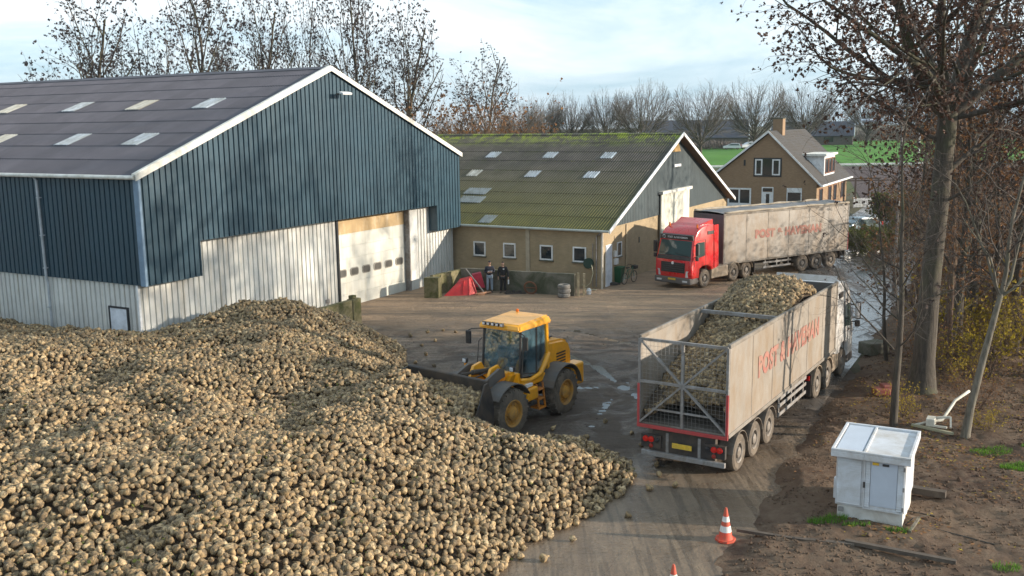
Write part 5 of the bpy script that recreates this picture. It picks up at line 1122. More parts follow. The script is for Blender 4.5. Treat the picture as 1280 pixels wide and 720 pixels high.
        q = MB(K)
        for (ya, za, yb, zb_) in ((y_f-1.42,1.0,y_f-1.42,2.75),(y_f-1.42,2.75,y_f-.45,2.75),(y_f-.3,1.3,y_f-.3,1.8)): q.beam((X(za,.004),ya,za),(X(zb_,.004),yb,zb_),.02,.02)
        q.build('door_seam', M['plastic_black'], cb)
        MB(K).bev(*sorted((X(2.5,.0), X(2.5,-.04))), y_b+.1, y_f-1.62, 3.0, 3.2, .01).build('side_vent', M['plastic_black'], cb)
        q = MB(K); q.bev(*sorted((s*1.36, s*1.56)), y_f-.36, y_f-.20, 1.95, 2.62, .04); q.bev(*sorted((s*1.36, s*1.54)), y_f-.34, y_f-.20, 1.66, 1.9, .03)
        for z in (2.5, 1.85): q.beam((s*1.18,y_f-.38,z),(s*1.4,y_f-.3,z),.04)
        mi = q.build('mirror', M['plastic_black'], cb)
        MB(K).box(*sorted((s*1.38, s*1.54)), y_f-.368, y_f-.358, 1.99, 2.58).build('mirror_glass', M['clear_lens'], mi)
        q = MB(K)
        for z in (.42, .72): q.bev(*sorted((s*1.22, s*1.0)), y_f-.78, y_f-.45, z, z+.05, .01)
        q.build('step', M['grey_steel'], cb)
    MB(K).bev(-.26,.26,y_f+.08,y_f+.1,.50,.61,.005).build('number_plate', M['yellow_plate'], cb)
    return t
# near truck, seen from behind, loaded
yaw = R(32.1); n0 = (5.6 - 1.29*math.cos(yaw), 24.29 + 1.29*math.sin(yaw), .015)
truck(n0, -yaw, 11.2, 3.66, 1.27, 4.15, R(0), 'truck_white', 'white tractor with an open dirty grey trailer full of sugar beets, standing on the road', True, 0, sign=False, drive=(-.75, .6))
beet_load(n0, -yaw, 11.2, 'sugar beets heaped in the open trailer of the nearer truck')
# red truck with the covered trailer
truck((20.93, 62.89, .015), R(122.1), 10.9, 3.92, 1.08, 5.1, R(11.9), 'truck_red', 'bright red tractor with a dirty beige covered trailer in front of the old brick barn', False, 0, txt_side=(-1,), axles=(1.5, 2.8, 4.1), drive=(-.6, .75))

# ================================================================ wheel loader
YEL = pm('loader_yellow', (.86,.37,.008), .35, dirt=(.30,.18,.07), damt=.40, dscale=1.6, dthr=.54, coat=.3, var=.07); M['loader_yellow'] = YEL
M['loader_grey'] = pm('loader_grey', (.085,.083,.08), .6, dirt=MUD, damt=.6, dscale=2)
M['rim_yellow'] = pm('rim_yellow', (.60,.28,.02), .5, dirt=(.2,.14,.08), damt=.75, dscale=4, dthr=.45)
M['mud_caked'] = pm('mud_caked', (.15,.125,.10), .9, dirt=(.07,.055,.042), damt=.7, dscale=3, bmp=.02, bscale=14)
def loader():
    px_, py_ = -.066, 30.25; a_r = R(145); a_f = R(141)
    L = empty('wheel_loader', (px_, py_, .01), a_r, 'yellow wheel loader with a wide black bucket, pushed into the beet heap', 'wheel loader')
    S = Matrix.Rotation(a_f - a_r, 4, 'Z')            # front half, steered
    # rear half: y forward; rear axle at y=-1.4
    for s in (-1, 1): wheel(L, s*.98, -1.4, .74, .52, side=s, tm='muddy_rubber', rm='rim_yellow', tread=22, bolt=12)
    for s in (-1, 1): wheel(L, s*.98, 1.4, .74, .52, T=S, side=s, tm='muddy_rubber', rm='rim_yellow', tread=22, bolt=12)
    b = MB(); b.bev(-.42,.42,-2.3,.1,.62,1.25,.05); b.tube([(-.9,-1.4,.74),(.9,-1.4,.74)], .14, 10); b.bev(-.5,.5,-.5,.25,.5,1.3,.05); b.build('rear_frame', M['loader_grey'], L)
    # engine hood with a rounded back
    prof = [(-2.55,1.15),(-2.72,1.3),(-2.7,1.85),(-2.55,2.16),(-2.25,2.30),(-1.3,2.38),(-1.05,2.38),(-1.05,1.15)]
    h = MB(); bm = bmesh.new(); vl = [bm.verts.new((-.62,y,z)) for y, z in prof]; vr = [bm.verts.new((.62,y,z)) for y, z in prof]; n = len(prof)
    for i in range(n): bm.faces.new((vl[i], vl[(i+1)%n], vr[(i+1)%n], vr[i]))
    bm.faces.new(vl); bm.faces.new(vr); bmesh.ops.recalc_face_normals(bm, faces=bm.faces[:]); bmesh.ops.bevel(bm, geom=[e for e in bm.edges], offset=.09, segments=3, affect='EDGES'); bm.verts.index_update()
    h.add([tuple(v.co) for v in bm.verts], [tuple(v.index for v in f.verts) for f in bm.faces]); bm.free(); hood = h.build('engine_hood', YEL, L, smooth=40)
    g = MB()
    for s in (-1, 1):
        for k in range(6): g.box(*sorted((s*.635, s*.60)), -2.3, -1.75, 1.35+k*.1, 1.40+k*.1)
    g.bev(-.3,.3,-2.0,-1.6,2.36,2.42,.02); g.build('hood_grille', M['plastic_black'], hood)
    g = MB(); g.tube([(.35,-1.45,2.3),(.35,-1.45,2.72),(.35,-1.52,2.82)], .06, 10); g.build('exhaust_pipe', M['dark_steel'], hood)
    g = MB(); g.tube([(-.3,-1.35,2.3),(-.3,-1.35,2.5)], .09, 12); g.lathe([(.13,2.5),(.14,2.56),(.13,2.66),(0,2.7)], 'z', (-.3,-1.35,0), 14); g.build('air_intake', M['plastic_black'], hood)
    # counterweight
    c = MB(); c.bev(-1.1,-.62,-2.75,-2.05,.75,1.5,.08); c.bev(.62,1.1,-2.75,-2.05,.75,1.5,.08); c.bev(-1.05,1.05,-2.85,-2.5,.7,1.25,.08); c.build('counterweight', YEL, L)
    # rear fenders
    for s in (-1, 1):
        f = MB(); pts = [(math.cos(R(20+150*k/12))*.92-1.4, math.sin(R(20+150*k/12))*.92+.74) for k in range(13)]
        for (a0, c0), (a1, c1) in zip(pts[:-1], pts[1:]):
            x0, x1 = sorted((s*.68, s*1.27)); f.hexa([(x0,a0,c0),(x1,a0,c0),(x1,a1,c1),(x0,a1,c1),(x0,a0,c0+.035),(x1,a0,c0+.035),(x1,a1,c1+.035),(x0,a1,c1+.035)])
        f.build('rear_fender', M['loader_grey'], L)
    for s in (-1, 1):
        f = MB(S); pts = [(math.cos(R(35+115*k/10))*.90+1.4, math.sin(R(35+115*k/10))*.90+.74) for k in range(11)]
        for (a0, c0), (a1, c1) in zip(pts[:-1], pts[1:]):
            x0, x1 = sorted((s*.70, s*1.25)); f.hexa([(x0,a0,c0),(x1,a0,c0),(x1,a1,c1),(x0,a1,c1),(x0,a0,c0+.035),(x1,a0,c0+.035),(x1,a1,c1+.035),(x0,a1,c1+.035)])
        f.build('front_fender', M['loader_grey'], L)
    # cab on the rear half: floor, posts, glass, roof
    x_, yb, yf, z0, z1 = .72, -1.05, .55, 1.35, 3.08
    c = MB(); c.bev(-.80,.80,yb-.05,yf+.05,1.22,1.48,.05); c.hexa([(-.74,yf-.1,1.4),(.74,yf-.1,1.4),(.74,yf+.14,1.4),(-.74,yf+.14,1.4),(-.74,yf-.05,1.74),(.74,yf-.05,1.74),(.74,yf+.10,1.74),(-.74,yf+.10,1.74)]); cb = c.build('cab_base', YEL, L)
    # curved door sill on each side
    c = MB()
    for s in (-1, 1): c.tube([(s*.76,yf+.02,1.52),(s*.78,.1,1.42),(s*.78,-.5,1.5),(s*.78,-.85,1.85),(s*.76,yb+.02,2.1)], [.07,.07,.09,.10,.08], 8)
    c.build('cab_sill', YEL, cb, smooth=True)
    for s in (-1, 1):
        c = MB(); c.beam((s*.72,yf,1.6),(s*.70,yf-.1,z1),.06,.06); c.beam((s*.74,-.35,1.45),(s*.72,-.4,z1),.05,.05); c.beam((s*.74,yf-.02,1.72),(s*.74,-.35,1.55),.04)
        c.build('cab_post', M['plastic_black'], cb)
    c = MB()
    for s in (-1, 1): c.beam((s*.74,yb+.05,1.5),(s*.72,yb+.1,z1),.12,.12)
    c.build('rear_post', YEL, cb)
    cg = clear_glass('cab_glass', (.66,.88,.95)); g = MB()
    g.hexa([(-.69,yf+.0,1.74),(.69,yf+.0,1.74),(.69,yf-.012,1.74),(-.69,yf-.012,1.74),(-.67,yf-.10,z1),(.67,yf-.10,z1),(.67,yf-.112,z1),(-.67,yf-.112,z1)]); g.build('windscreen', cg, cb)
    for s in (-1, 1):
        g = MB(); g.hexa([(s*.745,-.35,1.5),(s*.735,-.35,1.5),(s*.735,yf-.02,1.6),(s*.745,yf-.02,1.6),(s*.725,-.38,z1),(s*.715,-.38,z1),(s*.70,yf-.12,z1),(s*.71,yf-.12,z1)])
        g.hexa([(s*.745,yb+.1,1.95),(s*.735,yb+.1,1.95),(s*.735,-.4,1.6),(s*.745,-.4,1.6),(s*.725,yb+.14,z1),(s*.715,yb+.14,z1),(s*.715,-.42,z1),(s*.725,-.42,z1)]); g.build('side_glass', cg, cb)
    g = MB(); g.box(-.66,.66,yb+.08,yb+.09,1.9,z1); g.build('rear_glass', cg, cb)
    g = MB(); g.box(-.7,.7,yb+.1,yf-.1,1.48,1.52); g.bev(-.26,.26,-.62,-.12,1.75,1.87,.05); g.hexa([(-.25,-.72,1.85),(.25,-.72,1.85),(.25,-.6,1.85),(-.25,-.6,1.85),(-.22,-.85,2.5),(.22,-.85,2.5),(.22,-.74,2.5),(-.22,-.74,2.5)]); g.box(-.18,.18,-.5,-.25,1.5,1.78)
    g.bev(-.5,-.34,-.6,.1,1.85,1.95,.03); g.bev(.34,.5,-.6,.1,1.85,1.95,.03)
    g.build('seat', M['plastic_black'], cb)
    g = MB(); g.tube([(0,yf-.3,1.5),(0,yf-.45,1.98)], .05, 8); g.tube([(math.cos(a)*.19, yf-.47+math.sin(a)*.13, 2.0+math.sin(a)*.12) for a in np.linspace(0, 2*PI, 20)], .016, 6); g.build('steering_wheel', M['plastic_black'], cb)
    # roof
    c = MB(); bm = bmesh.new(); bmesh.ops.create_cube(bm, size=1)
    for v in bm.verts: v.co = Vector((v.co.x*(1.66 if v.co.z < 0 else 1.48), -.27+v.co.y*(1.90 if v.co.z < 0 else 1.70), 3.17+v.co.z*.20+(.06 if v.co.y < 0 and v.co.z > 0 else 0)))
    bmesh.ops.bevel(bm, geom=bm.edges[:], offset=.055, segments=3, affect='EDGES'); bm.verts.index_update(); c.add([tuple(v.co) for v in bm.verts], [tuple(v.index for v in f.verts) for f in bm.faces]); bm.free()
    rf = c.build('cab_roof', YEL, cb, smooth=50)
    c = MB(); c.bev(-.5,.5,-.9,.1,3.26,3.285,.02); c.build('roof_hatch', pm('hatch_worn', (.50,.30,.06), .6), rf)
    for k in range(5):
        x = -.02 + .17*k - .15; c = MB(); c.bev(x-.062,x+.062,yf+.10,yf+.20,3.19,3.30,.02); wl = c.build('work_light', M['plastic_black'], rf)
        MB().bev(x-.045,x+.045,yf+.202,yf+.212,3.21,3.28,.004).build('lens', M['clear_lens'], wl)
    c = MB(); c.lathe([(.07,3.26),(.07,3.3),(.055,3.32),(.05,3.40),(0,3.43)], 'z', (.45,-1.05,0), 14); c.build('roof_beacon', M['orange_lens'], rf)
    # mirrors on arms
    for s in (-1, 1):
        if s < 0: c = MB(); c.tube([(s*.72,yf-.05,3.0),(s*.8,yf+.0,2.9)], .018, 6); c.build('mirror_stub', M['plastic_black'], cb)
        c = MB() if s > 0 else MB(Matrix.Translation((.12,-.1,0))); c.tube([(s*.72,yf-.05,3.02),(s*1.0,yf+.18,3.02),(s*1.12,yf+.2,2.96)], .018, 6); c.bev(*sorted((s*1.02,s*1.22)), yf+.16, yf+.24, 2.52, 2.95, .03); mi = c.build('mirror', M['plastic_black'], cb)
        if s > 0: MB().box(*sorted((s*1.04,s*1.2)), yf+.15, yf+.158, 2.56, 2.91).build('mirror_glass', M['clear_lens'], mi)
        # steps and grab rail on each side
        c = MB()
        for z, o in ((.42, .95), (.72, .93), (1.02, .90)): c.bev(*sorted((s*(o+.04), s*.62)), -.52, -.16, z, z+.05, .01)
        for y in (-.52, -.16): c.beam((s*.96,y,.42),(s*.86,y,1.24),.05,.05)
        c.build('ladder', YEL if s > 0 else pm('loader_orange', (.55,.19,.02), .5, dirt=MUD, damt=.5), L)
        c = MB(); c.tube([(s*.80,yf+.04,1.6),(s*.88,yf+.1,1.75),(s*.86,yf+.0,2.6),(s*.78,yf-.08,2.7)], .016, 6); c.build('grab_rail', M['dark_steel'], cb)
        c = MB(); c.bev(*sorted((s*.62,s*.98)), -.1, .5, .82, 1.22, .05); c.build('tool_box', YEL, L)
    MB().bev(-.90,-.795,.1,.42,1.26,1.36,.004).build('sticker', M['white_paint'], L)
    # front half: frame, lamp brackets, lift arms, links, cylinders, bucket
    f = MB(S); f.bev(-.42,.42,.15,1.9,.55,1.2,.05); f.tube([(-.9,1.4,.74),(.9,1.4,.74)], .14, 10); f.build('front_frame', M['loader_grey'], L)
    f = MB(S)
    for s in (-1, 1): f.prism([(.65,1.0),(1.55,1.0),(1.75,1.5),(1.45,2.02),(1.1,2.08),(.8,1.6)], 'x', *sorted((s*.30, s*.40)))
    f.bev(-.4,.4,.55,.75,1.0,1.75,.03); f.bev(-.62,.62,.6,1.1,1.3,1.5,.04)
    f.build('front_tower', YEL, L)
    for s in (-1, 1):
        f = MB(S); f.hexa([(s*.55,.85,1.30),(s*.66,.85,1.30),(s*.66,1.15,1.35),(s*.55,1.15,1.35),(s*.86,1.0,1.85),(s*1.0,1.0,1.85),(s*1.0,1.2,1.85),(s*.86,1.2,1.85)]); f.beam((s*.95,1.1,1.85),(s*.97,1.12,2.0),.07); f.beam((s*.45,1.0,1.35),(s*.96,1.1,1.9),.13,.10); br = f.build('lamp_bracket', YEL, L)
        f = MB(S); f.bev(*sorted((s*.88,s*1.05)), 1.06, 1.18, 1.96, 2.12, .03); hl = f.build('headlight', M['plastic_black'], br)
        MB(S).bev(*sorted((s*.90,s*1.03)), 1.175, 1.19, 1.98, 2.10, .01).build('lens', M['clear_lens'], hl)
    for s in (-1, 1):
        f = MB(S); f.prism([(1.15,1.98),(1.35,2.05),(2.1,1.78),(2.75,1.32),(3.0,1.08),(2.95,.90),(2.75,.92),(2.5,1.15),(1.95,1.5),(1.3,1.72),(1.1,1.75)], 'x', *sorted((s*.56, s*.66))); f.build('lift_arm', M['loader_grey'], L)
        f = MB(S); f.tube([(s*.52,.85,1.05),(s*.52,1.6,1.35)], .07, 10); f.tube([(s*.52,1.5,1.31),(s*.55,2.05,1.55)], .04, 10); f.build('lift_cylinder', M['dark_steel'], L)
    f = MB(S); f.tube([(0,1.1,1.85),(0,1.9,1.95)], .08, 10); f.tube([(0,1.8,1.94),(0,2.3,1.98)], .045, 10); f.beam((0,2.3,2.02),(0,2.45,1.2),.14,.16); f.beam((0,2.4,1.25),(0,2.95,1.35),.1,.12); f.beam((-.6,2.35,1.32),(.6,2.35,1.32),.16,.18)
    for s in (-.28,.28): f.tube([(s,.9,1.5),(s*.9,1.5,1.9),(s*.6,2.2,1.8)], .022, 6)
    f.build('tilt_linkage', M['dark_steel'], L)
    # bucket: open to the front, standing lip with a spill guard
    yb_, prof = 2.95, [(0,.62),(.05,1.0),(-.02,1.35),(-.12,1.95),(-.08,2.2)]
    bk = MB(S); Wb = 1.6; inner = [(3.95,.58),(3.3,.55),(3.05,.68),(2.92,.95),(2.90,1.35),(3.0,1.8),(3.06,2.12)]; outer = [(3.06+.0,2.14),(2.94,1.82),(2.83,1.36),(2.85,.92),(3.0,.61),(3.28,.48),(3.95,.52)]
    bk.prism(inner+outer, 'x', -Wb, Wb)
    for s in (-1, 1): bk.prism([(3.98,.52),(3.28,.48),(3.0,.61),(2.85,.92),(2.83,1.36),(2.94,1.82),(3.06,2.14),(3.22,2.12),(3.45,1.6),(3.9,.85)], 'x', *sorted((s*Wb, s*(Wb+.05))))
    for x in np.arange(-1.5, 1.51, .5): bk.prism([(2.85,1.36),(2.94,1.82),(3.04,2.08),(2.88,2.0),(2.74,1.4)], 'x', x-.02, x+.02)
    bk.tube([(-Wb,3.02,2.16),(Wb,3.02,2.16)], .05, 8)
    bk.build('bucket', pm('bucket_black', (.028,.028,.030), .5, .3, dirt=MUD, damt=.65, dscale=1.6), L)
    f = MB(S)
    for s in (-1, 1): f.prism([(3.99,.50),(3.5,.47),(3.5,.52),(3.99,.56)], 'x', *sorted((s*Wb, s*(Wb-.02))))
    f.box(-Wb, Wb, 3.9, 4.1, .50, .54); f.build('cutting_edge', M['grey_steel'], L)
    f = MB(S); f.prism([(2.6,.7),(3.0,.55),(3.1,.8),(3.02,1.5),(2.8,1.6),(2.55,1.2)], 'x', -.72, -.42); f.prism([(2.6,.7),(3.0,.55),(3.1,.8),(3.02,1.5),(2.8,1.6),(2.55,1.2)], 'x', .42, .72); f.build('bucket_hitch', M['mud_caked'], L)
    return L
loader()
def bucket_load():
    n = 900; a_f = R(141); x = npr.uniform(-1.5, 1.5, n); y = npr.uniform(3.0, 4.3, n); z = np.interp(y, [3.0,3.2,3.6,4.0,4.3], [1.85,1.8,1.65,1.5,1.35]) + .12*np.array([mno.noise(Vector((a*1.2, b, 4))) for a, b in zip(x, y)]) - .25*np.clip(np.abs(x)-1.1, 0, 1) - npr.random(n)*.5*(npr.random(n) < .3)
    o = beet_mass('bucket_load', np.stack([x, y, z], 1), npr.uniform(.075, .115, n), M['beet']); o.location = (-.066, 30.25, 0); o.rotation_euler = (0,0,a_f); tag(o, 'sugar beets filling the wide black bucket of the loader', 'beet load', kind='stuff')
bucket_load()
# ---- small car behind the trailer, and cars far across the field
def car(loc, rz, paint, label, sc=1.0, group=None, est=True):
    t = empty('parked_car', loc, rz, label, 'car', group); prof = [(-2.1,.35),(-2.15,.75),(-2.05,.98),(-1.75,1.42),(-1.2,1.50),(.1,1.50),(.75,1.28),(1.15,1.02),(1.95,.86),(2.12,.62),(2.1,.35)]
    bm = bmesh.new(); X = lambda z: .88 - max(0, z-.9)*.32; vl = [bm.verts.new((-X(z), y, z)) for y, z in prof]; vr = [bm.verts.new((X(z), y, z)) for y, z in prof]; n = len(prof)
    for i in range(n): bm.faces.new((vl[i], vl[(i+1) % n], vr[(i+1) % n], vr[i]))
    bm.faces.new(vl); bm.faces.new(vr); bmesh.ops.recalc_face_normals(bm, faces=bm.faces[:]); bmesh.ops.bevel(bm, geom=bm.edges[:], offset=.06, segments=2, affect='EDGES'); bm.verts.index_update()
    MB().add([tuple(v.co) for v in bm.verts], [tuple(v.index for v in f.verts) for f in bm.faces]).build('body', paint, t, smooth=40); bm.free()
    gl = MB()
    for s in (-1, 1): gl.hexa([(s*.86,-1.75,1.0),(s*.89,-1.75,1.0),(s*.89,.85,1.02),(s*.86,.85,1.02),(s*.70,-1.45,1.42),(s*.74,-1.45,1.42),(s*.74,.15,1.42),(s*.70,.15,1.42)])
    gl.hexa([(-.78,.95,1.10),(.78,.95,1.10),(.78,1.0,1.13),(-.78,1.0,1.13),(-.66,.2,1.47),(.66,.2,1.47),(.66,.24,1.5),(-.66,.24,1.5)]); gl.hexa([(-.76,-2.03,1.05),(.76,-2.03,1.05),(.76,-1.98,1.02),(-.76,-1.98,1.02),(-.68,-1.79,1.42),(.68,-1.79,1.42),(.68,-1.72,1.42),(-.68,-1.72,1.42)])
    gl.build('window', glass('screen_glass'), t)
    for s in (-1, 1):
        for y in (-1.3, 1.3): wheel(t, s*.78, y, .31, .2, side=s, tm='black_rubber', bolt=5)
        MB().bev(*sorted((s*.55,s*.86)), -2.17, -2.0, .85, 1.15, .03).build('tail_light', M['red_lens'], t)
        MB().bev(*sorted((s*.5,s*.8)), 1.9, 2.08, .66, .82, .03).build('headlight', M['clear_lens'], t)
    t.scale = (sc,)*3; return t
car((27.6, 77.2, 0), R(118), pm('car_blue', (.05,.13,.17), .25, coat=.8, var=.05), 'blue hatchback with red tail lights parked behind the red truck trailer')
cw = pm('car_white', (.65,.66,.68), .3, coat=.6, var=.05)
g_ = 'cars parked by the far slate barn'
car((66.5, 293, 0), R(80), cw, 'white car parked by the far slate barn, the left one', 1.25, g_); car((72.5, 296, 0), R(100), cw, 'white van like car parked by the far slate barn, the middle one', 1.4, g_); car((77.5, 292, 0), R(60), pm('car_teal', (.06,.2,.25), .3, coat=.6), 'teal car parked by the far slate barn, the right one', 1.25, g_)
# ================================================================ small things
def wall_between(name, a, b, h, t, mat, label, cat='wall', bumpy=.03, group=None):
    a = Vector((a[0], a[1], 0)); b = Vector((b[0], b[1], 0)); L = (b-a).length; rz = math.atan2(b.y-a.y, b.x-a.x)
    n = max(2, int(L/.4)); mb = MB(); top = [h + bumpy*mno.noise(Vector((i*.9, h, a.x))) for i in range(n+1)]
    for i in range(n):
        x0, x1 = L*i/n, L*(i+1)/n; mb.add([(x0,-t/2,0),(x1,-t/2,0),(x1,-t/2,top[i+1]),(x0,-t/2,top[i]),(x0,t/2,0),(x1,t/2,0),(x1,t/2,top[i+1]),(x0,t/2,top[i])], [(0,1,2,3),(5,4,7,6),(3,2,6,7)])
    mb.add([(0,-t/2,0),(0,t/2,0),(0,t/2,top[0]),(0,-t/2,top[0]),(L,-t/2,0),(L,t/2,0),(L,t/2,top[n]),(L,-t/2,top[n])], [(1,0,3,2),(4,5,6,7)])
    o = mb.build(name, mat, None); o.location = a; o.rotation_euler = (0,0,rz); return tag(o, label, cat, group)
wall_between('concrete_wall', (3.45,52.35), (-2.95,55.2), 1.22, .22, M['concrete_wall'], 'long low stained concrete wall under the four small barn windows, its top green with moss')
wall_between('concrete_wall', (-2.95,55.2), (-4.45,53.0), 1.15, .22, M['mossy_concrete'], 'short mossy concrete wall behind the red implement')
wall_between('concrete_wall', (-4.75,52.6), (-3.95,52.35), 1.12, .5, M['mossy_concrete'], 'mossy concrete block beside the white barn wall, left of the red implement')
Ub = (.4885,.8726); Vb = (-.8726,.4885)
def b1(u, v): return (-14.59+Ub[0]*u+Vb[0]*v, 38.09+Ub[1]*u+Vb[1]*v)
w_ = wall_between('retaining_wall', b1(2.5,-2.4), b1(10.3,-2.4), 1.22, .26, M['mossy_concrete'], 'mossy concrete wall holding the heap in front of the white barn wall', bumpy=.02)
p = MB(); p.bev(7.25, 7.85, -.2, .2, 0, 1.25, .03); p.bev(7.3,7.6,-.12,.15,1.25,1.42,.03); p.build('end_pillar', M['mossy_concrete'], w_)
# timber posts at the end of the long low wall
for k, (x, y) in enumerate(((3.62,52.2),(3.95,52.35))):
    o = MB().bev(x-.06,x+.06,y-.06,y+.06,0,1.3-.06*k,.01).build('wooden_post', pm('post_wood', (.36,.30,.2), .9, dirt=(.1,.09,.05), damt=.6, dscale=4), None)
    tag(o, ('pale wooden post at the right end of the long low concrete wall','wooden post between the pale post and the barn corner')[k], 'post')
# red implement on its side: two scoop halves and a steel bar
t = empty('grab_bucket', (-2.7,53.2,0), R(12), 'bright red grab bucket lying tipped against the mossy wall', 'grab bucket')
RED = pm('implement_red', (.62,.03,.035), .45, dirt=(.30,.10,.08), damt=.4, dscale=2)
mb = MB(); mb.hexa([(-1.15,-.15,0),(.25,-.35,0),(.6,.35,0),(-.8,.6,0),(-.35,-.05,.72),(.28,-.2,.92),(.55,.3,1.0),(-.1,.45,.85)]); mb.hexa([(.25,-.38,.02),(.75,-.1,.05),(.8,.3,.05),(.6,.35,0),(.28,-.22,.94),(.55,-.02,.72),(.6,.25,.72),(.55,.3,1.0)])
for k in range(3): mb.beam((-.1+.15*k,-.30+.02*k,.1),(.0+.12*k,-.18+.02*k,.85),.05,.04)
mb.build('scoop', RED, t)
mb = MB(); mb.hexa([(.75,.35,.35),(1.25,.2,.3),(1.35,.7,.3),(.9,.8,.35),(.55,.35,1.05),(1.05,.25,1.15),(1.1,.7,1.15),(.6,.8,1.05)]); mb.build('scoop', pm('implement_pink', (.42,.03,.06), .5, dirt=(.2,.05,.05), damt=.4), t)
MB().beam((.15,-.0,1.45),(1.1,-.30,.12),.09,.06).build('steel_bar', M['grey_steel'], t)
mb = MB(); mb.tube([(.6,-.4,.06),(1.0,-.35,.10),(1.5,-.1,.09)], .06, 8); mb.bev(.7,1.1,-.5,-.3,.0,.1,.02); mb.build('tow_bracket', pm('bracket_rust', (.35,.18,.10), .8), t)
# stacked tyres, rusty bits, hose
for k in range(3):
    mb = MB(); z = .12+.235*k; dx = .03*(k % 2); mb.lathe([(.19,z-.10),(.30,z-.12),(.345,z-.06),(.345,z+.06),(.30,z+.12),(.19,z+.10),(.17,z),(.19,z-.10)], 'z', (dx,0,0), 26)
    o = mb.build('old_tyre', pm('grey_tyre', (.10,.098,.095), .8, dirt=(.26,.24,.21), damt=.8, dscale=5, dthr=.42), None, smooth=35); o.location = (2.83,51.95,.01); tag(o, ('bottom tyre of the small stack against the concrete wall','middle tyre of the small stack against the concrete wall','top tyre of the small stack against the concrete wall')[k], 'tyre', 'tyres stacked by the wall')
mb = MB(); mb.lathe([(.36,-.04),(.40,0),(.36,.04),(.30,.03),(.30,-.03),(.36,-.04)], 'y', (0,0,.38), 24); mb.tube([(-.33,0,.38),(.33,0,.38)], .03, 6)
o = mb.build('rusty_wheel', pm('rust', (.20,.09,.05), .9, dirt=(.08,.05,.03), damt=.6), None); o.location = (1.05,53.1,0); o.rotation_euler = (R(12),0,R(-20)); tag(o, 'rusty iron ring leaning against the long low wall', 'iron ring')
mb = MB()
mb.bev(-.62,.55,-.16,.14,0,.05,.02)
for k in range(9): x = -.5+.115*k; y = rnd.uniform(-.1,.05); mb.bev(x-.1,x+.08,y-.06,y+.08,0,rnd.uniform(.06,.22),.02)
o = mb.build('scrap_pile', M['dark_steel'], None); o.location = (.25,53.25,0); tag(o, 'small dark pile of scrap at the foot of the long low wall', 'scrap')
t = empty('hose_reel', (C2[0]+Vb[0]*.75-.0, C2[1]+Vb[1]*.75-.05, 0), BROT, 'dark green hose reel with a pale hose on the barn wall beside the corner', 'hose reel')
MB().lathe([(.0,-.02),(.30,-.02),(.30,-.0),(.22,-.02),(.22,-.12),(.30,-.14),(.30,-.16),(0,-.16)], 'x', (0,0,1.45), 22).build('drum', pm('reel_green', (.02,.05,.035), .6), t)
MB().tube([(-.2,-.25,1.4),(-.22,-.35,.9),(-.25,-.2,.35),(-.3,.05,.12),(-.35,.25,.25),(-.5,.1,.06),(-.6,-.3,.04),(-.5,-.7,.03)], .025, 6).build('hose', pm('hose_pale', (.45,.42,.28), .6), t)
mb = MB(); mb.lathe([(0,.0),(.12,0),(.14,.22),(.08,.28),(.08,.34),(0,.35)], 'z', (0,0,0), 16); o = mb.build('jerry_can', M['white_paint'], None, smooth=40); o.location = (4.25,52.75,0.01); tag(o, 'small white canister by the barn corner under the hose reel', 'canister')
# bicycle and green bin by the barn gable
t = empty('bicycle', (6.9,56.15,.01), R(52), 'green bicycle parked against the brick gable wall', 'bicycle'); gf = pm('bike_green', (.03,.12,.08), .4)
for x in (-.54,.54):
    o = MB().tube([(x+math.cos(a)*.33,0,.35+math.sin(a)*.33) for a in np.linspace(0,2*PI,29)], .02, 6).build('wheel', M['black_rubber'], t)
    mb = MB(); [mb.tube([(x,0,.35),(x+math.cos(a)*.32,0,.35+math.sin(a)*.32)], .004, 4) for a in np.linspace(0,2*PI,13)[:-1]]; mb.build('rim', M['clear_lens'], o)
mb = MB()
for a, b in (((-.54,0,.35),(-.16,0,.85)),((-.54,0,.35),(-.06,0,.32)),((-.06,0,.32),(-.18,0,.88)),((-.06,0,.32),(.40,0,.80)),((-.16,0,.80),(.38,0,.88)),((.54,0,.35),(.38,0,.98))): mb.tube([a,b], .018, 6)
mb.build('frame', gf, t); mb = MB(); mb.bev(-.32,-.06,-.08,.08,.92,.98,.03); mb.build('saddle', M['plastic_black'], t)
mb = MB(); mb.tube([(.18,-.28,1.02),(.34,-.22,1.08),(.38,0,1.04),(.34,.22,1.08),(.18,.28,1.02)], .014, 6); mb.bev(.45,.75,-.16,.16,.80,1.0,.03); mb.build('handlebar', M['plastic_black'], t)
t = empty('wheelie_bin', (6.25,56.3,.01), BROT, 'dark green waste bin behind the bicycle', 'bin'); gm = pm('bin_green', (.02,.09,.04), .5)
MB().hexa([(-.22,-.24,.06),(.22,-.24,.06),(.22,.24,.06),(-.22,.24,.06),(-.29,-.32,.92),(.29,-.32,.92),(.29,.32,.92),(-.29,.32,.92)]).build('bin_body', gm, t); MB().bev(-.31,.31,-.36,.34,.925,.99,.02).build('lid', gm, t)
for s in (-1,1): MB().lathe([(0,-.03),(.1,-.03),(.1,.03),(0,.03)], 'x', (s*.2,.24,.1), 14).build('wheel', M['black_rubber'], t)
mb = MB(); mb.bev(-.25,.2,-.15,.15,0,.16,.04); mb.tube([(.1,0,.1),(.35,.05,.06)], .05, 6); o = mb.build('work_boots', M['dark_steel'], None); o.location = (5.95,55.6,.01); tag(o, 'dark clutter lying by the white barn door', 'clutter')
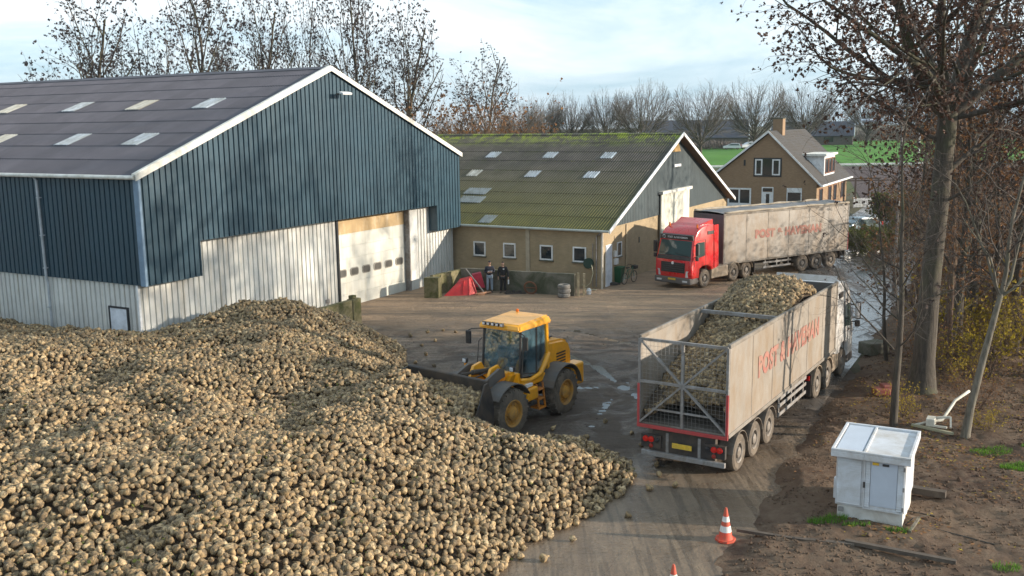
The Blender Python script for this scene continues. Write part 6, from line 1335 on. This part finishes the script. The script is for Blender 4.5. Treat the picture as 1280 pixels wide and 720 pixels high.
# traffic cones
def cone(loc, label):
    t = empty('traffic_cone', loc, R(20), label, 'traffic cone', 'traffic cones along the road'); rd = pm('cone_red', (.70,.05,.02), .5, dirt=(.28,.13,.08), damt=.65, dscale=5, dthr=.46); wh = pm('cone_white', (.75,.75,.73), .5, dirt=(.4,.36,.3), damt=.5, dscale=6)
    r = lambda z: .16 - (z-.05)*.185
    b = MB(); pts = [(math.cos(2*PI*k/8+PI/8)*.235, math.sin(2*PI*k/8+PI/8)*.235) for k in range(8)]; b.prism(pts, 'z', 0, .05); b.build('base', rd, t)
    MB().lathe([(r(.05)+.015,.05),(r(.09),.09),(r(.25),.25),(r(.36),.36),(r(.52),.52),(r(.74),.74),(.02,.78),(0,.78)], 'z', n=28).build('cone_body', rd, t, smooth=40)
    for a, c in ((.22,.36),(.46,.58)): MB().lathe([(r(a)+.004,a),(r(c)+.004,c)], 'z', n=28).build('stripe', wh, t, smooth=40)
    return t
cone((4.80,20.85,.018), 'red and white traffic cone standing at the road edge left of the dark plank'); cone((3.14,18.05,.018), 'traffic cone of which only the red tip shows at the bottom of the photo')
# white equipment cabinet
t = empty('equipment_cabinet', (7.57,21.71,.0), R(-27.9), 'white louvred equipment cabinet standing on the muddy verge', 'cabinet')
CW = pm('cabinet_white', (.60,.62,.65), .45, dirt=(.34,.30,.24), damt=.6, dscale=1.5, var=.05); CD = pm('cabinet_door', (.48,.53,.60), .45, var=.05)
w, d, h = 1.53, 1.98, 1.86
MB().bev(.05, w-.03, .05, d-.03, 0, .55, .01).build('plinth', pm('cabinet_plinth', (.62,.61,.58), .7, dirt=(.35,.30,.24), damt=.55, dscale=1.8), t)
body = MB().bev(0, w, 0, d, .5, h-.12, .015).build('housing', CW, t)
lv = MB(); 
def louvre(x0, x1, z0, z1, n, y=0):
    for k in range(n): z = z0+(z1-z0)*k/n; dz = (z1-z0)/n; lv.add([(x0,y-.004,z),(x1,y-.004,z),(x1,y-.045,z+dz*.15),(x0,y-.045,z+dz*.15),(x0,y-.006,z+dz),(x1,y-.006,z+dz)], [(0,1,2,3),(3,2,5,4)])
louvre(.04,.56,.56,1.66,19); lv.build('louvre_panel', CW, body); lv = MB(); louvre(.66,.76,.56,1.66,19); lv.build('louvre_panel', CW, body); lv = MB(); louvre(1.36,1.47,.56,1.66,19); lv.build('louvre_panel', CW, body)
mb = MB(); frame_on(mb, Pf(0), .62, 1.50, .50, 1.70, .03, .035); mb.build('door_frame', CW, body)
MB().bev(.77,1.35,-.022,.0,.60,1.68,.008).build('door_panel', CD, body)
MB().bev(.80,.94,-.05,-.022,1.60,1.66,.005).build('warning_sticker', pm('sticker_yellow', (.70,.42,.03), .5), body)
MB().bev(1.02,1.16,-.05,-.022,1.60,1.65,.005).build('handle', M['plastic_black'], body); MB().bev(.08,.20,-.02,.03,.34,.44,.005).build('vent', M['grey_steel'], t)
MB().bev(-.06,-.0,.1,.25,.6,1.1,.01).build('side_latch', CW, body)
for z in (.62,1.1,1.58): MB().bev(1.475,1.515,-.05,-.03,z-.05,z+.05,.004).build('hinge', M['grey_steel'], body)
MB().bev(.615,.66,-.06,-.03,1.02,1.16,.006).build('lock', M['plastic_black'], body)
ld = MB(); ld.bev(-.12, .62, -.12, d+.12, h-.16, h-.02, .015); ld.bev(.62, w+.10, -.12, d+.12, h-.16, h-.02, .015); lid = ld.build('lid', CW, t)
mb = MB(); mb.bev(-.12,w+.10,-.12,-.04,h-.02,h+.035,.012); mb.bev(-.12,w+.10,d+.04,d+.12,h-.02,h+.035,.012); mb.bev(-.12,-.05,-.04,d+.04,h-.02,h+.035,.012); mb.bev(w+.03,w+.10,-.04,d+.04,h-.02,h+.035,.012); mb.bev(.59,.65,-.04,d+.04,h-.02,h+.02,.01); mb.build('lid_rim', CW, lid)
MB().bev(-.02,.56,.0,d,h-.018,h+.006,.005).build('lid_panel', CD, lid)
# planks, log, leaning frame, sticks
def plank(a, b, w_, h_, label, mat=None, name='plank', cat='plank', z=.12):
    o = MB().beam((a[0],a[1],z), (b[0],b[1],z+.02), w_, h_).build(name, mat or pm('old_plank', (.075,.058,.045), .95, dirt=(.16,.13,.1), damt=.5, dscale=3), None); return tag(o, label, cat)
plank((5.14,21.17),(6.55,20.45), .10,.07,'dark wooden plank lying on the soil right of the cone')
plank((6.3,20.55),(7.5,20.15), .12,.06,'short dark plank between two longer ones in front of the cabinet',z=.16)
plank((7.35,20.30),(9.3,19.15), .12,.08,'long dark plank lying on the soil in front of the cabinet',z=.20)
plank((10.0,23.25),(10.7,22.8), .20,.16,'short dark log on the soil right of the cabinet',name='log',cat='log',z=.22)
plank((8.95,20.7),(9.45,21.4), .06,.05,'pale stick leaning at the corner of the cabinet',M['pale_bark'],'stick','stick',z=.22)
t = empty('drain_pipe', (12.2,28.4,.15), R(-30), 'pale bent white pipe and bracket lying between the young trees', 'pipe'); wp = pm('pipe_white', (.60,.58,.50), .6, dirt=(.3,.26,.2), damt=.5, dscale=4)
MB().tube([(0,.0,.05),(.3,.25,.10),(.75,.45,.2),(.85,.9,.35),(1.0,1.4,.6),(1.35,1.8,.85)], .045, 8).build('bent_pipe', wp, t, smooth=True)
mb = MB(); mb.beam((-.05,0,.06),(1.15,-.35,.06),.10,.07); mb.build('beam', pm('beam_pale', (.32,.30,.2), .8), t)
mb = MB(); mb.bev(.35,.60,-.1,.3,.1,.34,.02); mb.beam((.6,.2,.32),(1.0,.25,.38),.06); mb.beam((1.0,.25,.38),(1.05,-.1,.15),.05); mb.beam((.55,-.08,.14),(.95,-.15,.16),.07,.05); mb.build('bracket', wp, t)
mb = MB(); mb.bev(-.3,.25,-.2,.2,.0,.25,.05); mb.bev(.0,.5,-.1,.3,.1,.35,.05); o = mb.build('fuel_can', pm('can_red', (.25,.04,.03), .6, dirt=MUD, damt=.6), None); o.location = (12.6,32.0,.12); tag(o, 'small dull red container half hidden behind the thin trees at the road edge', 'container')
o = MB().bev(-.5,.5,-.35,.35,0,.5,.05).build('concrete_block', M['concrete_wall'], None); o.location = (14.5,37.9,.1); o.rotation_euler = (0,0,.4); tag(o, 'grey concrete block at the road edge left of the huge alder', 'block')
for k in range(5):
    s, tt = rnd.uniform(3, 12), rnd.uniform(2.5, 10); x, y = rp(s, tt); a = rnd.uniform(0, 3); o = MB().tube([(0,0,0),(.4,.1,.03),(.9,.05,.0),(1.3,.2,.06)], [.02,.018,.012,.006], 5).build('fallen_twig', M['bark'], None)
    o.location = (x, y, verge_h(s, tt)+.03); o.rotation_euler = (0,0,a); tag(o, 'thin fallen twig lying on the brown verge', 'twig', 'fallen twigs on the verge')
# street lamp beyond the trees
t = empty('street_lamp', (20.5,51.2,0), PI, 'grey street lamp with a long flat head among the trees by the road', 'street lamp')
mb = MB(); mb.tube([(0,0,0),(0,0,8.9)], [.09,.055], 10); mb.build('pole', M['grey_steel'], t)
mb = MB(); mb.tube([(0,0,8.8),(.0,.0,9.1),(.6,-.05,9.25),(1.2,-.1,9.28)], .035, 8); mb.build('arm', M['grey_steel'], t)
mb = MB(); mb.bev(1.0,2.1,-.28,.04,9.22,9.36,.05); mb.build('lamp_head', pm('lamp_blue_grey', (.50,.56,.64), .4), t)
t = empty('signpost', (60.2,143.8,0), 0, 'thin white and red post beside the far field road', 'post'); MB().tube([(0,0,0),(0,0,7.2)], .11, 8).build('pole', M['white_paint'], t); MB().tube([(0,0,0.01),(0,0,1.6)], .125, 8).build('red_band', pm('dull_red', (.3,.03,.02), .4), t)
# guard rail along the far road
t = empty('guard_rail', (0,180,0), 0, 'long white guard rail along the far field road', 'guard rail')
mb = MB(); mb.box(-60, 240, -.05, .05, .55, .85); mb.build('rail', pm('rail_white', (.62,.63,.62), .5), t); mb = MB(); [mb.box(x-.06, x+.06, .05, .15, 0, .8) for x in np.arange(-60, 240, 4)]; o = mb.build('rail_posts', M['grey_steel'], t); o['kind'] = 'stuff'
# garden fence and pergola next to the house
t = empty('garden_pergola', (36.6,106.5,0), R(4), 'dark open timber frame of a pergola beside the house', 'pergola'); dk = pm('dark_timber', (.05,.035,.028), .8)
for x in (0,2.8,5.5):
    for y in (0,3.5): MB().beam((x,y,0),(x,y,2.5),.14).build('post', dk, t)
for y in (0,3.5): MB().beam((-2.2,y,2.5),(5.7,y,2.5),.14).build('beam', dk, t)
t = empty('garden_fence', (36.0,101.5,0), R(10), 'low pale picket fence before the house garden', 'fence')
mb = MB(); mb.box(0,9,-.02,.02,.35,.42); mb.box(0,9,-.02,.02,.8,.87); [mb.box(x,x+.07,-.045,-.02,.05,1.0) for x in np.arange(0,9,.16)]; mb.build('fence_panel', M['white_paint'], t)
for x in (0,3,6,9): MB().box(x-.05,x+.05,.02,.12,0,1.1).build('post', M['white_paint'], t)
for k, (x, y, c_) in enumerate(((31.2,80.5,'white'),(33.5,88,'grey'))):
    pass
o = MB().lathe([(0,0),(.13,0),(.14,.65),(.09,.72),(0,.76)], 'z', n=16).build('bollard', M['white_paint'], None); o.location = (27.2,72.0,.0); tag(o, 'small white bollard at the bend of the wet road', 'bollard')
# bird nest in the small tree
w = Wood(5); 
for _ in range(60): a = rnd.uniform(0,2*PI); b = rnd.uniform(0,2*PI); w.limb([(.16*math.cos(a),.16*math.sin(a),rnd.uniform(-.1,.1)),(.2*math.cos(b),.2*math.sin(b),rnd.uniform(-.12,.12))], [.012,.008], 'twig')
nst = np_mesh('bird_nest', np.concatenate(w.V['twig']), np.concatenate(w.F['twig']), M['twig_dark'], None, False, np.concatenate(w.T)); nst.location = (16.0,40.6,5.9); nst.scale = (1.4,)*3; tag(nst, 'round dark bird nest in the thin twigs over the wet road', 'nest')

# ================================================================ people
def skin(chains, mats=None, sub=2):
    """joints with radii -> one continuous surface. chains: lists of (name, (x,y,z), r); a repeated name joins"""
    names = {}; verts = []; rad = []; edges = []
    for ch in chains:
        prev = None
        for nme, *rest in ch:
            if nme not in names: names[nme] = len(verts); verts.append(rest[0]); rad.append(rest[1])
            if prev is not None: edges.append((prev, names[nme]))
            prev = names[nme]
    me = bpy.data.meshes.new('sk'); me.from_pydata(verts, edges, []); o = bpy.data.objects.new('sk', me); COL.objects.link(o)
    m = o.modifiers.new('s', 'SKIN'); m.use_smooth_shade = True
    for i, v in enumerate(me.skin_vertices[0].data): r = rad[i]; v.radius = (r, r) if not isinstance(r, tuple) else r; v.use_root = (i == 0)
    sb = o.modifiers.new('b', 'SUBSURF'); sb.levels = sub; sb.render_levels = sub
    bpy.context.view_layer.update(); dg = bpy.context.evaluated_depsgraph_get(); res = bpy.data.meshes.new_from_object(o.evaluated_get(dg)); V = [tuple(v.co) for v in res.vertices]; F = [tuple(p.vertices) for p in res.polygons]
    bpy.data.objects.remove(o); bpy.data.meshes.remove(me); bpy.data.meshes.remove(res); return V, F
SKIN = pm('skin', (.50,.30,.21), .6, var=.05)
def hand(mb, wr, dirv, side):
    """palm and five bent fingers from wrist wr, pointing along dirv; side = where the thumb leaves"""
    d = Vector(dirv).normalized(); s = Vector(side); s = (s - d*s.dot(d)).normalized(); n = d.cross(s); w0 = Vector(wr)
    mb.beam(w0-d*.01, w0+d*.095, .085, .03, up=n)
    for k, ln in enumerate((.070,.080,.075,.058)):
        b = w0 + d*.09 + s*(.032-.021*k); a = b + d*ln*.5 + n*.008; e = b + d*ln*.85 + n*.03; mb.tube([b-d*.01, a, e], [.0095,.009,.007], 6)
    b = w0 + d*.03 + s*.035; mb.tube([b, b+s*.025+d*.03, b+s*.03+d*.06+n*.015], [.012,.011,.008], 6)
def person(loc, rz, label, J, top, legs, shoe, hair, cap=None, extra=None, seated=False):
    """J: joint positions in the figure's own frame, facing -y"""
    t = empty('person', loc, rz, label, 'person'); g = lambda k: J[k]
    ch = [[('pel', g('pel'), (.10,.07)), ('wa', g('wa'), (.085,.06)), ('che', g('che'), (.105,.07)), ('nk', g('nk'), .058), ('hb', g('hb'), .06)]]
    for s in 'LR':
        ch += [[('che',), ('sh'+s, g('sh'+s), .045), ('el'+s, g('el'+s), .036), ('wr'+s, g('wr'+s), .03)], [('pel',), ('hip'+s, g('hip'+s), .060), ('kn'+s, g('kn'+s), .050), ('an'+s, g('an'+s), .040)]]
    V, F = skin(ch); mb = MB(); mb.add(V, F)
    h = Vector(g('hd')); f = Vector(J.get('face', (0,-1,0))).normalized(); rgt = f.cross(Vector((0,0,1))).normalized()
    bm = bmesh.new(); bmesh.ops.create_uvsphere(bm, u_segments=18, v_segments=14, radius=1)
    for v in bm.verts:
        x, y, z = v.co; q = 1 - .22*max(0, -z)**1.3; v.co = h + rgt*(x*.076*q) - f*(y*.097*q) + Vector((0,0,z*.118))
    bm.verts.index_update(); mb.add([tuple(v.co) for v in bm.verts], [tuple(v.index for v in q.verts) for q in bm.faces]); bm.free()
    mb.hexa([h+f*.085-rgt*.012+Vector((0,0,-.03)), h+f*.085+rgt*.012+Vector((0,0,-.03)), h+f*.118+rgt*.011+Vector((0,0,-.03)), h+f*.118-rgt*.011+Vector((0,0,-.03)), h+f*.085-rgt*.007+Vector((0,0,.015)), h+f*.085+rgt*.007+Vector((0,0,.015)), h+f*.097+rgt*.006+Vector((0,0,.015)), h+f*.097-rgt*.006+Vector((0,0,.015))])
    for s in (-1, 1): mb.tube([h+rgt*s*.074+Vector((0,0,-.03)), h+rgt*s*.084+Vector((0,0,0)), h+rgt*s*.074+Vector((0,0,.03))], .012, 6)
    for s, k in ((-1,'L'), (1,'R')): hand(mb, g('wr'+k), J.get('hand'+k, (0,0,-1)), J.get('thumb'+k, (0,-1,0)))
    mb.build('body', SKIN, t, smooth=True)
    mb = MB()
    for s in (-1, 1): mb.tube([h+f*.088+rgt*s*.03+Vector((0,0,.01)), h+f*.097+rgt*s*.03+Vector((0,0,.01))], .010, 8)
    mb.tube([h+f*.092-rgt*.022+Vector((0,0,-.062)), h+f*.098+Vector((0,0,-.064)), h+f*.092+rgt*.022+Vector((0,0,-.062))], .005, 5); mb.build('face_details', pm('eye_dark', (.06,.03,.025), .4), t)
    # jacket and trousers follow the same joints, a little fuller
    ch = [[('pel', tuple(Vector(g('pel'))+Vector((0,0,.02))), (.172,.128)), ('wa', g('wa'), (.165,.125)), ('che', g('che'), (.195,.140)), ('col', tuple(Vector(g('nk'))*.75+Vector(g('che'))*.25), .085)]]
    for s in 'LR':
        el, wr = Vector(g('el'+s)), Vector(g('wr'+s)); ch += [[('che',), ('sh'+s, g('sh'+s), .085), ('el'+s, tuple(el), .066), ('cu'+s, tuple(el*.12+wr*.88), .05)]]
    V, F = skin(ch); mb = MB(); mb.add(V, F); mb.build('jacket', top, t, smooth=True)
    ch = [[('pel', g('pel'), (.155,.118))]]
    for s in 'LR': kn, an = Vector(g('kn'+s)), Vector(g('an'+s)); ch += [[('pel',), ('hip'+s, g('hip'+s), .100), ('kn'+s, tuple(kn), .078), ('hem'+s, tuple(kn*.06+an*.94), .068)]]
    V, F = skin(ch); mb = MB(); mb.add(V, F); mb.build('trousers', legs, t, smooth=True)
    for s in 'LR':
        a = Vector(g('an'+s)); fw = Vector(J.get('foot', (0,-1,0))).normalized(); mb = MB(); mb.tube([a-fw*.06+Vector((0,0,-.045)), a+Vector((0,0,-.03)), a+fw*.10+Vector((0,0,-.05)), a+fw*.19+Vector((0,0,-.06))], [.042,.052,.044,.03], 10); mb.build('shoe', shoe, t, smooth=True)
    bm = bmesh.new(); bmesh.ops.create_uvsphere(bm, u_segments=18, v_segments=12, radius=1); kill = []
    for v in bm.verts:
        x, y, z = v.co
        if z < (-.05 if y > .1 else .35): kill.append(v); continue
        v.co = h + rgt*(x*.084) - f*(y*.105) + Vector((0,0,z*.130))
    bmesh.ops.delete(bm, geom=kill, context='VERTS'); bm.verts.index_update(); mb = MB(); mb.add([tuple(v.co) for v in bm.verts], [tuple(v.index for v in q.verts) for q in bm.faces]); bm.free()
    if cap: mb.bev(h.x-.07,h.x+.07,h.y-.19,h.y-.07,h.z+.045,h.z+.06,.006)
    mb.build('cap' if cap else 'hair', cap or hair, t, smooth=True)
    if extra: extra(t, g)
    return t
base = dict(pel=(0,0,.95), wa=(0,0,1.10), che=(0,.01,1.36), nk=(0,.01,1.53), hb=(0,-.005,1.60), hd=(0,-.015,1.68), shL=(-.19,.01,1.43), shR=(.19,.01,1.43), hipL=(-.10,0,.90), hipR=(.10,0,.90), knL=(-.12,-.02,.50), knR=(.11,.0,.50), anL=(-.14,.02,.09), anR=(.13,.0,.09))
navy = pm('jacket_navy', (.018,.02,.032), .8); blk = pm('clothes_black', (.015,.015,.017), .8); jean = pm('jeans', (.22,.29,.36), .85, dirt=(.38,.42,.45), damt=.5, dscale=6); hr = pm('dark_hair', (.025,.018,.014), .7); bt = pm('boots', (.10,.08,.06), .8)
def stripe(t, g): 
    c = Vector(g('che')); MB().bev(-.12,.16,c.y-.165,c.y-.135,1.19,1.25,.01).build('reflective_band', M['white_paint'], t)
person((-1.25,53.85,.0), R(8), 'standing person in a dark jacket and light blue jeans, hands together in front', dict(base, elL=(-.27,-.02,1.17), elR=(.27,-.02,1.17), wrL=(-.10,-.19,1.17), wrR=(.09,-.20,1.19), handL=(.8,-.3,.1), handR=(-.8,-.3,.1), thumbL=(0,0,1), thumbR=(0,0,1)), navy, jean, bt, hr, cap=pm('cap_black', (.015,.015,.02), .7), extra=stripe)
def bag(t, g):
    w = Vector(g('wrR')); MB().bev(w.x-.02,w.x+.05,w.y-.09,w.y+.05,w.z-.36,w.z-.10,.03).build('held_gloves', M['white_paint'], t); c = Vector(g('che')); MB().bev(.03,.12,c.y-.165,c.y-.14,1.36,1.41,.006).build('chest_logo', M['white_paint'], t)
person((-.5,53.55,.0), R(-12), 'standing person dressed all in black, something white in one hand', dict(base, elL=(-.28,.02,1.15), elR=(.29,.03,1.14), wrL=(-.25,-.08,.90), wrR=(.31,-.03,.88), handL=(.1,-.2,-1), handR=(.05,-.1,-1), hd=(.01,-.02,1.67), hipL=(-.09,0,.88), hipR=(.09,0,.88), knL=(-.09,-.03,.48), knR=(.11,-.01,.48)), blk, blk, bt, hr, extra=bag)
# driver in the loader: on the seat, hands on the wheel
a_r = R(145); sx, sy = 0, -.38; dl = (-.066 + sx*math.cos(a_r) - sy*math.sin(a_r), 30.25 + sx*math.sin(a_r) + sy*math.cos(a_r), .96)
person(dl, a_r+PI, 'loader driver in dark work clothes sitting in the cab, hands on the wheel', dict(pel=(0,.02,1.02), wa=(0,.05,1.16), che=(0,.06,1.40), nk=(0,.05,1.56), hb=(0,.03,1.62), hd=(0,.02,1.70), shL=(-.19,.05,1.46), shR=(.19,.05,1.46), elL=(-.27,-.10,1.20), elR=(.27,-.10,1.20), wrL=(-.17,-.34,1.14), wrR=(.17,-.34,1.14), handL=(.3,-.9,.0), handR=(-.3,-.9,.0), thumbL=(1,0,.5), thumbR=(-1,0,.5), hipL=(-.10,-.03,1.0), hipR=(.10,-.03,1.0), knL=(-.14,-.46,1.02), knR=(.14,-.46,1.02), anL=(-.13,-.52,.64), anR=(.13,-.52,.64)), navy, blk, bt, hr)
# ================================================================ light, air, camera
hz = MB().box(-900, 1000, -120, 1000, -1, 26).build('haze', None); hz['kind'] = 'stuff'; hz['label'] = 'thin winter haze over the far fields'
m = bpy.data.materials.new('haze_air'); m.use_nodes = True; nt = m.node_tree; nt.nodes.remove(nt.nodes['Principled BSDF']); vp = nt.nodes.new('ShaderNodeVolumePrincipled')
vp.inputs['Color'].default_value = (.86,.92,1,1); vp.inputs['Density'].default_value = .00010; nt.links.new(vp.outputs[0], nt.nodes['Material Output'].inputs['Volume']); hz.data.materials.clear(); hz.data.materials.append(m)
sun_az = math.atan2(-.161, .987); sun_el = R(14.5)
w = bpy.data.worlds.new('World'); scene.world = w; w.use_nodes = True; nt = w.node_tree; bg = nt.nodes['Background']
sky = nt.nodes.new('ShaderNodeTexSky'); sky.sky_type = 'NISHITA'; sky.sun_disc = False; sky.sun_elevation = sun_el; sky.sun_rotation = PI/2 - sun_az; sky.altitude = 10; sky.air_density = 1.0; sky.dust_density = 1.5; sky.ozone_density = 2.0
tc = nt.nodes.new('ShaderNodeTexCoord'); mp = nt.nodes.new('ShaderNodeMapping'); mp.inputs['Scale'].default_value = (1.2, 1.2, 5.0); nt.links.new(tc.outputs['Generated'], mp.inputs[0])
n1 = noise(nt, 1.6, 9, .62, mp.outputs[0], .6); cl = ramp(nt, n1, .40, .62)
n2 = noise(nt, 4, 6, .6, mp.outputs[0], .4)
ccol = mix(nt, ramp(nt, n2, .3, .7), (5.8,6.6,7.0), (7.4,7.6,7.7))
fac = maths(nt, 'MULTIPLY_ADD', cl, .75); fac.node.inputs[2].default_value = .12
col = mix(nt, fac, mix(nt, .6, sky.outputs[0], (2.9,4.9,6.5)), ccol)
nt.links.new(col, bg.inputs[0]); bg.inputs[1].default_value = .108
sl = bpy.data.lights.new('sun', 'SUN'); sl.energy = 4.6; sl.angle = R(.9); sl.color = (1.0,.88,.73); so = bpy.data.objects.new('sun', sl); COL.objects.link(so)
d = Vector((math.cos(sun_az)*math.cos(sun_el), math.sin(sun_az)*math.cos(sun_el), math.sin(sun_el))); so.rotation_euler = d.to_track_quat('Z', 'Y').to_euler(); so.location = d*60
cd = bpy.data.cameras.new('camera'); cam = bpy.data.objects.new('camera', cd); COL.objects.link(cam); scene.camera = cam
cd.sensor_width = 36; cd.lens = 36*1210.4/1280; cd.clip_end = 5000; cd.clip_start = .1
cam.location = (0, 0, CAMH)
cam.rotation_euler = (Matrix.Rotation(PI/2 - R(9.82), 3, 'X') @ Matrix.Rotation(-R(.83), 3, 'Z')).to_euler()
scene.view_settings.view_transform = 'Standard'; scene.view_settings.look = 'None'; scene.view_settings.exposure = 0.72; scene.view_settings.gamma = 1
scene.cycles.use_denoising = True; scene.cycles.max_bounces = 6; scene.cycles.transparent_max_bounces = 12
scene.cycles.sample_clamp_indirect = 8
